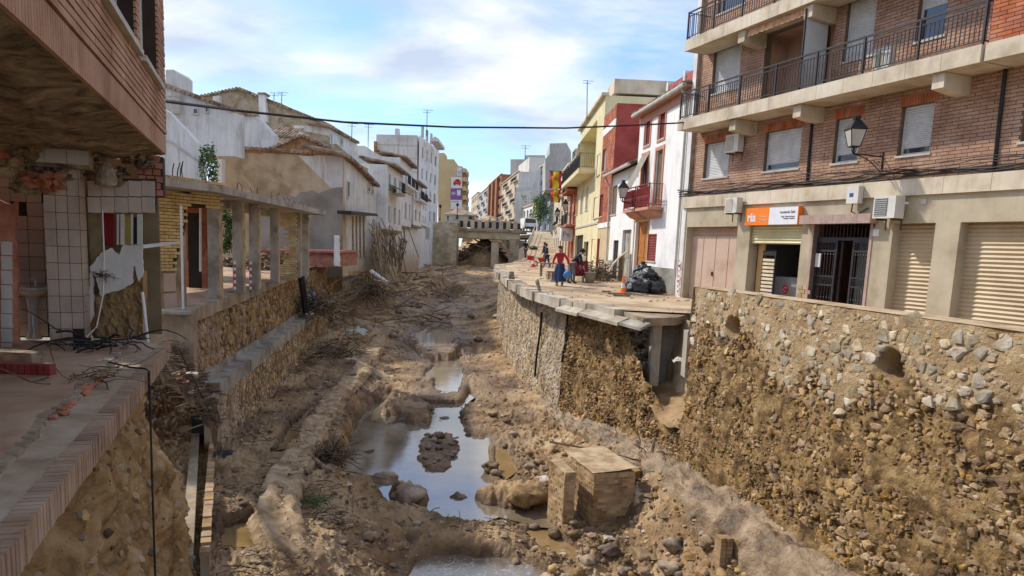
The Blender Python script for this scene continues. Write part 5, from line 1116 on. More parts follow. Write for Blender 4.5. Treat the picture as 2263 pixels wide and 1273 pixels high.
for i in range(int(LE / .07)): link('edge_brick', me, fl, loc=LB.P(i * .07, rr.uniform(-.006, .006), FLZ - .262 + rr.uniform(-.004, .004)))
for i in range(16):                                     # red brick fragments left along the floor edge
    u = LB.hit(150 + i * 7.5, 960 - i * 9.5, -.45)[0] if False else 2.9 + i * .155; MB().rock(LB.P(u, -.46 + rr.uniform(-.04, .04), FLZ - .03), rr.uniform(.035, .07), 100 + i, 1, .35, .6).build('brick_fragment', M_rbr, lb)
for i in range(8): MB().box(LB, 1.25 + i * .13, 1.33 + i * .13, -.62, -.50, FLZ - .05, FLZ + .02).build('broken_tile', M_ptile if i % 2 else M_concmud, lb)

# end wall of the ground floor, seen from inside: earth, plaster, tiles
EW = Fr(LB.P(.12, -.12, 0)[:2], EWu, 1)
if EW.n.y > 0: EW.n = -EW.n
panel(EW, jag([(205, 655), (316, 600), (316, 748), (206, 748)], 2.5, 7, 3, (1, 2)), -.16, .5, M_earth, 'earth_wall', lb)
us = np.linspace(210, 314, 70); zs = np.linspace(620, 746, 70); U, V = np.meshgrid(us, zs); X = np.zeros_like(U); Y = np.zeros_like(U); Zz = np.zeros_like(U); A = .10 * fbm(U * .07, V * .045, 88, 5, .65) - .05
for i in range(70):
    for j in range(70):
        h = EW.hit(U[i, j], max(V[i, j], 660 - (U[i, j] - 205) * .5), -.05); X[i, j], Y[i, j], Zz[i, j] = EW.P(h[0], -.06 + A[i, j], h[1])
link('earth_face', grid_mesh('earth_face', X, Y, Zz, M_earth), lb)
panel(EW, jag([(198, 590), (222, 560), (245, 548), (262, 565), (272, 542), (315, 540), (315, 606), (306, 622), (299, 588), (294, 590), (293, 626), (268, 640), (240, 648), (222, 655), (212, 612), (206, 606), (205, 700), (198, 715)], 1.5, 6, 5), .0, .10, M_plast, 'plaster', lb)
panel(EW, jag([(194, 470), (198, 545), (200, 590), (228, 560), (222, 472)], 2, 8, 6), -.06, .1, mat('ochre_plaster', [(.16, .125, .06), (.26, .20, .10)], rough=.9), 'plaster_patch', lb)
for i, (x0, y0, x1, y1, m_) in enumerate(((228, 472, 252, 543, mat('red_cloth', [(.26, .02, .03), (.36, .04, .05)], rough=.9)), (272, 476, 288, 540, mat('yellow_panel', [(.36, .29, .06), (.45, .37, .10)], rough=.8)), (292, 480, 303, 538, M_dark))): panel(EW, [(x0, y0), (x1, y0), (x1, y1), (x0, y1)], -.5, .04, m_, 'window_panel', lb)
for x in (258, 266, 270, 289, 303): panel(EW, [(x, 473), (x + (4 if x != 303 else 11), 473), (x + (4 if x != 303 else 11), 541), (x, 541)], -.02, .06, M_plast, 'window_post', lb)
panel(EW, [(192, 395), (345, 395), (345, 470), (192, 470)], .02, .1, M_clj, 'tile_backing', lb)
h0 = EW.hit(195, 470, .05); 
for i in range(5):
    for j in range(2):
        x0, y0 = 194 + i * 30, 400 + j * 36; r = EW.rect(x0, y0, x0 + 29, y0 + 34, .02); MB().box(EW, r[0], r[1], .021, .035, r[2], r[3]).build('tile', M_ptile, lb)
# tiled column
cb = EW.hit(195, 735, .12); cl = EW.hit(120, 738, .12); CW = (cb[0], cl[0]); ct = zc0 - .25
MB().box(EW, CW[0], CW[1], -.02, .38, FLZ, ct).build('column', M_clj, lb); nr = 11; ncol = 3
for i in range(nr):
    for j in range(ncol):
        if i == 0 and j == 0: continue
        w = (CW[1] - CW[0]) / ncol; hh = (ct - FLZ) / nr; MB().box(EW, CW[0] + w * j + .004, CW[0] + w * (j + 1) - .004, .38, .394, FLZ + hh * i + .004, FLZ + hh * (i + 1) - .004).build('tile', M_ptile, lb)
    hh = (ct - FLZ) / nr; MB().box(EW, CW[0] - .014, CW[0], .0, .37, FLZ + hh * i + .004, FLZ + hh * (i + 1) - .004).build('tile', M_ptile, lb)
# tiled washroom wall behind the sink and the torn edge of the next wall
TWa = EW.hit(118, 600, -.5)[0]; TW0, TW1 = TWa - .1, TWa + 1.1
MB().box(EW, TW0, TW1 + 1.2, -.62, -.5, FLZ, zc0 - .1).build('washroom_wall', M_clj, lb)
w_ = .21
for i in range(13):
    for j in range(11):
        u = TW0 + j * w_; z = FLZ + .02 + i * w_
        if z + w_ > zc0 - .2 or rr.random() < .05: continue
        MB().box(EW, u + .004, u + w_ - .004, -.5, -.488, z + .004, z + w_ - .004).build('tile', M_wtile if j > 4 else M_ptile, lb)
L2 = EW.hit(36, 560, .5)[0]; pt = jag([(36, 445), (36, 470), (30, 520), (38, 600), (36, 680), (42, 760), (-90, 760), (-90, 400), (24, 452)], 2, 10, 9); panel(EW, pt, .5, .12, M_rbr, 'torn_wall', lb)
for i in range(10):
    for j in range(3):
        x1, y0 = 34 - j * 33, 470 + i * 32
        if (i < 2 and j == 0): continue
        r = EW.rect(x1 - 31, y0, x1 - 2 - (4 if j == 0 else 0), y0 + 30, .5); MB().box(EW, r[0], r[1], .501, .516, r[2], r[3]).build('tile', M_wtile, lb)
# beam with a tiled border, broken wadding above it
bz = EW.hit(100, 350, .5)[1]
bm_ = MB().box(EW, EW.hit(200, 330, .5)[0], EW.hit(200, 330, .5)[0] + 2.6, .3, .55, bz - .12, bz + .34).build('ceiling_beam', M_ceil, lb)
for k in range(9): u = EW.hit(200, 330, .5)[0] + .02 + k * .28; MB().box(EW, u, u + .272, .551, .565, bz - .06, bz + .14).build('border_tile', M_wtile, bm_)
for k, (x, y, s_, off) in enumerate(((60, 395, .34, .45), (30, 330, .3, .6), (110, 400, .26, .42), (140, 300, .25, .3), (185, 325, .3, .2), (95, 265, .28, .5), (230, 300, .22, .1), (205, 380, .18, .1), (240, 385, .22, .02), (285, 345, .2, .05), (20, 240, .3, .6), (310, 360, .16, .0))):
    h = EW.hit(x, y, off); [MB().rock(Vector(EW.P(h[0], off, h[1])) + Vector((rr.uniform(-1, 1), rr.uniform(-.6, .6), rr.uniform(-.6, .7))) * s_ * .8, s_ * rr.uniform(.3, .62), 300 + k * 7 + q, 3, .75, .7).build('hanging_rubble', (M_ceil, M_mortar, M_ceil, M_rbr)[(k + q) % 4], lb) for q in range(4)]
h = EW.hit(238, 385, .15); tag(MB().lathe(EW.P(h[0], .25, h[1] - .2), [(.05, 0), (.13, .03), (.15, .12), (.11, .26), (.06, .36)], 12).build('wadding_bundle', mat('pale_wadding', [(.28, .23, .16), (.46, .40, .30)], scale=12, rough=1, bump=.8)), 'pale bundle of torn insulation hanging from the broken ceiling', 'insulation')
# red brick corner pier under the overhang
q0 = LB.hit(326, 400, -.1); f_ = Fr(LB.P(.05, -.03, 0)[:2], EWu, 1)
if f_.n.y > 0: f_.n = -f_.n
cp = [(322, 335), (354, 345), (357, 440), (345, 432), (330, 425), (322, 400)]
pr = MB().box(f_, 0.0, .36, -.3, .0, .55, zc0 - .04).build('corner_pier', M_clj, lb)
for i in range(7):
    for j in range(3):
        if i < 1 and j > 0: continue
        z = .56 + i * .105; u = j * .12 + (.03 if i % 2 else 0); MB().box(f_, u + .006, min(u + .112, .37), .0, .02, z + .006, z + .096).build('brick', M_rbr, pr)
# pedestal sink
sk = at_y(74, 728, 11.25); sk = Vector((sk.x, sk.y, FLZ)); M_cer = mat('ceramic', [(.50, .42, .35), (.58, .50, .43)], rough=.15, bump=0, spec=.6)
t = thing('pedestal_sink', 'pink ceramic pedestal washbasin standing in the torn open washroom', 'washbasin', sk)
MB().lathe(sk, [(.11, 0), (.12, .03), (.075, .12), (.065, .5), (.09, .66)], 14).build('pedestal', M_cer, t, True); MB().lathe(sk + Vector((0, 0, .66)), [(.09, 0), (.2, .06), (.28, .12), (.29, .16), (.26, .165), (.2, .11), (.02, .07)], 18).build('basin', M_cer, t, True)
MB().tube([sk + Vector((-.05, .18, .82)), sk + Vector((-.05, .18, .93)), sk + Vector((-.03, .06, .93))], .015, 6).build('tap', M_frame, t)
# loose things on the slab
def tangle(name, label, cat, c, r, n, m, seed, th=.008, flat=.6, seg=6, group=None, kind=None):
    rr = random.Random(seed); mb = MB(); c = Vector(c)
    for _ in range(n):
        p = c + Vector((rr.gauss(0, r * .45), rr.gauss(0, r * .45), abs(rr.gauss(0, r * .3)) * flat)); d = Vector((rr.uniform(-1, 1), rr.uniform(-1, 1), rr.uniform(-.35, .55) * flat)).normalized(); pts = [p]
        for _k in range(seg): d = (d + Vector((rr.uniform(-.5, .5), rr.uniform(-.5, .5), rr.uniform(-.4, .3)))).normalized(); pts.append(pts[-1] + d * r * rr.uniform(.15, .32))
        mb.tube(pts, th * rr.uniform(.5, 1.5), 4, th * .4)
    o = mb.build(name, m); tag(o, label, cat, group)
    return o
tangle('cable_tangle', 'tangled dark cables and roots lying on the concrete floor slab', 'cables', at_z(225, 765, FLZ + .05), .55, 34, M_black, 5, .014, .5); tangle('root_clump', 'small clump of roots stuck on the torn white plaster', 'roots', EW.P(*(lambda q: (q[0], .1, q[1]))(EW.hit(228, 612, .05))), .13, 40, M_twig, 6, .005, 1.); tangle('twig_litter', 'reddish twigs scattered along the edge of the floor slab', 'twigs', at_z(190, 835, FLZ + .02), .5, 22, M_twig, 8, .008, .2)
p0 = at_z(322, 822, FLZ); p0 = Vector(LB.P(LB.hit(322, 822)[0], .04, FLZ - .02)); cable([at_z(240, 800, FLZ + .03), at_z(290, 812, FLZ + .03), p0 + Vector((-.05, 0, .03)), p0, p0 + Vector((0, 0, -1.5)), p0 + Vector((.01, 0, -4.6))], .014, 'thin black cable hanging from the slab edge down the bank', name='hanging_cable')
h = EW.hit(231, 600, .06); cable([EW.P(h[0], .04, .3), EW.P(h[0], .04, -.4), EW.P(h[0] + .03, .05, -1.0), EW.P(h[0] + .12, .15, -1.5), EW.P(h[0] + .3, .4, FLZ + .03)], .01, 'thin white cable dangling in front of the torn plaster wall', M_white, name='white_cable')
p = at_z(316, 690, -1.2); h = EW.hit(316, 690, .1); o = MB().tube([EW.P(h[0], .1, -.95), EW.P(h[0] - .06, .12, FLZ)], .025, 8).build('white_pipe', M_white); tag(o, 'thin white plastic pipe leaning at the earth wall end', 'pipe')
mb = MB(); p = at_z(313, 750, FLZ); mb.lathe(p, [(.09, 0), (.085, .05), (.05, .09), (.01, .1)], 12); tag(mb.build('domed_cap', M_steel), 'grey domed drain cap set in the far corner of the slab', 'drain cap')
o = MB().box(Fr(at_z(85, 800, FLZ)[:2], (-1, .05), 1), 0, 1.6, -.12, .12, FLZ + .0, FLZ + .13).build('wooden_beam', M_wood); tag(o, 'dark broken wooden beam lying on the floor slab', 'beam')
rs = thing('brick_step', 'short row of glazed red bricks along the floor slab', 'brick step', at_z(60, 818, FLZ)); f5 = Fr(at_z(126, 828, FLZ)[:2], (-1, .02), 1)
for i in range(18): MB().box(f5, .005 + i * .078, .073 + i * .078, -.12, .0, FLZ, FLZ + .13).build('brick', mat('glazed_red_brick', [(.22, .03, .025), (.30, .05, .04)], rough=.4, bump=.1, obj_rand=.15), rs)
h = EW.hit(350, 540, -.2); o = MB().prism([at_y(316, 541, 11.6), at_y(388, 536, 11.9), at_y(386, 540, 11.9), at_y(318, 549, 11.6)], (0, .3, .02)).build('metal_strip', M_frame); tag(o, 'bent silver metal strip sticking out beyond the plaster wall', 'metal strip')

# earth bank under the slab
us = np.linspace(-1.6, 9.5, 280); vs_ = np.linspace(0, 1, 150); U, V = np.meshgrid(us, vs_); zz = FLZ - .2 - V * 4.6
out_ = -.42 + .75 * V ** 1.4 + .42 * fbm(U * .7, zz * .7, 95, 5, .55) + .16 * fbm(U * 2.4 + zz, zz * 2.4, 99, 5, .6) - .16 * (np.abs(fbm(U * 1.5, zz * 2.2, 97, 5, .6)) - .2) - .5 * smooth01((-U - .2) / 1.3) * 1.6
X = np.zeros_like(U); Y = np.zeros_like(U)
for i in range(U.shape[0]):
    for j in range(U.shape[1]): X[i, j], Y[i, j], _ = LB.P(U[i, j], out_[i, j], 0)
struct(link('earth_bank', grid_mesh('earth_bank', X, Y, zz, mat('layered_bank_soil', [(.12, .07, .028), (.32, .195, .08), (.45, .30, .145), (.54, .39, .22)], scale=1.5, rough=.95, bump=1., bscale=6, distort=1.2, bdist=.1, detail=10, vor=2.2, pos=(.3, .7)))))
# ------------------------------------------------------------------ terrace with concrete canopy
PAo = at_y(415, 686, 17.6); PAu = Vector((-.146, .989)); PA = Fr(PAo[:2], PAu, 1)
def paz(Y): return float(np.interp(Y, [15, 17.6, 31.5, 60], [-1.9, -1.88, -1.62, -1.5]))
M_ybr = mat('yellow_brick', [(.44, .29, .10), (.58, .41, .17), (.64, .48, .23)], scale=2, rough=.85, bump=.3, bscale=30, obj_rand=.18, isl=.15, mud=(-2.3, -.9, (.3, .22, .12)))
tr = thing('terrace', 'muddy open terrace floor on a tall brown rubble river wall', 'terrace', PA.P(6, -1, -3.7))
TL = 42.; us = np.linspace(0, TL, 80); ns = np.linspace(0, 1, 24); U, N_ = np.meshgrid(us, ns); NN = -N_ * 9; X = np.zeros_like(U); Y = np.zeros_like(U)
for i in range(U.shape[0]):
    for j in range(U.shape[1]): X[i, j], Y[i, j], _ = PA.P(U[i, j], NN[i, j], 0)
FZ = np.interp(Y, [15, 17.6, 31.5, 60], [-1.9, -1.88, -1.62, -1.5]) + .03 * fbm(U, NN, 103, 4) + (N_ > .3) * .18 * np.abs(fbm(U * .8, NN * .8, 105, 4)) * (U > 3)
link('terrace_floor', grid_mesh('terrace_floor', X, Y, FZ, M_floor), tr)
PP = Path([PA.P(0, 0, 0)[:2], PA.P(14, 0, 0)[:2], PA.P(28, 0, 0)[:2], PA.P(TL, 0, 0)[:2]], side=1, batter=.02, zt=-2)
def ptop(u): return paz(PA.P(u, 0, 0)[1]) + .0
sheet(PP, 0, TL, -3.95, -1.9, .12, .1, .09, 111, M_earth, 'rubble_face', tr, nf=1.8, off=-.02, z1f=lambda u: ptop(u) - .25)
M_brn = mat('brown_rubble', [(.17, .10, .042), (.33, .205, .09), (.44, .30, .15)], scale=2, rough=.92, bump=.7, bscale=20, isl=.42)
stone_field(lambda u, n, v: PP.P(u, n - .03 + .06 * mnoise.noise(Vector((u, v, 5))), -3.9 + v), 34, 1.9, .17, .17, tr, 'rubble_stone', M_brn, 38, .02, .07, .06, .46, lambda u, v: -3.9 + v < ptop(u) - .3, .8, 150, view_score(PP), tilt=.5)
for k in range(9): MB().box(PA, k * 2.1 + .005, k * 2.1 + 2.095, -.3, .07, ptop(k * 2.1 + 1) - .32, ptop(k * 2.1 + 1) + .01).build('edge_beam', M_concmud, tr)
for k in range(8): MB().box(PA, 1.2 + k * 2.4, 1.2 + k * 2.4 + 2.38, -.1, .13, -3.95, -3.62).build('base_strip', M_conc, tr)
MB().box(PA, -.25, -.01, -2.2, .08, -3.3, -1.9).build('end_wall', M_concmud, tr); MB().box(PA, -.3, .05, .0, .2, -3.75, -1.93).build('corner_pillar', M_concmud, tr); MB().box(PA, -.42, .0, -2.3, .1, -1.93, -1.86).build('end_ledge', M_conc, tr)
# canopy: slab on square posts, yellow brick front
cy = thing('concrete_canopy', 'grey concrete canopy slab on square posts with torn yellow brickwork', 'canopy', PA.P(3, -.5, -1.85))
SOF = 1.05; rc = at_y(478, 429, 18.5); tip = at_y(722, 480, 33.0); lf = at_y(350, 425, 16.6)
out2 = [(lf.x, lf.y), (rc.x, rc.y), (tip.x, tip.y), (tip.x - 2.2, tip.y + .4), (rc.x - 5.2, rc.y + 4), (lf.x - 3, lf.y + 2)]
MB().prism([(x, y, SOF + .19) for x, y in out2], (0, 0, -.19)).build('canopy_slab', M_conc, cy)
be = Fr((lf.x, lf.y), (rc.x - lf.x, rc.y - lf.y), 1)
if be.n.y > 0: be.n = -be.n
for k in range(9): MB().box(be, .08 + k * .26, .32 + k * .26, -.12, .0, SOF + .192, SOF + .25).build('edge_brick', M_ybr, cy)
for (x, y, Y, w) in ((476, 660, 20.6, .30), (528, 645, 22.8, .29), (563, 636, 24.4, .29), (607, 623, 27.3, .27), (657, 607, 31.0, .26), (674, 604, 32.2, .26)):
    p = at_y(x, y, Y); f6 = Fr((p.x, p.y), PAu, 1); MB().box(f6, -w / 2, w / 2, -w / 2, w / 2, paz(Y) - .05, SOF - .001).build('post', M_conc, cy); MB().box(f6, -w / 2 - .0, w / 2, w / 2 + .001, w / 2 + .035, paz(Y), SOF - .15).build('post_face', M_mortar, cy)
MB().box(PA, 3.2, 14.5, -.75, -.35, SOF - .22, SOF - .002).build('beam', M_conc, cy)
# yellow brick front wall with the torn doorway
yo = at_y(487, 600, 19.8); yl = at_y(345, 600, 17.9); YF = Fr((yl.x, yl.y), (yo.x - yl.x, yo.y - yl.y), 1)
if YF.n.y > 0: YF.n = -YF.n
BRK = [(340, 425), (488, 425), (488, 461), (430, 452), (416, 458), (410, 470), (410, 492), (400, 500), (399, 540), (392, 565), (384, 580), (383, 603), (340, 603)]
GRY = [(340, 600), (384, 600), (399, 545), (411, 500), (412, 690), (340, 690)]
rr = random.Random(12); YW = leng(yl, yo)
bw = panel(YF, [(340, 425), (488, 425), (488, 460), (411, 460), (411, 690), (340, 690)], -.02, .22, M_clj, 'brick_front', cy)
for r in range(36):
    z0 = -1.86 + r * .082
    for k in range(14):
        u0 = k * .245 - (.12 if r % 2 else 0); u1 = u0 + .232; x, y = px_of(YF.P((u0 + u1) / 2, .02, z0 + .035))
        if in_poly(x, y, BRK) and u0 > -.05: MB().box(YF, u0, u1, -.03, .035 + rr.uniform(-.004, .004), z0, z0 + .068, skip='k').build('brick', M_ybr, bw)
panel(YF, jag(GRY, 1.2, 9, 3), .01, .1, M_concmud, 'bare_wall', cy); 
for (x0, y0, x1, y1) in ((360, 604, 386, 644), (360, 648, 388, 680)): r = YF.rect(x0, y0, x1, y1, .02); MB().box(YF, r[0], r[1], .01, .06, r[2], r[3]).build('wall_block', M_ptile, cy)
g0 = at_y(402, 545, 17.7); g1 = at_y(404, 682, 17.7); tag(MB().tube([(g0.x, g0.y, SOF - .4), (g0.x, g0.y, -1.87)], .03, 8).build('steel_pole', M_frame), 'thin galvanised pole in front of the torn yellow brick wall', 'pole')
# dark rooms behind the doorway
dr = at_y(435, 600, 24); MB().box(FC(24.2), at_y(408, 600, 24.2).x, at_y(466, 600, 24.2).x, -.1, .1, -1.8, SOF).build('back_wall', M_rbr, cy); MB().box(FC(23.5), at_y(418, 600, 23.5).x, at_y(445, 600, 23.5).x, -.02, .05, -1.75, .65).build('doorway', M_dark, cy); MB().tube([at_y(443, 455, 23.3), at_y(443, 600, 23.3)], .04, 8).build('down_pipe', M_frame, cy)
for (x, y, Y) in ((640, 560, 30.0), (632, 560, 29.6)): pass
yb2 = thing('yellow_brick_pier', 'torn yellow brick pier standing between the canopy posts', 'brick pier', at_y(630, 620, 28.6)); q = at_y(631, 622, 28.6); f7 = Fr((q.x - .35, q.y), (1, 0), 1)
for r in range(30):
    for k in range(3):
        u0 = k * .24 + (.0 if r % 2 else .06); z0 = -1.66 + r * .088
        if (6 < r < 24 and k == 0) or (9 < r < 22 and k == 1 and r % 2): continue
        MB().box(f7, u0, u0 + .228, -.12, .0, z0, z0 + .074).build('brick', M_ybr, yb2)
# starter bars
rr = random.Random(5)
for k, (x, y, h_) in enumerate([(381, 403, 38), (391, 403, 40), (398, 403, 44), (405, 404, 40), (522, 427, 22), (533, 430, 26), (556, 437, 20), (568, 440, 24), (602, 447, 22), (613, 450, 22), (629, 455, 16), (638, 457, 17), (653, 461, 12), (662, 463, 12), (671, 466, 12), (680, 468, 12)]):
    Y = float(np.interp(x, [350, 478, 722], [17.5, 19.2, 33.5])); p = at_y(x, y, Y); p.z = SOF + .19; l = h_ / F * Y; o = MB().tube([p, p + Vector((rr.uniform(-.04, .04), 0, l * .6)), p + Vector((rr.uniform(-.1, .1), 0, l))], .014, 5).build('starter_bar', M_steel); tag(o, 'rusty steel starter bar rising from the ' + ('near camera-side corner' if False else ('brick-edged corner' if k < 4 else 'long side')) + ' of the canopy slab', 'steel bar', 'starter bars on the canopy')
# ------------------------------------------------------------------ lower river wall with concrete coping
lw = thing('lower_stone_wall', 'low river wall of small brown stones with a pale concrete coping', 'stone wall', (-8, 22, -5.7)); LWo = at_y(482, 850, 18.4); LWF = Fr(LWo[:2], PAu, 1)
LP = Path([LWF.P(0, 0, 0)[:2], LWF.P(8, 0, 0)[:2], LWF.P(18, 0, 0)[:2], LWF.P(34, 0, 0)[:2]], side=1, batter=.03, zt=-3.8)
sheet(LP, 0, 32, -6.1, -4.1, .14, .12, .04, 121, M_earth, 'mortar_face', lw)
stone_field(lambda u, n, v: LP.P(u, n, -6.1 + v), 30, 1.98, .13, .15, lw, 'stone', mat('brown_cobble', [(.24, .155, .075), (.42, .29, .15), (.54, .40, .23)], scale=2, rough=.9, bump=.5, isl=.45), 48, .02, .055, .09, .44, lambda u, v: not (19.6 < u < 21.4 and v > .4), .96, 200, view_score(LP))
k = 0; u = 0
while u < 30:
    w = rr.uniform(1.3, 2.4)
    if not (18.8 < u + w / 2 < 21.8): MB().box(LWF, u + .006, u + w - .006, -.38, .05 + rr.uniform(-.012, .012), -4.16, -3.8 + rr.uniform(-.015, .015)).build('coping_block', M_conc, lw)
    u += w
MB().box(LWF, -.0, 30, -.7, -.385, -4.4, -3.99).build('ledge', M_concmud, lw); MB().box(LWF, -.02, -.001, -.36, .03, -6.2, -3.82).build('wall_end', M_concmud, lw)
# ------------------------------------------------------------------ houses on the left bank
M_tan = mat('old_tan_plaster', [(.33, .235, .135), (.50, .39, .255), (.56, .46, .325)], scale=.55, rough=.92, bump=.35, bscale=9, streak=.3, distort=.5)
M_grey = mat('grey_cement_render', [(.21, .185, .15), (.30, .27, .225), (.34, .31, .265)], scale=.5, rough=.92, bump=.2, streak=.25)
M_oldw = mat('stained_whitewash', [(.50, .49, .47), (.66, .66, .65), (.72, .72, .71)], scale=.5, rough=.9, bump=.25, bscale=8, streak=.5)
M_gable = mat('rough_stone_gable', [(.26, .20, .125), (.40, .325, .22), (.49, .42, .31)], scale=1.6, rough=.95, bump=.8, bscale=4, vor=5, streak=.2, bdist=.06)
M_obr = mat('old_brick_gable', [(.24, .11, .05), (.36, .19, .09), (.42, .25, .13)], scale=2.5, rough=.95, bump=.7, bscale=8)
M_dull = mat('pale_concrete_block', [(.50, .48, .45), (.62, .61, .58), (.66, .65, .63)], scale=.3, rough=.9, bump=.15, streak=.4)
def solid(parent, Y, pts, depth, m, name='wall', amp=0):
    fr = FC(Y); P = [fr.P(*(lambda q: (q[0], 0, q[1]))(fr.hit(x, y))) for x, y in (jag(pts, amp, 14, 2) if amp else pts)]
    return MB().prism(P, (0, depth, 0)).build(name, m, parent)
def ground_z(): return -1.6
def tile_edge(parent, Y, a, b, depth, ov=.25, name='roof_edge'):
    """row of roof tiles along a sloping top edge given in pixels"""
    p, q = at_y(*a, Y), at_y(*b, Y); n = max(2, int((q - p).length / .28)); mb = MB()
    for i in range(n):
        c = p.lerp(q, (i + .5) / n); mb.tube([c + Vector((0, -ov, .03)), c + Vector((0, depth * .35, .07))], .12, 6)
    mb.prism([p + Vector((0, -ov * .6, -.08)), q + Vector((0, -ov * .6, -.08)), q + Vector((0, -ov * .6, .02)), p + Vector((0, -ov * .6, .02))], (0, depth + ov, 0)); return mb.build(name, M_tile, parent)
def win_px(parent, Y, rects, style='glass', off=.03, m=None):
    fr = FC(Y)
    for r in rects:
        u0, u1, z0, z1 = fr.rect(*r); window(parent, fr, (u0, u1, z0, z1), style, -off, m=m, sill=True)
# tan plastered house with grey render below
th = thing('tan_plastered_house', 'large tan plastered house wall with grey cement render along its foot', 'house', at_y(620, 600, 48)); th.location.z = -1.6; WORLD[th.name] = Vector(th.location)
solid(th, 48, [(480, 326), (758, 343), (757, 612), (480, 625)], 8, M_tan)
panel(FC(48), jag([(757, 414), (722, 420), (705, 428), (690, 420), (664, 424), (655, 436), (620, 432), (600, 437), (575, 430), (575, 622), (757, 612)], 2.5, 9, 4, (9, 10)), .04, .06, M_grey, 'cement_render', th)
panel(FC(48), jag([(481, 328), (494, 329), (497, 380), (493, 418), (481, 418)], 2, 8, 6), .03, .05, M_obr, 'bare_brick_edge', th); panel(FC(48), jag([(497, 329), (757, 344), (757, 352), (640, 341), (497, 336)], 1, 12, 6), .035, .05, M_obr, 'bare_brick_strip', th)
tile_edge(th, 48, (476, 325), (762, 342), 2.5); solid(th, 50, [(590, 335), (668, 303), (745, 336)], 5, M_obr, 'gable'); tile_edge(th, 50, (586, 335), (668, 300), 5); tile_edge(th, 50, (668, 300), (750, 338), 5)
solid(th, 47, [(476, 306), (490, 306), (490, 440), (476, 440)], .6, M_white, 'chimney'); solid(th, 46.9, [(474, 301), (492, 301), (492, 306), (474, 306)], .8, M_obr, 'chimney_cap')
# its white wing along the river
c1, c2 = at_y(757, 500, 48.06), at_y(832, 500, 58); WG = Fr(c1[:2], (c2.x - c1.x, c2.y - c1.y), 1)
wg = thing('white_river_wing', 'white river-side house wing with mud streaks and a torn black awning', 'house', WG.P(4, 0, -1.6)); LW_ = leng(c1, c2); M_stw = mat('streaked_whitewash', [(.56, .55, .52), (.74, .73, .71)], scale=.8, rough=.9, bump=.2, streak=.55, mud=(-2.6, -.6, (.40, .30, .18)))
panel(WG, [(757, 345), (775, 352), (800, 375), (832, 408), (829, 600), (757, 600)], 0, 4, M_stw, 'wall', wg)
for r in ((766, 400, 771, 437), (812, 412, 816, 425), (821, 418, 824, 430)): q = WG.rect(*r); window(wg, WG, q, 'glass', -.03)
tE = MB(); pa = [WG.P(*(lambda q: (q[0], .5, q[1]))(WG.hit(x, y, .5))) for x, y in ((757, 338), (775, 348), (800, 370), (840, 412))]
for a, b in zip(pa[:-1], pa[1:]):
    n = max(2, int((Vector(b) - Vector(a)).length / .3))
    for i in range(n): c = Vector(a).lerp(Vector(b), (i + .5) / n); tE.tube([c, c - Vector((WG.n.x, WG.n.y, -.15)) * 2.5], .13, 6)
tE.build('roof', M_tile, wg)
panel(WG, [(776, 466), (833, 472), (836, 478), (776, 474)], .9, .9, M_black, 'torn_awning', wg)
for x in (779, 787, 795, 803): panel(WG, [(x, 478), (x + 2.5, 478), (x + 3.5, 570), (x + .5, 572)], .04, .06, M_wood, 'mud_stained_beam', wg)
# terrace wall remains behind the canopy
rm = thing('red_tiled_terrace', 'red tiled raised terrace with a low white wall behind the canopy', 'terrace', at_y(680, 580, 42)); f8 = FC(42)
panel(f8, [(575, 553), (745, 557), (748, 590), (575, 592)], 0, 5, M_rbr, 'terrace_base', rm); panel(FC(41.7), [(572, 550), (748, 554), (748, 559), (572, 555)], 0, 5.2, mat('red_floor_tile', [(.38, .12, .09), (.48, .20, .15)], scale=4, rough=.6), 'terrace_floor', rm); panel(FC(41), jag([(738, 520), (746, 520), (748, 588), (738, 588)], 1, 6, 2), 0, .4, M_white, 'wall_stub', rm)
# white houses behind
def simple_house(name, label, Y, pts, depth, m, wins=(), tiles_=(), style='glass', cat='house', amp=0):
    c = at_y(sum(p[0] for p in pts) / len(pts), max(p[1] for p in pts), Y); t = thing(name, label, cat, c); solid(t, Y, pts, depth, m, amp=amp); win_px(t, Y, wins, style)
    for a, b in tiles_: tile_edge(t, Y, a, b, depth * .6)
    return t
h = simple_house('ivy_white_house', 'white stepped house wall with a plant climbing its edge', 30, [(60, 200), (330, 225), (372, 247), (438, 318), (446, 340), (448, 480), (60, 480)], .45, M_oldw, tiles_=()); panel(FC(30), [(330, 300), (372, 308), (440, 355), (440, 360), (372, 313), (330, 305)], .06, .08, M_sill, 'ledge', h)
h = simple_house('whitewashed_back_house', 'long whitewashed house with a tiny window below the stone gable', 53, [(430, 250), (500, 254), (566, 256), (604, 298), (604, 345), (430, 345)], 1.2, M_oldw, [(451, 266, 460, 280)], [((428, 250), (566, 255))])
h = simple_house('small_tiled_house', 'small white house with a mossy tiled roof before stone gable', 57, [(597, 308), (640, 312), (662, 290), (662, 330), (597, 335)], 4, M_white); f9 = FC(57); q = [f9.P(*(lambda k: (k[0], 0, k[1]))(f9.hit(x, y))) for x, y in ((598, 300), (636, 305), (662, 287), (622, 276))]; fq = FC(56.6); u0, z0 = fq.hit(594, 306); u1, z1 = fq.hit(638, 308)
tiles(h, FC(56.5), u0, u1 + .5, .6, z0, -2.5, z0 + 1.15)
h = simple_house('stone_gable_house', 'big old house with rough tan stone gable and sloping tiled roof', 64, [(448, 214), (528, 197), (620, 228), (725, 278), (728, 350), (440, 350), (440, 222)], 9, M_gable, tiles_=[((444, 214), (528, 196)), ((528, 196), (730, 278))])
solid(h, 63.4, [(571, 208), (584, 208), (590, 270), (572, 270)], 1, M_white, 'chimney'); solid(h, 63.3, [(569, 204), (586, 204), (586, 208), (569, 208)], 1.2, M_obr, 'chimney_cap'); solid(h, 63.5, [(470, 213), (485, 211), (485, 235), (470, 235)], .8, M_white, 'chimney')
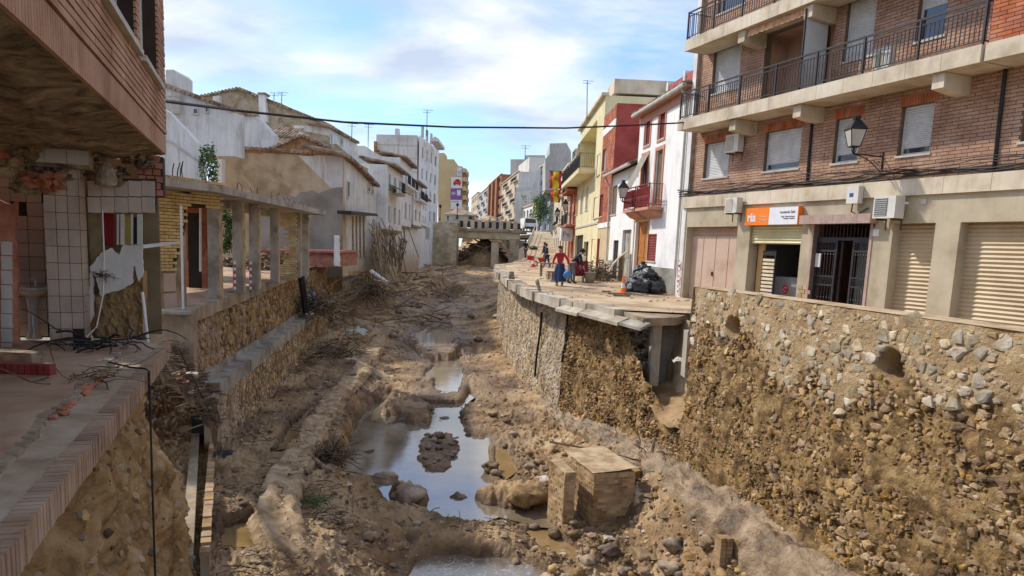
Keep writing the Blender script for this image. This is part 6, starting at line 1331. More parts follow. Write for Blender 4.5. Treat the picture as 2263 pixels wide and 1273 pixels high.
g1, g2 = at_y(726, 300, 64), at_y(794, 310, 76); GS = Fr(g1[:2], (g2.x - g1.x, g2.y - g1.y), 1); panel(GS, [(726, 280), (790, 318), (790, 350), (726, 350)], 0, 3, M_oldw, 'side_wall', h)
for r in ((728, 296, 733, 318), (752, 305, 757, 320)): window(h, GS, GS.rect(*r), 'glass', -.02)
for r in ((735, 293, 740, 318), (741, 294, 745, 318), (758, 306, 762, 321)): panel(GS, [(r[0], r[1]), (r[2], r[1]), (r[2], r[3]), (r[0], r[3])], .05, .04, M_blind, 'shutter', h)
pe = MB(); 
for a, b in (((726, 276), (795, 316)),):
    A, B = Vector(GS.P(*(lambda q: (q[0], .4, q[1]))(GS.hit(*a, .4)))), Vector(GS.P(*(lambda q: (q[0], .4, q[1]))(GS.hit(*b, .4))))
    for i in range(30): c = A.lerp(B, (i + .5) / 30); pe.tube([c, c - Vector((GS.n.x, GS.n.y, -.1)) * 2], .14, 6)
pe.build('roof_edge', M_tile, h)
h = simple_house('far_white_house', 'white house with sloping tiled roofline under the overhead cable', 44, [(60, 120), (330, 180), (372, 192), (440, 212), (520, 246), (520, 345), (60, 345)], 1.5, M_oldw, [(428, 240, 438, 252), (455, 238, 461, 248)], [((330, 180), (372, 192)), ((372, 192), (520, 246))])
solid(h, 45, [(366, 154), (384, 154), (393, 163), (393, 200), (366, 200)], 2, M_dull, 'water_tank_tower'); ck = at_y(387, 228, 43.5); MB().lathe((ck.x, ck.y, ck.z), [(.3, -.6), (.3, .1), (.34, .12), (.34, .2), (.3, .22), (.3, .32), (.34, .34), (.34, .42), (.3, .44), (.3, .55)], 12).build('round_chimney', M_sill, h)
simple_house('white_roof_block', 'plain white flat-topped block between stone gable and tower', 80, [(738, 322), (806, 322), (808, 350), (808, 420), (738, 420)], 8, M_oldw)
# plants on the left houses
M_leaf = mat('leaves', [(.035, .075, .015), (.07, .14, .03), (.13, .20, .05)], scale=2, rough=.7, bump=0, isl=.5)
def foliage(name, parent, c, r, n, s, seed, m=None):
    rr = random.Random(seed); mb = MB(); c = Vector(c)
    cl = [Vector((rr.gauss(0, .45) * r[0], rr.gauss(0, .45) * r[1], rr.uniform(-1, 1) * r[2])) for _ in range(max(4, n // 60))]
    for _ in range(n):
        p = c + rr.choice(cl) + Vector((rr.gauss(0, .22) * r[0], rr.gauss(0, .22) * r[1], rr.gauss(0, .2) * r[2])); a = Vector((rr.uniform(-1, 1), rr.uniform(-1, 1), rr.uniform(-.6, .6))).normalized() * s * rr.uniform(.6, 1.3); b = a.cross(Vector((rr.uniform(-1, 1), rr.uniform(-1, 1), rr.uniform(-1, 1)))).normalized() * s * .35
        mb.poly([p - a, p + b, p + a, p - b])
    return stuff(mb.build(name, m or M_leaf, parent))
def plant(label, Y, x0, y0, x1, y1, n, s, seed, cat='plant', trunk=True):
    a, b = at_y(x0, y0, Y), at_y(x1, y1, Y); c = (a + b) / 2; t = thing('bush', label, cat, (c.x, Y, b.z)); foliage('foliage', t, c, ((b.x - a.x) / 2, .4, (a.z - b.z) / 2), n, s, seed)
    mb = MB(); 
    for k in range(3): mb.tube([(c.x + .1 * k, Y, b.z), (c.x + .15 * k - .2, Y, c.z), (c.x + .1 * k, Y, a.z - .2)], .03, 5, .01)
    mb.build('stem', M_twig, t)
plant('climbing plant on the corner of the stepped white house', 29.5, 443, 325, 476, 420, 700, .09, 3); plant('leafy bush growing in the terrace behind the canopy posts', 34, 488, 468, 516, 560, 700, .12, 4)
# rubble heap behind the canopy
def heap(label, pts_px, Y, n, s, seed, m, name='rubble_pile', cat='rubble', depth=3., zf=None):
    rr = random.Random(seed); mb = MB(); x0, y0, x1, y1 = pts_px
    for k in range(n):
        y = Y + rr.uniform(-.5, .5) * depth; p = at_y(rr.uniform(x0, x1), y1 - (y1 - y0) * rr.random() ** 1.6 * (1), y); 
        if rr.random() < .5: mb.rock(p, s * rr.uniform(.4, 1.2), seed * 1000 + k, 1, .4, .7)
        else:
            d = Vector((rr.uniform(-1, 1), rr.uniform(-1, 1), rr.uniform(-.3, .5))).normalized() * s * rr.uniform(1, 4); mb.tube([p - d, p + d], s * .16, 5)
    o = mb.build(name, m); tag(o, label, cat); return o
heap('heap of broken rubble and sticks on the terrace behind the posts', (490, 566, 660, 600), 36, 230, .2, 21, M_twig); 
# ------------------------------------------------------------------ white houses strung along the left bank
def bankX(Y): return float(np.interp(Y, [48, 58, 70, 85, 108, 126], [-11.2, -10.9, -11.1, -11.6, -12.4, -12.6]))
def BF_(Y0, Y1): return Fr((bankX(Y0), Y0), (bankX(Y1) - bankX(Y0), Y1 - Y0), 1)
bw_ = thing('white_bank_wall', 'long stained white retaining wall along the left bank before bridge', 'wall', (-11, 75, -4)); 
for Y0, Y1 in ((58, 72), (72, 88), (88, 108.2)):
    f = BF_(Y0, Y1); L = leng((bankX(Y0), Y0), (bankX(Y1), Y1)); zt0 = float(np.interp(Y0, [58, 72, 88, 108], [1.2, 1.6, 2.2, 3.0])); MB().box(f, 0, L, -1, .0 + .01 * Y0 / 60, -5.5, zt0 + .3).build('wall_section', M_stw if Y0 < 80 else M_oldw, bw_)
f = BF_(92, 108); 
for k in range(3): window(bw_, f, (4 + k * 2.2, 4.8 + k * 2.2, .6, 2.2), 'glass', -.05)
def bank_block(label, Y0, Y1, z0, z1, rows, cols_, proj=.0, balc=0, roof=True, name='white_bank_house', m=None, awn=False, style='glass'):
    f0 = BF_(Y0, Y1); f = Fr(f0.P(0, proj, 0)[:2], f0.u, 1); L = leng((bankX(Y0), Y0), (bankX(Y1), Y1)) - .05
    t = block(name, label, f, L, z0, z1, 7, m or M_white, rows, cols_, balc=balc, eave=not roof, style=style, wr=.38, hr=.5)
    if roof: tiles(t, f, -.1, L + .1, .6, z1 + .02, -2.2, z1 + .5, .34)
    MB().box(f, 0, L, -.5, .02, z0 - .25, z0 - .005).build('floor_beam', M_wood, t); return t
h = bank_block('white bank house with green awning over a broken balcony', 58.3, 67, 1.0, 6.0, 2, 3, .5, 2); f = BF_(58.3, 67); ga = [(833, 434), (850, 430), (868, 447), (846, 446)]
MB().prism([f.P(.8, .55, 4.6), f.P(5.2, .55, 4.6), f.P(5.2, 1.9, 4.0), f.P(.8, 1.9, 4.0)], (0, 0, -.05)).build('awning', mat('green_canvas', [(.02, .12, .06), (.04, .18, .09)], rough=.85), h)
bank_block('white bank house with roofed balcony next to the awning house', 67.2, 77, 1.6, 7.6, 2, 3, .2, 1); bank_block('narrow white bank house with a tiled lean-to roof', 77.2, 86, 1.9, 6.3, 2, 2, .4, 1); bank_block('white bank house joined to the tall pale tower', 86.2, 96, 2.2, 5.4, 2, 3, .1, 0)
# collapsed timbers under the broken balcony
rr = random.Random(31); mb = MB()
for k in range(46):
    f = BF_(58, 70); a = Vector(f.P(rr.uniform(-2, 5), rr.uniform(.2, 1.8), rr.uniform(-.5, 1.4))); mb.tube([a, a + Vector((rr.uniform(-.6, .9), rr.uniform(-1, 1), rr.uniform(-3.4, -.6)))], rr.uniform(.03, .08), 5)
tag(mb.build('collapsed_timber', M_wood), 'collapsed timbers and canes hanging below the broken white balcony', 'timber')
mb = MB()
for k in range(80):
    a = at_y(rr.uniform(814, 842), rr.uniform(478, 575), rr.uniform(53, 57)); mb.tube([a, a + Vector((rr.uniform(.1, 1.3), rr.uniform(-1.2, .6), rr.uniform(-3.2, -1)))], rr.uniform(.02, .05), 4)
tag(mb.build('cane_thatch', mat('dry_cane', [(.20, .14, .08), (.36, .27, .17), (.45, .36, .25)], scale=2, rough=.9, isl=.4)), 'sheaf of dry broken canes spilling down the white house corner', 'canes')
# pale tower
TF = Fr(at_y(922, 500, 108)[:2], (at_y(966, 500, 124).x - at_y(922, 500, 108).x, 16), 1); tw = thing('pale_tower_block', 'tall pale five-storey tower with blank end wall coloured shade-grey', 'apartment block', at_y(900, 500, 108)); TL_ = leng(at_y(922, 500, 108), at_y(966, 500, 124)); tz1 = TF.hit(922, 305)[1]; tz0 = 2.6
hs = []
for r in range(5):
    for c in range(4): hs.append((2.2 + c * 3.4, 3.2 + c * 3.4 + (.5 if c == 3 else 0), tz0 + 1.0 + r * 3.0, tz0 + 2.5 + r * 3.0))
wall(TF, 0, TL_, -1, tz1 + .6, hs, M_white, tw, 'river_wall', .25)
for q in hs: window(tw, TF, q, 'glass', .15)
solid(tw, 108, [(832, 297), (922, 299), (922, 560), (826, 560)], 16, M_dull, 'end_wall')  # white tower's shaded side: the shade is put into this duller grey
for y in (318, 346, 376, 408): panel(FC(108), [(833, y), (922, y + 3), (922, y + 5), (833, y + 2)], .05, .08, M_sill, 'floor_band', tw)
panel(FC(108), [(880, 299), (882, 299), (880, 500), (878, 500)], .05, .08, M_sill, 'downpipe', tw); solid(tw, 109, [(873, 284), (881, 284), (881, 298), (873, 298)], 1.2, M_dull, 'chimney'); solid(tw, 110, [(950, 303), (968, 305), (968, 312), (950, 312)], 10, M_dull, 'cornice')
panel(FC(107.5), [(826, 312), (832, 312), (832, 346), (826, 346)], 0, 3, M_obr, 'brick_edge', tw)
# mustard building with advertising boards
M_must = mat('mustard_render', [(.52, .40, .22), (.60, .48, .28)], scale=.3, rough=.9, bump=.1, streak=.15); mu = thing('mustard_building', 'mustard coloured block carrying advertising boards beyond the bridge', 'apartment block', at_y(1000, 490, 150)); solid(mu, 150, [(968, 352), (1003, 352), (1006, 366), (1022, 368), (1022, 500), (968, 500)], 14, M_must); solid(mu, 151, [(968, 338), (982, 338), (982, 353), (968, 353)], 6, M_must, 'stair_tower')
for k in range(6):
    y = 372 + k * 20; solid(mu, 149.6, [(1022, y), (1030, y), (1030, y + 9), (1022, y + 9)], 9, M_must, 'balcony'); solid(mu, 150.2, [(1022, y + 9), (1029, y + 9), (1029, y + 20), (1022, y + 20)], 8, M_obr, 'recess_wall')
f = FC(149.9); M_ad = mat('poster_white', [(.66, .66, .68), (.74, .74, .76)], rough=.6, bump=0); M_pur = mat('poster_purple', [(.20, .07, .30), (.28, .12, .40)], scale=1.5, rough=.6, bump=0); M_gry = mat('poster_grey', [(.30, .34, .40), (.5, .52, .56)], scale=1.2, rough=.6, bump=0)
def poster(label, r, m, parts):
    t = thing('advertising_board', label, 'billboard', at_y(r[0], r[3], 149.8), 'advertising boards on the mustard block'); panel(f, [(r[0], r[1]), (r[2], r[1]), (r[2], r[3]), (r[0], r[3])], .1, .1, m, 'board', t)
    for nm, pts, mm in parts: panel(f, pts, .12, .015, mm, nm, t)
poster('white advertising board with a red car', (997, 391, 1021, 416), M_ad, [('car_body', [(1001, 404), (1004, 400), (1008, 396), (1014, 396), (1018, 400), (1019, 405), (1017, 408), (1002, 408)], M_red), ('car_window', [(1007, 399), (1009, 397), (1013, 397), (1015, 399)], M_dk), ('wheel', [(1003, 406), (1006, 406), (1006, 410), (1003, 410)], M_dk), ('wheel', [(1014, 406), (1017, 406), (1017, 410), (1014, 410)], M_dk)])
poster('purple advertising board below the car board', (996, 417, 1021, 440), M_pur, [('poster_print', [(1010, 420), (1018, 420), (1018, 432), (1010, 432)], M_ad), ('poster_print', [(998, 424), (1006, 424), (1006, 430), (998, 430)], M_gry)]); poster('white advertising board above the car board', (1010, 370, 1021, 388), M_ad, [('poster_print', [(1012, 377), (1020, 377), (1020, 385), (1012, 385)], M_gry)]); poster('pale advertising board lowest on the mustard block', (996, 442, 1021, 462), M_ad, [('poster_print', [(998, 444), (1014, 444), (1014, 447), (998, 447)], M_gry)])
# kiosk with hipped roof
kk = thing('white_kiosk', 'low white kiosk with hipped grey roof behind the bridge parapet', 'kiosk', at_y(1018, 492, 128)); solid(kk, 128, [(986, 473), (1050, 473), (1050, 500), (986, 500)], 8, M_white); win_px(kk, 128, [(1007, 477, 1014, 488), (1035, 477, 1044, 489), (988, 477, 992, 487)])
e = [at_y(x, 473, y_) for x, y_ in ((980, 127), (1054, 127))]; E = [Vector((e[0].x, 127, e[0].z)), Vector((e[1].x, 127, e[0].z)), Vector((e[1].x, 137, e[0].z)), Vector((e[0].x, 137, e[0].z))]; ap = at_y(1018, 457, 131); mb = MB()
for i in range(4): mb.poly([E[i], E[(i + 1) % 4], ap])
mb.poly(E); mb.build('roof', M_tile, kk)
text('EXCMO. AYTO.', FC(127.95), at_y(1024, 487, 127.95).x, .0, at_y(1024, 489, 127.95).z, .55, M_gry, kk, align='CENTER')
# ------------------------------------------------------------------ bridge
M_bst = mat('tan_ashlar', [(.36, .28, .17), (.50, .41, .27), (.56, .48, .34)], scale=.8, rough=.9, bump=.3, obj_rand=.18, isl=.18, streak=.2)
BY = 112.; bd = thing('road_bridge', 'concrete road bridge with arch springing over the river to stone abutment', 'bridge', at_y(1075, 590, BY))
za, zd_, zt2 = at_y(1075, 533, BY).z, at_y(1075, 512, BY).z, at_y(1075, 506, BY).z; xb0, xb1 = at_y(1008, 510, BY).x, at_y(1150, 510, BY).x
MB().box(WF, xb0, xb1, BY, BY + 9, za + .35, zd_).build('deck', M_bst, bd); MB().box(WF, xb0, xb1 + 1, BY - .35, BY + 9.3, zd_ + .002, zt2).build('deck_edge', M_concmud, bd)
px0 = at_y(1098, 533, BY).x; arc = [(px0 + (xb1 - .8 - px0) * t, za + .3 - 4.2 * t ** 2.2) for t in np.linspace(0, 1, 12)]
MB().prism([(x, BY + .1, z) for x, z in arc] + [(xb1 + .8, BY + .1, arc[-1][1]), (xb1 + .8, BY + .1, za + .34), (px0, BY + .1, za + .34)], (0, 8.5, 0)).build('arch', M_concmud, bd)
MB().box(WF, at_y(1125, 540, BY).x, at_y(1147, 540, BY).x, BY - .4, BY + .09, -4, za + .5).build('pier', M_gable, bd)
MB().box(WF, at_y(1086, 540, BY - 3).x, at_y(1102, 540, BY - 3).x, BY - 3.2, BY - .42, -4, at_y(1090, 530, BY - 3).z - .4).build('pier_buttress', M_bst, bd)
for k in range(9):
    x = xb0 + (xb1 - xb0) * k / 9; MB().box(WF, x, x + (xb1 - xb0) / 9 * .55, BY - .3, BY - .1, zt2 + .003, zt2 + 1.15).build('parapet_panel', M_bst, bd); MB().box(WF, x + (xb1 - xb0) / 9 * .56, x + (xb1 - xb0) / 9 * .98, BY - .22, BY - .16, zt2 + .1, zt2 + 1.05).build('parapet_railing', M_iron, bd)
MB().box(WF, xb0, xb1, BY - .33, BY - .07, zt2 + 1.155, zt2 + 1.3).build('parapet_rail', M_bst, bd)
# ashlar abutment
ab = thing('stone_abutment', 'tan ashlar stone bridge abutment on the left bank', 'abutment', at_y(980, 575, 109)); AF = FC(109); x0, x1 = at_y(955, 540, 109).x, at_y(1009, 540, 109).x; z0, z1 = -4.2, at_y(980, 492, 109).z
core = MB().box(AF, x0, x1, -4, -.04, z0, z1).build('core', M_mortar, ab); nrw = 20; rr = random.Random(8)
for r in range(nrw):
    za_, zb_ = z0 + (z1 - z0) * r / nrw, z0 + (z1 - z0) * (r + 1) / nrw; x = x0 - (.3 if r % 2 else 0)
    while x < x1:
        w = rr.uniform(.45, .75); MB().box(AF, max(x, x0) + .015, min(x + w, x1) - .015, -.05, rr.uniform(0, .03), za_ + .015, zb_ - .015).build('ashlar', M_bst, core); x += w
MB().box(AF, x0 + .9, x1 + .15, -4, .12, z1, z1 + .3).build('cap', M_bst, ab)
# debris dam under the bridge
rr = random.Random(61); mb = MB()
for k in range(420):
    t = rr.random(); X = at_y(rr.uniform(1012, 1100), 560, 118).x; Yb = rr.uniform(113, 124); z = -3.2 + 4.4 * rr.random() ** 1.2 * (1 - abs((X + 5.2) / 6.5)); p = Vector((X, Yb, z)); d = Vector((rr.uniform(-1, 1), rr.uniform(-.8, .8), rr.uniform(-.5, .5))).normalized() * rr.uniform(.4, 1.8); mb.tube([p - d, p + d], rr.uniform(.03, .14), 5)
    if k % 3 == 0: mb.rock(p, rr.uniform(.2, .6), k, 1, .4)
tag(mb.build('debris_dam', mat('flood_debris', [(.12, .08, .045), (.26, .18, .11), (.40, .30, .20)], scale=.8, rough=.95, isl=.4)), 'jam of branches and rubble wedged under the bridge arch', 'debris')
X_, Y_ = np.meshgrid(np.linspace(-9.5, .5, 60), np.linspace(110.5, 140, 50)); Zh = -3.4 + 3.6 * np.exp(-((X_ + 5) / 3.2) ** 2) * smooth01((Y_ - 110.5) / 5) + .5 * fbm(X_ * .8, Y_ * .8, 140, 5) + 5.2 * smooth01((Y_ - 116) / 18); stuff(link('silt_bank', grid_mesh('silt_bank', X_, Y_, Zh, M_mud)))
def lamp_post(label, x, y0, y1, Y):
    a, b = at_y(x, y1, Y), at_y(x, y0, Y); t = thing('lamp_post', label, 'street lamp', a, 'lamp posts on the bridge'); MB().lathe(a, [(.16, 0), (.12, .4), (.06, .5), (.05, b.z - a.z - .5)], 8).build('post', M_iron, t); MB().lathe((a.x, a.y, b.z - .5), [(.08, 0), (.22, .35), (.26, .4), (.06, .6)], 8).build('lamp_head', M_iron, t)
lamp_post('lamp post on the stone abutment before the mustard block', 972, 453, 490, 110); lamp_post('lamp post on the bridge in front of the white kiosk', 1010, 450, 490, 113)
# ------------------------------------------------------------------ street beyond the bridge
def fX(Y): return 6 - (Y - 140) * .125
def far_block(name, label, xa, xb_, ytop, m, rows, cols_, dep=14, balc=0, side=None, zb0=3.0, wr=.45, hr=.5, style='glass', zadd=0):
    def solve(x):
        return (6 + 17.5) / ((x - PX) / F + .125)
    Ya, Yb = solve(xa), solve(xb_); f = Fr((fX(Ya), Ya), (fX(Yb) - fX(Ya), Yb - Ya), 1); L = leng((fX(Ya), Ya), (fX(Yb), Yb)); zt = at_y(xb_, ytop, Yb).z
    return block(name, label, f, L, zb0, zt, dep, m, rows, cols_, 'apartment block', balc=balc, mside=side, wr=wr, hr=hr, style=style), f, L, zt
M_blu = mat('dark_blue_cladding', [(.05, .065, .10), (.09, .11, .16)], scale=.5, rough=.5, bump=0); M_brn2 = mat('brown_brick_far', [(.26, .11, .065), (.36, .17, .10)], scale=.6, rough=.9, bump=.2); M_beig = mat('beige_render_far', [(.50, .39, .28), (.62, .52, .40)], scale=.4, rough=.9, bump=.1, streak=.3); M_gr2 = mat('grey_render_far', [(.42, .41, .39), (.54, .53, .51)], scale=.3, rough=.9, bump=.1, streak=.45)
far_block('modern_blue_block', 'modern dark blue clad block with blank grey end wall', 1176, 1203, 352, M_blu, 6, 2, 22, side=M_gr2, wr=.6)
far_block('yellow_low_house', 'narrow yellow two-storey house beside the street tree', 1163, 1175, 440, M_yel, 2, 2, 8); far_block('white_yellow_low_house', 'low house with white and yellow front and tiled roof', 1137, 1163, 452, M_white, 2, 4, 8)
b_, f, L, zt = far_block('beige_balcony_block', 'beige apartment block with iron balconies and blank white end wall', 1094, 1130, 378, M_beig, 6, 4, 26, 2, M_dull, wr=.4)
MB().box(f, L * .2, L * .75, -12, -4, zt + .21, zt + 5).build('roof_house', M_dull, b_)
b_, f, L, zt = far_block('brown_brick_tower', 'brown brick apartment block with projecting window bays', 1067, 1093, 384, M_brn2, 7, 4, 20, 0, M_brn2)
for k in range(3): MB().box(f, L * (k + .3) / 3, L * (k + .55) / 3, .0, .8, 6, zt - .5).build('bay', M_brn2, b_)
far_block('far_grey_block', 'distant grey apartment block past the brown brick one', 1045, 1066, 412, M_gr2, 6, 4, 16, 2); far_block('farthest_block', 'farthest pale apartment block at the end of the street', 1030, 1044, 424, M_beig, 5, 4, 16, 0)
t = thing('grey_stepped_block', 'grey stepped roof block rising behind the beige balcony block', 'apartment block', at_y(1150, 380, 235)); solid(t, 235, [(1128, 372), (1128, 352), (1160, 352), (1160, 343), (1205, 343), (1205, 420), (1128, 420)], 14, M_gr2)
t = thing('grey_roof_tower', 'grey block with a square roof tower behind the flags', 'apartment block', at_y(1230, 380, 130)); solid(t, 130, [(1215, 340), (1215, 317), (1252, 316), (1262, 335), (1262, 420), (1205, 420), (1205, 352)], 14, M_gr2)
t = thing('small_white_annex', 'white annex with open roof terrace beside the beige block', 'house', at_y(1150, 480, 178)); solid(t, 178, [(1137, 425), (1173, 420), (1175, 500), (1137, 500)], 8, M_dull); win_px(t, 178, [(1140, 418, 1148, 424)]) if False else None
solid(t, 180, [(1140, 415), (1172, 413), (1172, 424), (1140, 426)], .6, M_gr2, 'terrace_wall')
# street tree
tr_ = thing('street_tree', 'green leafy street tree in front of the blue block', 'tree', at_y(1194, 497, 118)); a, b = at_y(1173, 436, 118), at_y(1212, 492, 118); c = (a + b) / 2; q = at_y(1194, 500, 118)
mb = MB(); mb.tube([q, (q.x, q.y, c.z - .3)], .16, 7, .1)
rr = random.Random(17)
for k in range(7): d = Vector((rr.uniform(-1, 1), rr.uniform(-.7, .7), rr.uniform(.4, 1.2))); mb.tube([Vector((q.x, q.y, c.z - .5)), Vector((q.x, q.y, c.z - .3)) + d], .06, 5, .02)
mb.build('trunk', M_twig, tr_); foliage('crown', tr_, c + Vector((0, 0, .4)), ((b.x - a.x) / 2, 1.1, (a.z - b.z) / 2), 2600, .17, 5)
# antennas and poles on the roofs
for k, (x, y0, y1, Y, lab) in enumerate(((943, 243, 300, 112, 'on the pale tower'), (1297, 178, 262, 52, 'on the yellow house'), (813, 275, 350, 82, 'between stone gable and pale tower'), (777, 273, 312, 70, 'at the end of the stone gable roof'), (605, 205, 222, 64, 'by the gable chimney'), (1340, 214, 230, 50, 'at the corner of the yellow roof'), (1160, 322, 352, 180, 'above the beige balcony block'), (622, 204, 232, 64, 'farther along the gable roof'))):
    a, b = at_y(x, y1, Y), at_y(x + 1, y0, Y); mb = MB().tube([a, b], .012 * Y / 30 + .008, 5); d = Y / 50
    for j in range(2): mb.tube([b + Vector((-.28 * d, 0, -.16 * d * j)), b + Vector((.4 * d - .15 * d * j, .1, -.16 * d * j - .02))], .006 * Y / 30 + .004, 4)
    tag(mb.build('roof_antenna', M_steel), 'thin television antenna ' + lab, 'antenna', 'roof antennas')
# overhead cable across the river
a, b = at_y(372, 224, 13.0), RB.P(2.2, 1.0, zf0 + .05); P_ = [at_y(x, y, Y) for x, y, Y in ((330, 218, 12), (374, 225, 13.2), (520, 244, 16.5), (760, 270, 19.5), (1000, 281, 22), (1250, 283, 24.6), (1400, 277, 26.3), (1495, 272, 27.6), (1600, 262, 26.5))]
cable([P_[0].lerp(P_[1], t) for t in (0, .5)] + P_[1:], .028, 'thick black overhead cable strung across the river between buildings')
# ------------------------------------------------------------------ things in the riverbed
M_pbr = mat('old_pier_brick', [(.26, .155, .075), (.40, .26, .135), (.48, .34, .19)], scale=2, rough=.92, bump=.5, bscale=30, obj_rand=.22, mud=(-7.2, -6.0, (.25, .165, .09)))
pb = on_bed(1307, 1166); PBF = Fr((pb.x, pb.y), (.956, .29), 1)
if PBF.n.y > 0: PBF.n = -PBF.n
bp_ = thing('brick_pier_stub', 'ruined tan brick pier stub with a narrow buttress on the riverbed', 'brick pier', (pb.x, pb.y, -6.5)); zt = PBF.hit(1310, 1048)[1]
def brick_block(u0, u1, d0, d1, z0, z1, seed):
    core = MB().box(PBF, u0 + .01, u1 - .01, -d1 + .01, -d0 - .01, z0, z1).build('core', M_mortar, bp_); rr = random.Random(seed); H = .072; rows = int((z1 - z0) / H)
    for r in range(rows):
        z = z0 + r * H
        for (a, b, ax) in ((u0, u1, 'f'), (d0, d1, 's')):
            x = a - (.12 if r % 2 else 0)
            while x < b:
                p, q = max(x, a) + .005, min(x + .24, b) - .005; x += .24
                if q - p < .04 or rr.random() < (.3 if r > rows - 3 else .05): continue
                j = rr.uniform(-.014, .014)
                if ax == 'f': MB().box(PBF, p, q, -d0 - .05, -d0 + j, z + .004, z + H - .008).build('brick', M_pbr, core)
                else: MB().box(PBF, u0 - j, u0 + .05, -q, -p, z + .004, z + H - .008).build('brick', M_pbr, core)
brick_block(0, 1.02, 0, 1.35, -6.75, zt, 1); brick_block(-.62, -.34, .25, 1.3, -6.75, zt - .02, 2)
us = np.linspace(-.03, 1.06, 24); ds = np.linspace(.02, 1.9, 30); U, D_ = np.meshgrid(us, ds); X = PBF.o.x + PBF.u.x * U - PBF.n.x * D_; Y = PBF.o.y + PBF.u.y * U - PBF.n.y * D_; link('mud_top', grid_mesh('mud_top', X, Y, zt + .02 + .03 * fbm(U * 3, D_ * 3, 160, 4) + .06 * U, M_mortar), bp_)
# broken masonry beside it
bm2 = thing('broken_masonry', 'tumbled lump of broken masonry and tilted slab beside brick pier', 'masonry rubble', PBF.P(1.6, -.5, -6.4)); rr = random.Random(71)
for k, (u, d, z, s_) in enumerate(((1.35, .2, -5.75, .42), (1.75, .0, -5.9, .42), (1.45, -.3, -6.2, .38), (2.05, .4, -5.6, .45), (1.9, -.5, -6.25, .4), (2.4, -.1, -5.95, .42), (2.5, .6, -5.5, .4), (1.3, .9, -5.45, .4), (2.9, -.5, -6.1, .4), (2.2, -.9, -6.3, .35))): MB().rock(PBF.P(u, -d, z), s_, 400 + k, 3, .42, .8).build('lump', (M_mortar, M_earth, M_core)[k % 3], bm2)
MB().prism([PBF.P(1.55, .25, -5.25), PBF.P(2.2, .2, -5.45), PBF.P(2.35, -.3, -5.35), PBF.P(1.7, -.35, -5.15)], (0, 0, -.1)).build('slab', M_concmud, bm2)
q = on_bed(1588, 1268); st_ = thing('brick_post_stub', 'small tan brick post stub in the rubble below parapet wall', 'brick post', q)
for r in range(9):
    for k in range(2): MB().box(Fr((q.x + .12 * k, q.y), (.95, .3), 1), .0, .115, -.2, .0, q.z + .0 + r * .075, q.z + .068 + r * .075).build('brick', M_pbr, st_)
# rocks
def rock(x, y, rp, seed, label=None, flat=.6, sink=.25, m=None, group='rocks in the river pools'):
    p = on_bed(x, y + rp * .3); r = rp / F * p.y; o = MB().rock((0, 0, 0), r, seed, 3 if rp > 14 else 2, .34, flat).build('river_rock', m or M_rock, None, False); o.location = (p.x, p.y, p.z + r * flat * (1 - sink) * .8)
    for k in o.data.polygons: k.use_smooth = True
    return tag(o, label or 'brown rounded rock lying wet in the river channel', 'rock', group)
for k, (x, y, r) in enumerate(((982, 928, 13), (1000, 936, 8), (974, 936, 10), (986, 942, 7), (815, 1006, 16), (793, 1012, 11), (1083, 1033, 20), (1096, 1046, 13), (1012, 1103, 23), (1190, 1022, 12), (1172, 1030, 13), (1208, 1035, 10), (1185, 1045, 9), (990, 1258, 17), (1096, 1263, 14), (1140, 1243, 12), (1000, 1006, 6), (1035, 962, 8), (955, 905, 6), (1028, 925, 5), (760, 1200, 11), (822, 1185, 16), (1115, 985, 9), (1150, 995, 8), (1090, 915, 10), (1120, 930, 8), (870, 742, 10), (1058, 750, 9), (880, 690, 9), (915, 672, 12), (1100, 700, 10), (1040, 700, 9), (780, 830, 10), (1135, 960, 12), (545, 1080, 12), (520, 1040, 8), (705, 860, 10), (728, 842, 9), (1225, 1180, 18), (1180, 1165, 12), (1345, 1215, 22), (1420, 1230, 25), (1300, 1240, 18), (1490, 1205, 26), (1250, 1225, 14), (1480, 1255, 22), (1380, 1262, 16), (1690, 1140, 20), (1640, 1180, 24), (1560, 1200, 20))): rock(x, y, r, 500 + k, 'brown rock ' + ('in the rubble below the parapet wall' if x > 1460 else 'lying around the brick pier foot' if x > 1200 else 'on the mud bank upstream of the middle pool' if y < 880 else 'on the left mud beside the pale casing' if x < 780 else 'in the foaming near pool' if y > 1230 else 'on the mud between the pools' if y > 1140 or x > 1100 else 'standing wet in the middle pool'))
rr = random.Random(81)
for k in range(24):
    x, y = rr.uniform(925, 1015), rr.uniform(952, 1035)
    if in_poly(x, y, [(935, 960), (1000, 948), (1020, 985), (985, 1040), (955, 1040), (918, 990)]): rock(x, y, rr.uniform(5, 10), 600 + k, 'small stone of the gravel bar in the middle pool', group='stones of the gravel bar')
rock(903, 1096, 36, 701, 'large lumpy brown boulder standing in the middle pool', .62); rock(846, 1064, 25, 702, 'tan boulder at the tip of a stick by the pool', .7); rock(1160, 1090, 48, 704, 'big mud-caked clod beside the pier buttress', .5, .4, M_earth); 
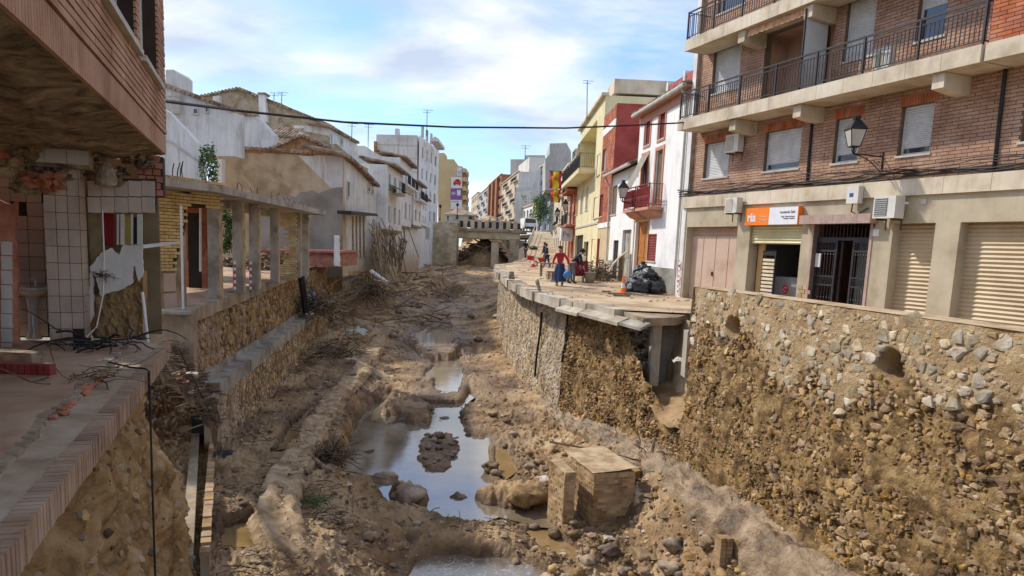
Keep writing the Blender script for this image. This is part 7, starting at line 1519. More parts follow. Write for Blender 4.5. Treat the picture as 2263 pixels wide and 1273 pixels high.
# gravel and clods, too many to count
ico = np.array([(0, .53, .85), (0, -.53, .85), (0, .53, -.85), (0, -.53, -.85), (.53, .85, 0), (-.53, .85, 0), (.53, -.85, 0), (-.53, -.85, 0), (.85, 0, .53), (-.85, 0, .53), (.85, 0, -.53), (-.85, 0, -.53)]); icf = np.array([(0, 1, 8), (0, 8, 4), (0, 4, 5), (0, 5, 9), (0, 9, 1), (3, 2, 11), (3, 11, 7), (3, 7, 6), (3, 6, 10), (3, 10, 2), (1, 6, 8), (1, 7, 6), (1, 9, 7), (8, 6, 10), (8, 10, 4), (4, 10, 2), (4, 2, 5), (5, 2, 11), (5, 11, 9), (9, 11, 7)])
def scatter(name, n, seed, smin, smax, mask, m):
    g = np.random.default_rng(seed); i = g.integers(4, Z.shape[0] - 4, n * 5); j = g.integers(4, Z.shape[1] - 4, n * 5); ok = mask(i, j, g); i, j = i[ok][:n], j[ok][:n]; k = len(i); s_ = smin + (smax - smin) * g.random(k) ** 4.5; a = g.random(k) * 6.28
    V = ico[None] * (1 + .8 * (g.random((k, 12, 1)) - .5)) * s_[:, None, None] * np.stack([.7 + .8 * g.random(k), .7 + .8 * g.random(k), .45 + .4 * g.random(k)], -1)[:, None, :]
    x = V[..., 0] * np.cos(a)[:, None] - V[..., 1] * np.sin(a)[:, None]; y = V[..., 0] * np.sin(a)[:, None] + V[..., 1] * np.cos(a)[:, None]
    V = np.stack([x + GX[i, j][:, None] + (g.random(k)[:, None] - .5) * .04, y + GY[i, j][:, None] + (g.random(k)[:, None] - .5) * .08, V[..., 2] + (Z[i, j] + s_ * .15)[:, None]], -1)
    f = (icf[None] + (np.arange(k) * 12)[:, None, None]).reshape(-1, 3); me = bpy.data.meshes.new(name); v = V.reshape(-1, 3).astype(np.float32)
    me.vertices.add(len(v)); me.vertices.foreach_set('co', v.ravel()); me.loops.add(f.size); me.loops.foreach_set('vertex_index', f.ravel().astype(np.int32)); me.polygons.add(len(f)); me.polygons.foreach_set('loop_start', np.arange(0, f.size, 3, dtype=np.int32)); me.polygons.foreach_set('loop_total', np.full(len(f), 3, dtype=np.int32)); me.materials.append(m); me.update(); return stuff(link(name, me))
inch = (GX > XL(GY) + .1) & (GX < XR(GY) - .1)
clus = fbm(GX * .8, GY * .6, 201, 4); pooly = np.max([k for _, _, k in lvl_pools], 0)
M_grav = mat('gravel', [(.16, .095, .048), (.31, .20, .10), (.46, .33, .195)], scale=1.5, rough=.85, bump=.3, isl=.5)
scatter('gravel', 15000, 5, .01, .085, lambda i, j, g: inch[i, j] & (GY[i, j] < 60) & (pooly[i, j] < .3) & (clus[i, j] * 1.3 + g.random(len(i)) * .9 > .35), M_grav)
scatter('rubble_litter', 6500, 6, .012, .12, lambda i, j, g: inch[i, j] & (((QX[i, j] > 1150) & (GY[i, j] < 24) & (rough[i, j] > .2)) | ((GY[i, j] > 36) & (GY[i, j] < 110) & (clus[i, j] > -.2))), M_grav)
# twigs and reeds strewn over the bed (uncountable)
def litter(name, n, seed, mask, l0, l1, r, m):
    g = random.Random(seed); mb = MB(); c = 0
    while c < n:
        i, j = g.randrange(5, Z.shape[0] - 5), g.randrange(5, Z.shape[1] - 5)
        if not inch[i, j] or not mask(i, j): 
            c += .02; continue
        c += 1; p = Vector((GX[i, j], GY[i, j], Z[i, j] + .02)); a = g.uniform(0, 6.28); d = Vector((math.cos(a), math.sin(a), g.uniform(-.1, .35))); l = g.uniform(l0, l1); mb.tube([p, p + d * l * .5 + Vector((0, 0, .03)), p + d * l + Vector((g.uniform(-.1, .1), g.uniform(-.1, .1), 0)) * l], r * g.uniform(.5, 1.5), 4)
    return stuff(mb.build(name, m))
litter('twig_litter', 900, 3, lambda i, j: (QX[i, j] < 800) & (QY[i, j] > 620) & (clus[i, j] > -.1), .1, .55, .009, M_twig); litter('plank_litter', 260, 4, lambda i, j: (820 < QX[i, j] < 1000) & (590 < QY[i, j] < 720), .4, 2.2, .05, M_wood); litter('straw_litter', 900, 7, lambda i, j: (QY[i, j] > 1040) & (600 < QX[i, j] < 1250) & (pooly[i, j] < .2), .06, .3, .008, M_twig)
# clumps, sacks, sheets
def on(x, y, dz=0): p = on_bed(x, y); p.z += dz; return p
tangle('root_clump', 'dark round clump of roots beside the mud-coated casing', 'roots', on(728, 1030, .15), .42, 220, M_twig, 31, .012, 1.1, 7); tangle('reed_clump', 'big uprooted dark reed clump against the broken wall end', 'roots', at_y(822, 655, 41), .8, 220, M_twig, 32, .022, 1.7, 7); tangle('branch_heap', 'heap of thin branches around the pale plastic sheet', 'branches', on(745, 790, .1), 1.0, 90, M_twig, 33, .016, .5, 7); tangle('branch_snag', 'snag of branches caught in the broken gap of wall coping', 'branches', at_y(712, 690, 35.5), 1.1, 170, M_twig, 34, .022, 1.2, 7); tangle('grass_clump', 'small green-brown weed clump by the sunken casing', 'weeds', on(690, 1120, .05), .35, 60, M_leaf, 35, .008, .8); tangle('reed_bundle', 'broken reeds stuck behind the footing near brick pier', 'reeds', at_y(1440, 1040, 17.6), .5, 90, M_twig, 36, .012, 1.4)
def cloth(label, x, y, w, h, m, seed, name='plastic_sheet', cat='sheet', lift=.0, Y=None):
    p = on(x, y, .06 + lift) if Y is None else at_y(x, y, Y); g = np.random.default_rng(seed); U, V = np.meshgrid(np.linspace(-1, 1, 22), np.linspace(-1, 1, 18)); zc_ = .5 * fbm(U * 1.6 + seed, V * 1.6, seed, 4) + .22 * np.abs(fbm(U * 4 + seed, V * 4, seed + 3, 3)); k = .75 + .5 * fbm(U * 1.2, V * 1.2, seed + 9, 3)
    o = link(name, grid_mesh(name, p.x + U * w * k, p.y + V * h * .8, p.z + h * .7 * (zc_ + .35) * (1.2 - .5 * (U ** 2 + V ** 2)), m)); return tag(o, label, cat)
M_sheet = mat('pale_plastic', [(.36, .42, .36), (.52, .58, .50)], scale=2, rough=.4, bump=.1); M_rag = mat('pale_rag', [(.42, .36, .30), (.60, .55, .48)], scale=4, rough=.9, bump=.2)
cloth('pale green plastic sheet crumpled on the branch heap', 790, 752, .75, .8, M_sheet, 3, lift=.25); cloth('white rag draped on the mud near the brick pier', 1205, 1072, .28, .22, M_rag, 4, 'rag', 'rag', .08); cloth('small white rag lying at the foot of brick pier', 1345, 1198, .14, .12, M_rag, 5, 'rag', 'rag', .03); cloth('white sack in the recess beside the concrete pillar', 1500, 800, .22, .25, M_rag, 6, 'sack', 'sack', Y=17.3); cloth('small pale scrap snagged on the near rubble wall', 1790, 848, .12, .12, M_rag, 8, 'scrap', 'scrap', Y=12.75); cloth('pale paper scrap on the debris slope under the floor slab', 425, 826, .16, .12, M_rag, 9, 'scrap', 'scrap', Y=14.6); cloth('white rag near the branch heap on the bed', 775, 802, .35, .25, M_rag, 11, 'rag', 'rag', .08)
# blue hose arching over the broken coping
p0, p1 = at_y(672, 700, 34.5), at_y(690, 655, 36); o = MB().tube([at_y(672, 698, 34.8), at_y(673, 668, 34.8), at_y(678, 646, 34.9), at_y(686, 642, 35), at_y(692, 655, 35), at_y(697, 680, 35)], .07, 7).build('blue_hose', mat('blue_plastic', [(.03, .07, .22), (.05, .11, .30)], rough=.4, bump=0)); tag(o, 'blue corrugated hose arching over the broken wall coping', 'hose'); MB_ = MB().tube([at_y(664, 592, 33.5), at_y(668, 625, 33.5), at_y(672, 655, 33.8), at_y(676, 690, 34)], .16, 6).build('black_sheet_strip', M_black); tag(MB_, 'black plastic strip hanging down the terrace wall at last posts', 'plastic strip')
def stick(label, pts, r, m=None, name='stick', cat='stick', group=None):
    tag(MB().tube(pts, r, 6, r * .7).build(name, m or M_wood), label, cat, group)
stick('long thin stick lying from root clump to the tan boulder', [on(740, 1045, .12), on(800, 1058, .12), on(880, 1066, .05)], .03); stick('board leaning on the casing beside the root clump', [on(690, 1020, .1), on(725, 1048, .1)], .07); stick('thin metal pipe lying behind the brick pier', [on(1215, 990, .2), on(1300, 1010, .25), on(1345, 1030, .3)], .035, M_steel); stick('wooden stake standing in reeds behind the pier', [at_y(1432, 1040, 17.4), at_y(1447, 968, 17.5)], .05); stick('dark branch lying across the upstream mud bank', [on(850, 825, .1), on(885, 818, .1)], .05); stick('white board resting on the debris below the canes', [at_y(820, 600, 47), at_y(858, 625, 46)], .14, M_white, 'board', 'board'); stick('leaning timber crossing the debris field', [on(880, 680, .2), on(935, 650, .5)], .1); stick('wooden stump post standing on the road verge', [at_y(1131, 617, 33.0), at_y(1131, 600, 33.0)], .16, M_wood, 'post', 'post'); stick('short timber tilting over the verge above a hanging hose', [at_y(1187, 622, 28.4), at_y(1196, 655, 28.0)], .09, M_wood, 'timber', 'timber')
# mud-coated casing winding along the left side of the bed
cs = [on_bed(x, y) for x, y in ((842, 738), (815, 790), (775, 838), (735, 885), (700, 935), (664, 1000), (632, 1060), (610, 1110), (612, 1150), (640, 1195), (690, 1226))]; cpath = Path([(p.x, p.y) for p in cs], 1); us = np.arange(0, cpath.L, .07); th_ = np.linspace(0, math.pi, 26); U, T = np.meshgrid(us, th_, indexing='ij')
zc = np.interp(us, np.linspace(0, cpath.L, len(cs)), [p.z for p in cs]); zc = np.array([Z0[int(np.clip(np.searchsorted(_yy, cpath.base(u)[1]), 0, len(_yy) - 1)), int(np.clip(np.searchsorted(_px, PX + cpath.base(u)[0] / cpath.base(u)[1] * F), 0, len(_px) - 1))] for u in us])
zc = np.convolve(np.pad(zc, 8, 'edge'), np.ones(17) / 17, 'valid'); rad = (.40 + .20 * fbm(U * .8, T * 1.1, 181, 4) + .10 * fbm(U * 3, T * 3, 184, 4, .6)) * np.where(U < 5, .6 + .08 * U, 1) * np.sqrt(np.clip((cpath.L + .05 - U) / 1.1, .02, 1)); X, Y, Zs = np.zeros_like(U), np.zeros_like(U), np.zeros_like(U)
for i, u in enumerate(us):
    for j, t_ in enumerate(th_): X[i, j], Y[i, j], _ = cpath.P(u, rad[i, j] * math.cos(t_) * 1.05, 0); Zs[i, j] = zc[i] + .0 + rad[i, j] * .7 * min(1, 1.25 * math.sin(t_)) - .02
tag(link('buried_casing', grid_mesh('buried_casing', X, Y, Zs, mat('pale_mud_crust', [(.27, .175, .09), (.44, .31, .18), (.56, .43, .28)], scale=2.4, rough=.9, bump=.9, bscale=16, distort=.7, bdist=.05))), 'long pale mud-crusted sewer casing winding along the left of riverbed', 'pipe casing')
# ------------------------------------------------------------------ drain chute and debris slope on the left
ch = thing('drain_channel', 'narrow dark concrete drain channel with brick-edged side running from debris slope', 'drain', at_z(450, 1180, -5.6)); a0, a1 = at_z(462, 1225, -5.35), at_z(478, 955, -5.35); b0, b1 = at_z(412, 1225, -5.35), at_z(432, 955, -5.35)
FR = Fr(a0[:2], (a1.x - a0.x, a1.y - a0.y), 1); LR = leng(a0, a1); FLc = Fr(b0[:2], (b1.x - b0.x, b1.y - b0.y), 1)
MB().box(FR, 0, LR, -.14, .0, -6.3, -5.38).build('side_wall', M_concmud, ch); MB().box(FLc, 0, LR, -.1, .1, -6.3, -5.38).build('side_wall', M_concmud, ch); MB().poly([FR.P(0, -.1, -6.0), FR.P(LR, -.1, -6.0), FLc.P(LR, 0, -6.0), FLc.P(0, 0, -6.0)]).build('channel_floor', M_dark, ch)
rr = random.Random(5)
for k in range(int(LR / .24)):
    if rr.random() < .85: MB().box(FR, k * .24 + .01, k * .24 + .23, -.15, .012 + rr.uniform(-.01, .01), -5.38, -5.31 + rr.uniform(-.02, .01)).build('edge_brick', M_pbr, ch)
MB().prism([(FR.P(LR, .1, 0)[0], FR.P(LR, .1, 0)[1], -5.9), (FLc.P(LR, -.1, 0)[0], FLc.P(LR, -.1, 0)[1], -5.9), (FLc.P(LR, -.1, 0)[0], FLc.P(LR, -.1, 0)[1], -4.9), (FR.P(LR, .1, 0)[0], FR.P(LR, .1, 0)[1], -4.9)], (0, .2, 0)).build('channel_head', M_dark, ch)
# slope of mud and twigs between slab corner and terrace end
U, V = np.meshgrid(np.linspace(0, 1, 70), np.linspace(0, 1, 80)); A0, A1 = at_y(340, 815, 12.6), at_y(474, 958, 17.2); B0_, B1_ = at_y(380, 760, 17.6), at_y(486, 880, 18.3)
def lerp4(k): return (A0[k] * (1 - U) + A1[k] * U) * (1 - V) + (B0_[k] * (1 - U) + B1_[k] * U) * V
X, Y, Zs = lerp4(0), lerp4(1), lerp4(2); Zs = Zs + .25 * fbm(X * 1.3, Y * 1.3, 171, 5, .6) - .5 * smooth01((U - .88) / .12)
struct(link('debris_slope', grid_mesh('debris_slope', X, Y, Zs, mat('dark_debris_soil', [(.05, .032, .018), (.14, .09, .048), (.27, .18, .10)], scale=2.2, rough=.8, bump=1., bscale=9, distort=.8, bdist=.08))))
rr = random.Random(91); mb = MB()
for k in range(260):
    i, j = rr.randrange(80), rr.randrange(60); p = Vector((X[i, j], Y[i, j], Zs[i, j] + .03)); a = rr.uniform(0, 6.28); d = Vector((math.cos(a), math.sin(a), rr.uniform(-.2, .4))) * rr.uniform(.1, .45); mb.tube([p - d, p + Vector((0, 0, .03)), p + d], rr.uniform(.005, .018), 4)
stuff(mb.build('slope_twigs', M_twig))
for k in range(14):
    i, j = rr.randrange(10, 70), rr.randrange(10, 60); p = Vector((X[i, j], Y[i, j], Zs[i, j] + .04)); a = rr.uniform(0, 3.14); s_ = rr.uniform(.06, .16); f = Fr((p.x, p.y), (math.cos(a), math.sin(a)), 1); o = MB().prism([f.P(-s_, -s_ * .6, p.z), f.P(s_, -s_ * .5, p.z + rr.uniform(-.05, .08)), f.P(s_ * .8, s_ * .6, p.z + .04), f.P(-s_ * .7, s_ * .7, p.z)], (0, 0, .02)).build('debris_shard', (M_ptile, M_rbr, M_plast)[k % 3]); tag(o, ('pink tile', 'red brick', 'white plaster')[k % 3] + ' shard lying on the twiggy debris slope by slab', 'shard', ('tile', 'brick', 'plaster')[k % 3] + ' shards on the debris slope')
stick('long thin rod lying down the debris slope', [at_y(395, 770, 14), at_y(480, 945, 17.5)], .018, M_steel, 'rod', 'rod')
o = cloth('dark rubber mat curled against the drain channel edge', 492, 1035, .25, .35, M_black, 14, 'rubber_mat', 'mat', .25)

# clods and stones sticking out of the bank under the slab
g = np.random.default_rng(4); bk = bpy.data.objects['earth_bank'].data; co = np.zeros(len(bk.vertices) * 3); bk.vertices.foreach_get('co', co); co = co.reshape(-1, 3)[g.integers(0, len(bk.vertices), 1500)]; s_ = .012 + .07 * g.random(1500) ** 4; V = ico[None] * (1 + .8 * (g.random((1500, 12, 1)) - .5)) * s_[:, None, None] + co[:, None, :]; f = (icf[None] + (np.arange(1500) * 12)[:, None, None]).reshape(-1, 3)
me = bpy.data.meshes.new('bank_clods'); me.from_pydata(V.reshape(-1, 3).tolist(), [], f.tolist()); me.materials.append(M_grav); stuff(link('bank_clods', me))
# ------------------------------------------------------------------ people
def skin_obj(name, V, E, Rr, m, parent, sub=2, root=0):
    me = bpy.data.meshes.new(name); me.from_pydata([tuple(v) for v in V], E, []); me.materials.append(m); o = link(name, me, parent)
    bm = bmesh.new(); bm.from_mesh(me); ly = bm.verts.layers.skin.verify()
    for v, r in zip(bm.verts, Rr): v[ly].radius = r if isinstance(r, tuple) else (r, r)
    bm.verts.ensure_lookup_table(); bm.verts[root][ly].use_root = True; bm.to_mesh(me); bm.free()
    o.modifiers.new('skin', 'SKIN').use_smooth_shade = True; s = o.modifiers.new('sub', 'SUBSURF'); s.levels = sub; s.render_levels = sub
    return o
def cmat(n, c, r=.85): return mat(n, [sh(c, .75), c], scale=5, rough=r, bump=.15)
M_skin = cmat('skin', (.50, .31, .22), .6)
def person(label, at, h, yaw, top, bottom, hair, bend=0., stride=.12, arms=((.1, .05), (.1, .05)), skirt=False, hair_long=False, group=None):
    """standing figure of height h; bend leans the trunk ahead; arms = (forward swing, sideways) per side"""
    k = h / 1.7; t = thing('person', label, 'person', at, group); c, s = math.cos(yaw), math.sin(yaw); A = Vector(at)
    def w(x, y, z): return A + Vector((x * c - y * s, x * s + y * c, z)) * k            # y = facing
    hip = .92; cb, sb = math.cos(bend), math.sin(bend)
    def tr(x, y, z): return w(x, y * cb + (z - hip) * sb, hip + (z - hip) * cb - y * sb)
    V = [w(0, 0, hip), tr(0, .01, 1.1), tr(0, 0, 1.32), tr(0, 0, 1.44), tr(0, .01, 1.51), tr(0, .02, 1.585), tr(0, .025, 1.66)]; E = [(0, 1), (1, 2), (2, 3), (3, 4), (4, 5), (5, 6)]; Rr = [(.145, .11), (.125, .095), (.155, .105), (.085, .07), (.055, .055), (.078, .092), (.066, .075)]
    V = V[:]; Rr = [tuple(q * k for q in r) for r in Rr]; hands = []
    for i, sd in enumerate((-1, 1)):
        fw, out_ = arms[i]; sh_ = tr(sd * .17, 0, 1.40); el = sh_ + (tr(sd * (.06 + out_), .28 * math.sin(fw), 1.40 - .28 * math.cos(fw)) - tr(0, 0, 1.40)); wr = el + (tr(sd * out_ * .3, .26 * math.sin(fw + .35), -.26 * math.cos(fw + .35)) - tr(0, 0, 0)); hd = wr + (wr - el).normalized() * .09 * k
        n = len(V); V += [sh_, el, wr, hd]; E += [(2, n), (n, n + 1), (n + 1, n + 2), (n + 2, n + 3)]; Rr += [(.058 * k, .058 * k), (.043 * k, .043 * k), (.03 * k, .03 * k), (.038 * k, .022 * k)]; hands.append((wr, hd))
        for f in range(4):                                                   # fingers
            d = (hd - wr).normalized(); side = Vector((c, s, 0)) * (f - 1.5) * .016 * k; m_ = len(V); V += [hd + side + d * .02 * k, hd + side + d * (.055 + .008 * (f in (1, 2))) * k]; E += [(n + 3, m_), (m_, m_ + 1)]; Rr += [(.010 * k,) * 2, (.008 * k,) * 2]
        m_ = len(V); V += [wr.lerp(hd, .5) + Vector((-s, c, 0)) * .045 * k]; E += [(n + 2, m_)]; Rr += [(.011 * k,) * 2]
    legs = []
    for sd in (-1, 1):
        st = stride * sd; n = len(V); L_ = [w(sd * .09, 0, .86), w(sd * .095, st * .55 + .02, .48), w(sd * .095, st - .02, .09), w(sd * .1, st + .14, .035)]; V += L_; legs.append(L_); E += [(0, n), (n, n + 1), (n + 1, n + 2), (n + 2, n + 3)]; Rr += [(.085 * k,) * 2, (.06 * k,) * 2, (.042 * k,) * 2, (.042 * k, .03 * k)]
    skin_obj('body', V, E, Rr, M_skin, t)
    tv = [w(0, 0, hip - .02), tr(0, .01, 1.1), tr(0, 0, 1.32), tr(0, 0, 1.45)]; te = [(0, 1), (1, 2), (2, 3)]; trr = [(.16 * k, .125 * k), (.14 * k, .112 * k), (.17 * k, .122 * k), (.09 * k, .08 * k)]; bi = 7
    for i in range(2):
        j = 7 + i * 13; n = len(tv); tv += [V[j], V[j + 1], V[j + 1].lerp(V[j + 2], .75)]; te += [(2, n), (n, n + 1), (n + 1, n + 2)]; trr += [(.07 * k,) * 2, (.054 * k,) * 2, (.043 * k,) * 2]
    skin_obj('top', tv, te, trr, top, t)
    if skirt:
        mb = MB(); rings = []
        for z, r in ((.98, .15), (.85, .2), (.6, .245), (.35, .28), (.2, .30)):
            rings.append([w((r + .03 * math.sin(a * 5 + z * 9)) * math.cos(a), (r * .85 + .03 * math.sin(a * 4)) * math.sin(a), z) for a in np.linspace(0, 6.283, 20, False)])
        for a, b in zip(rings[:-1], rings[1:]):
            for i in range(20): mb.poly([a[i], a[(i + 1) % 20], b[(i + 1) % 20], b[i]])
        mb.build('skirt', bottom, t, True)
    else:
        bv = [w(0, 0, .95)]; be = []; br = [(.158 * k, .125 * k)]
        for L_ in legs: n = len(bv); bv += [L_[0], L_[1], L_[2] + Vector((0, 0, .02))]; be += [(0, n), (n, n + 1), (n + 1, n + 2)]; br += [(.1 * k,) * 2, (.076 * k,) * 2, (.062 * k,) * 2]
        skin_obj('trousers', bv, be, br, bottom, t)
    for L_ in legs: skin_obj('boot', [L_[2] + Vector((0, 0, .12 * k)), L_[2] - Vector((0, 0, .03 * k)), L_[3]], [(0, 1), (1, 2)], [(.058 * k,) * 2, (.055 * k,) * 2, (.05 * k, .036 * k)], M_black, t, 1)
    hv = [tr(0, -.025, 1.64), tr(0, -.02, 1.69)] + ([tr(0, -.09, 1.52), tr(0, -.11, 1.36)] if hair_long else [tr(0, -.06, 1.57)]); he = [(1, 0), (0, 2)] + ([(2, 3)] if hair_long else []); skin_obj('hair', hv, he, [(.088 * k, .094 * k), (.066 * k, .07 * k)] + ([(.07 * k,) * 2, (.045 * k,) * 2] if hair_long else [(.062 * k,) * 2]), hair, t, 2)
    fb = MB()
    for sd in (-1, 1): fb.rock(tr(sd * .032, .108, 1.60), .011 * k, 3, 1, 0, 1)
    fb.build('eyes', M_dk, t); MB().rock(tr(0, .122, 1.572), .017 * k, 4, 1, .1, 1.3).build('nose', M_skin, t); MB().box(Fr(tr(0, .11, 0)[:2], (c, s), 1), -.022 * k, .022 * k, -.006, .006, tr(0, .1, 1.537).z, tr(0, .1, 1.544).z).build('mouth', M_redw, t)
    return t, hands
def street_pt(x, y, Y=None):
    z = -1.5
    for _ in range(10):
        p = at_z(x, y, z); z = .5 * z + .5 * float(st_z(p.y))
    return Vector((p.x, p.y, float(st_z(p.y)) + .01))
C_red, C_navy, C_blk, C_jean = cmat('red_cloth_top', (.50, .03, .035)), cmat('navy_cloth', (.025, .04, .095)), cmat('black_cloth', (.02, .02, .024)), cmat('denim', (.06, .09, .17)); H_dk, H_rd = cmat('dark_hair', (.025, .017, .012)), cmat('auburn_hair', (.14, .045, .025)); C_or = cmat('orange_vest', (.75, .22, .03)); C_gry = cmat('grey_cloth', (.16, .16, .17)); C_bl = cmat('blue_cloth', (.05, .11, .30))
p1 = street_pt(1236, 632); t, hd = person('woman in red top and long navy skirt carrying a blue bag', p1, 1.68, 2.9, C_red, cmat('navy_skirt', (.03, .05, .12)), H_rd, .22, .16, ((.3, .14), (.35, .05)), True, True)
b = hd[0][1]; M_bag = mat('blue_plastic_bag', [(.03, .16, .42), (.10, .30, .62)], scale=4, rough=.35, bump=.3)
mb = MB().rock(Vector((b.x - .05, b.y, b.z - .28)), .15, 3, 3, .3, 1.15); mb.tube([b + Vector((.02, 0, .0)), Vector((b.x - .02, b.y, b.z - .2))], .02, 5); tag(mb.build('blue_bag', M_bag, None, True), 'light blue plastic bag held by the woman in red', 'bag')
p2 = street_pt(1262, 627); person('person in black stooping over the wheelchair', p2, 1.72, -1.3, C_blk, C_gry, H_dk, .75, .1, ((.9, .05), (.8, .05)))
p3 = street_pt(1208, 592); person('person in navy overalls pushing a red wheelbarrow', p3, 1.72, 1.9, C_navy, C_navy, H_dk, .2, .2, ((.6, .03), (.6, .03)))
p4 = street_pt(1203, 578); person('person in dark jacket walking just behind the wheelbarrow pusher', p4, 1.7, 1.2, C_blk, C_gry, H_dk, .1, .15); p5 = street_pt(1161, 572); person('person in dark clothes at the foot of the ramp', p5, 1.7, .4, C_blk, C_gry, H_dk, .15)
for k, (x, X_) in enumerate(((1117, 'in an orange vest'), (1082, 'in pale clothes'), (1045, 'in dark clothes'), (1098, 'in blue'))):
    q = at_y(x, 505, 114.); person('distant person ' + X_ + ' standing behind the bridge railing', (q.x, 114, zt2 + .01), 1.75, 3.0, (C_or, C_gry, C_blk, C_bl)[k], C_gry, H_dk)
for k, (x, y) in enumerate(((1188, 517), (1196, 516))):
    q = street_pt(x, y); person('distant person ' + ('in navy' if k else 'in dark grey') + ' at the top of the ramp near the tree', q, 1.75, .5, (C_gry, C_navy)[k], C_gry, H_dk)
# ------------------------------------------------------------------ street clutter
def wheel(c, r, ax, m, parent, name='wheel', th=.03, spokes=True):
    c = Vector(c); u = Vector(ax).normalized(); v = Vector((0, 0, 1)); o = MB().tube([c + (u * math.cos(a) + v * math.sin(a)) * r for a in np.linspace(0, 6.283, 20)], th, 6).build(name, m, parent)
    if spokes:
        mb = MB()
        for a in np.linspace(0, 6.283, 9)[:-1]: mb.tube([c, c + (u * math.cos(a) + v * math.sin(a)) * r], .006, 4)
        mb.build('spokes', M_frame, o)
q = street_pt(1275, 622); t = thing('wheelchair', 'old wheelchair draped with a red plaid blanket on the muddy street', 'wheelchair', q)
for dx in (-.28, .28): wheel(q + Vector((dx, 0, .31)), .3, (0, 1, 0), M_black, t)
for dx in (-.25, .25): wheel(q + Vector((dx, -.5, .1)), .09, (0, 1, 0), M_black, t, 'castor', .02, False)
MB().box(Fr(q[:2], (1, 0), 1), -.25, .25, -.25, .25, q.z + .48, q.z + .54).build('seat', M_black, t); MB().box(Fr(q[:2], (1, 0), 1), -.25, .25, -.29, -.25, q.z + .5, q.z + .98).build('backrest', M_black, t)
mb = MB()
for dx in (-.26, .26): mb.tube([q + Vector((dx, .27, 1.02)), q + Vector((dx, .27, .3)), q + Vector((dx, -.35, .3)), q + Vector((dx, -.5, .1))], .014, 5); mb.tube([q + Vector((dx, .27, .72)), q + Vector((dx, -.2, .72)), q + Vector((dx, -.2, .3))], .014, 5)
mb.build('frame', M_frame, t)
pm = bpy.data.materials.new('red_plaid'); pm.use_nodes = True; N = pm.node_tree.nodes; L = pm.node_tree.links; ck = N.new('ShaderNodeTexChecker'); ck.inputs['Scale'].default_value = 9; ck.inputs[1].default_value = (.30, .02, .03, 1); ck.inputs[2].default_value = (.05, .015, .02, 1); g_ = N.new('ShaderNodeNewGeometry'); L.new(g_.outputs['Position'], ck.inputs[0]); L.new(ck.outputs[0], N['Principled BSDF'].inputs['Base Color']); N['Principled BSDF'].inputs['Roughness'].default_value = .9
U, V = np.meshgrid(np.linspace(-.33, .33, 14), np.linspace(0, 1, 16)); o = link('plaid_blanket', grid_mesh('plaid_blanket', q.x + .12 + U, q.y - .3 - .12 * np.sin(V * 3) + .04 * fbm(U * 8, V * 5, 3, 3), q.z + 1.0 - .75 * V + .03 * fbm(U * 9, V * 6, 4, 3), pm)); tag(o, 'red and black plaid blanket hanging over the wheelchair', 'blanket')
q = street_pt(1214, 612); t = thing('wooden_table', 'low wooden table standing in the muddy street by the women', 'table', q); f = Fr(q[:2], (1, -.1), 1); MB().box(f, -.5, .5, -.4, .4, q.z + .66, q.z + .72).build('table_top', M_wood, t)
for a in (-.44, .44):
    for b in (-.34, .34): MB().box(f, a - .04, a + .04, b - .04, b + .04, q.z, q.z + .66).build('leg', M_wood, t)
for k, (x, y, s_) in enumerate(((1222, 618, .3), (1229, 622, .26))): q = street_pt(x, y); f = Fr(q[:2], (1, .2), 1); t = thing('wooden_crate', 'small brown crate under ' + ('the wooden table' if k == 0 else 'the blue bag'), 'crate', q); [MB().box(f, -s_, s_, -s_ * .7, -s_ * .7 + .02, q.z + .02 + i * .13, q.z + .13 + i * .13).build('slat', M_rbr if k else M_wood, t) for i in range(3)]; [MB().box(f, a - .015, a + .015, -s_ * .7 + .02, s_ * .7, q.z, q.z + .4).build('side', M_wood, t) for a in (-s_, s_)]
# chairs and furniture heap by the low house
def chair(label, q, yaw, tip, m):
    t = thing('wooden_chair', label, 'chair', q, 'ruined chairs heaped by the house fronts'); t.rotation_euler = (tip, 0, yaw); W0 = WORLD[t.name]
    def P(nm, a, b, c, d, e, f_): o = MB().box(WF, a, b, c, d, e, f_).build(nm, m); o.parent = t; o.location = (0, 0, 0)
    P('seat', -.21, .21, -.2, .2, .42, .46)
    for a in (-.2, .17):
        for b in (-.19, .16): P('leg', a, a + .03, b, b + .03, 0, .42)
    for a in (-.2, .17): P('back_post', a, a + .03, .165, .195, .46, .92)
    for z in (.6, .72, .84): P('back_slat', -.17, .17, .17, .19, z, z + .06)
for k, (x, y) in enumerate(((1297, 622), (1311, 617), (1322, 619), (1333, 617))): q = street_pt(x, y); q.z += (.02, .02, .25, .1)[k]; chair('muddy wooden chair ' + ('beside the white bucket', 'standing upright in the furniture heap', 'tipped over on the furniture heap', 'leaning at the low white house wall')[k], q, k * 1.3, (0, .1, 1.1, .5)[k], (M_wood, M_redw, M_wood, M_twig)[k])
tangle('furniture_litter', 'dark tangle of muddy broken household things by house fronts', 'rubbish', street_pt(1325, 620) + Vector((0, 0, .15)), .8, 120, M_twig, 51, .025, .8, 5); q = street_pt(1303, 625); t = thing('storage_tub', 'grey plastic tub standing before the furniture heap', 'tub', q); MB().lathe(q, [(.2, 0), (.26, .45), (.28, .46), (.28, .49), (.25, .49), (.21, .06)], 14).build('tub_body', M_conc, t, True); MB().tube([q + Vector((-.27, 0, .45)), q + Vector((-.34, 0, .4)), q + Vector((-.3, 0, .34))], .015, 5).build('handle', M_iron, t)
q = street_pt(1287, 606); q.z += .72; t = thing('white_bucket', 'white plastic bucket on a stand by the wheelchair', 'bucket', q); MB().lathe(q, [(.13, 0), (.17, .3), (.18, .31), (.18, .34), (.155, .34), (.13, .03)], 14).build('bucket_body', M_white, t, True); mb = MB()
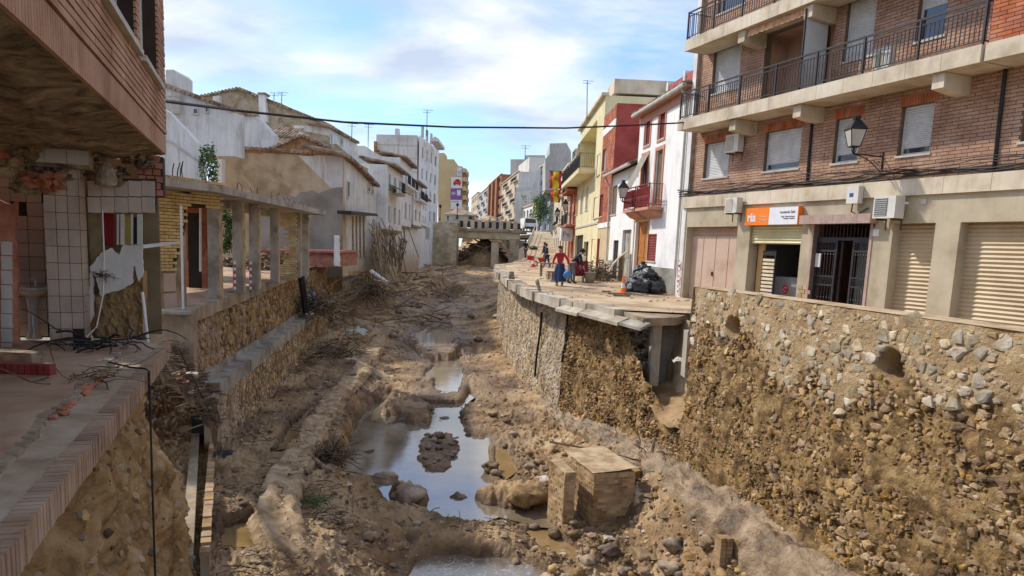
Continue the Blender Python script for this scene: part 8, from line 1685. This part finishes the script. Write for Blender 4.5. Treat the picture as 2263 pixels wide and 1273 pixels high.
for a in (0, 2.1, 4.2): mb.tube([q + Vector((.12 * math.cos(a), .12 * math.sin(a), 0)), q + Vector((.2 * math.cos(a), .2 * math.sin(a), -.74))], .02, 5)
mb.build('stand', M_wood, t)
q = street_pt(1358, 622); n = 16; mb = MB()
for i in range(n):
    a, b = i / n, (i + 1) / n; fx_ = lambda v: q.x - .35 + .9 * v ** 2.2; mb.prism([(fx_(a), q.y - .02, q.z + 1.5 * a), (fx_(b), q.y - .02, q.z + 1.5 * b), (fx_(b) + .0, q.y + .5, q.z + 1.5 * b), (fx_(a), q.y + .5, q.z + 1.5 * a)], (.06, 0, .0))
tag(mb.build('curved_board', mat('pale_plywood', [(.42, .32, .20), (.54, .43, .30)], scale=3, rough=.8)), 'pale curved plywood board leaning at the low white house', 'board')
q = street_pt(1336, 612); o = MB().box(SH, 5.1, 5.25, .3, .5, -1.5, -.2).build('wooden_post', M_wood); tag(o, 'upright wooden post beside the orange door', 'post')
M_bin = mat('black_bin_bag', [(.010, .010, .012), (.022, .022, .025)], scale=5, rough=.28, bump=.8, bscale=12, spec=.6, bdist=.05)
for k, (x, y, r, z) in enumerate(((1398, 646, .36, 0), (1420, 648, .4, 0), (1440, 649, .36, 0), (1408, 640, .42, .2), (1428, 642, .45, .3), (1416, 638, .36, .55), (1388, 642, .28, 0), (1450, 646, .26, 0))):
    q = street_pt(x, y); t = thing('rubbish_bag', 'knotted black rubbish bag in the pile beside the traffic cone', 'rubbish bag', q, 'black rubbish bags piled by the white townhouse'); MB().rock((q.x, q.y, q.z + z + r * .62), r, 900 + k, 4, .3, .85).build('sack', M_bin, t, True); MB().lathe((q.x + .05, q.y, q.z + z + r * 1.28), [(.03, 0), (.09, .1), (.12, .17), (.02, .14)], 8).build('knot', M_bin, t)
def cone(label, q, h, tint=M_orange):
    t = thing('traffic_cone', label, 'traffic cone', q, 'traffic cones'); MB().box(Fr(q[:2], (1, .3), 1), -.2 * h / .7, .2 * h / .7, -.2 * h / .7, .2 * h / .7, q.z, q.z + .03).build('base', tint, t); MB().lathe((q.x, q.y, q.z + .03), [(.13 * h / .7, 0), (.1 * h / .7, .25 * h)], 14).build('lower_band', tint, t); MB().lathe((q.x, q.y, q.z + .03 + .25 * h), [(.1 * h / .7, 0), (.07 * h / .7, .3 * h)], 14).build('white_band', M_swhite, t); MB().lathe((q.x, q.y, q.z + .03 + .55 * h), [(.07 * h / .7, 0), (.03, .42 * h), (.015, .42 * h)], 14).build('tip', tint, t)
cone('orange and white traffic cone beside the black rubbish bags', street_pt(1376, 648), .68); cone('red traffic cone near the wheelbarrow up the street', street_pt(1178, 590), .75, M_red)
q = street_pt(1197, 588); t = thing('wheelbarrow', 'red wheelbarrow pushed along the muddy street', 'wheelbarrow', q); mb = MB(); b0 = [(-.35, -.25), (.35, -.25), (.35, .25), (-.35, .25)]
for i in range(4): (x0, y0), (x1, y1) = b0[i], b0[(i + 1) % 4]; mb.poly([q + Vector((x0 * .6, y0 * .6, .32)), q + Vector((x1 * .6, y1 * .6, .32)), q + Vector((x1, y1, .62)), q + Vector((x0, y0, .62))])
mb.poly([q + Vector((x * .6, y * .6, .32)) for x, y in b0]); mb.build('tray', M_red, t); wheel(q + Vector((-.5, 0, .18)), .17, (1, 0, 0), M_black, t, th=.045); mb = MB()
for s_ in (-.2, .2): mb.tube([q + Vector((-.5, s_ * .3, .18)), q + Vector((0, s_, .33)), q + Vector((.8, s_ * 1.3, .6))], .02, 5); mb.tube([q + Vector((.3, s_, .33)), q + Vector((.35, s_, 0))], .018, 5)
mb.build('handles', M_iron, t)
q = street_pt(1172, 574); t = thing('plastic_crate', 'small red plastic crate on the street at the ramp foot', 'crate', q); MB().box(Fr(q[:2], (1, .1), 1), -.3, .3, -.2, .2, q.z, q.z + .3).build('crate_body', M_red, t); MB().box(Fr(q[:2], (1, .1), 1), -.33, .33, -.23, .23, q.z + .3, q.z + .35).build('rim', M_red, t)
tag(MB().rock(street_pt(1177, 568) + Vector((0, 0, .2)), .38, 77, 3, .3, .6).build('tarpaulin_heap', cmat('green_tarpaulin', (.04, .10, .06), .5), None, True), 'dark green tarpaulin heap behind the red plastic crate', 'tarpaulin')
# planks and mud clods on the street
for k, (x0, y0, x1, y1) in enumerate(((1342, 650, 1400, 651), (1355, 654, 1392, 655), (1385, 648, 1430, 655), (1330, 645, 1350, 646))): a, b = street_pt(x0, y0), street_pt(x1, y1); d = (b - a); f = Fr(a[:2], d[:2], 1); o = MB().box(f, 0, d.length, -.08, .08, a.z, a.z + .05).build('plank', M_wood); tag(o, 'muddy plank lying on the street near the traffic cone', 'plank', 'planks lying by the traffic cone')
g = random.Random(3); mb = MB()
for k in range(420):
    Y = g.uniform(17, 60); e_, f_ = edge_x(Y), float(np.interp(Y, [p[1] for p in FAC], [p[0] for p in FAC])); X = e_ + (f_ - e_) * (g.random() if g.random() < .4 else g.choice((g.uniform(0, .12), g.uniform(.8, 1)))); mb.rock((X, Y, float(st_z(Y)) + .01), g.uniform(.02, .10), k, 1, .4, .5)
stuff(mb.build('mud_clods', M_dry))
ht = thing('hazard_tape', 'red and white hazard tape hanging at the corner of brick block', 'hazard tape', RB.P(.1, .1, -1.7))
for k in range(14): MB().box(RB, .05 + .03 * math.sin(k), .13 + .03 * math.sin(k * 1.3), .06 + .02 * (k % 2), .065 + .02 * (k % 2), -1.6 + k * .1, -1.51 + k * .1).build('tape_stripe', M_red if k % 2 else M_swhite, ht)
for k, (x, Y) in enumerate(((519, 22.5), (554, 24.1))):
    t = thing('hazard_tape', 'red and white hazard tape wrapped on a terrace post, ' + ('nearer the brick front' if k == 0 else 'second from the brick front'), 'hazard tape', at_y(x, 640, Y))
    for i in range(9): p = at_y(x, 640 - i * 7, Y); MB().box(Fr(p[:2], (1, 0), 1), -.03, .03, -.01, .01, p.z, p.z + .09).build('tape_stripe', M_red if i % 2 else M_swhite, t)
# ramp railing and parked van
pts = [(1147, 577), (1152, 560), (1158, 542), (1165, 525), (1172, 513)]; rp = [Vector((edge_x(Y) + .1, Y, float(st_z(Y)))) for Y in (66, 74, 82, 92, 104)]; t = thing('ramp_railing', 'bent grey railing along the river side of the ramp', 'railing', rp[0]); mb = MB(); mb.tube([p + Vector((0, 0, 1.0)) for p in rp], .05, 5); mb.tube([p + Vector((0, 0, .5)) for p in rp], .04, 5); mb.build('rails', M_sill, t)
for a, b in zip(rp[:-1], rp[1:]):
    for i in range(5): p = a.lerp(b, i / 5); MB().tube([p, p + Vector((0, 0, 1.05))], .05, 5).build('post', M_sill, t)
q = street_pt(1167, 518); q = Vector((at_y(1167, 500, 113).x, 113, zt2)); t = thing('parked_van', 'white van parked at the head of the ramp by the bridge', 'van', q); f = Fr(q[:2], (1, .15), 1); pr = [f.P(*(u, 2.2, q.z + z)) for u, z in ((-.95, .35), (-.95, 1.1), (-.85, 1.9), (.85, 1.9), (.95, 1.1), (.95, .35))]
MB().prism(pr, Vector((-f.n.x, -f.n.y, 0)) * 4.6).build('body', M_white, t); MB().prism([f.P(u, 2.21, q.z + z) for u, z in ((-.82, 1.15), (-.74, 1.75), (.74, 1.75), (.82, 1.15))], (0, -.02, 0)).build('windscreen', M_glass, t); MB().box(f, -.9, .9, 2.21, 2.3, q.z + .35, q.z + .6).build('bumper', M_iron, t)
for a in (-.7, .7): MB().box(f, a - .15, a + .15, 2.2, 2.23, q.z + .75, q.z + .95).build('headlight', M_frame, t)
for a in (-.85, .85):
    for b in (1.3, -1.5): MB().tube([f.P(a - .1, b, q.z + .33), f.P(a + .1, b, q.z + .33)], .33, 14).build('wheel', M_black, t)
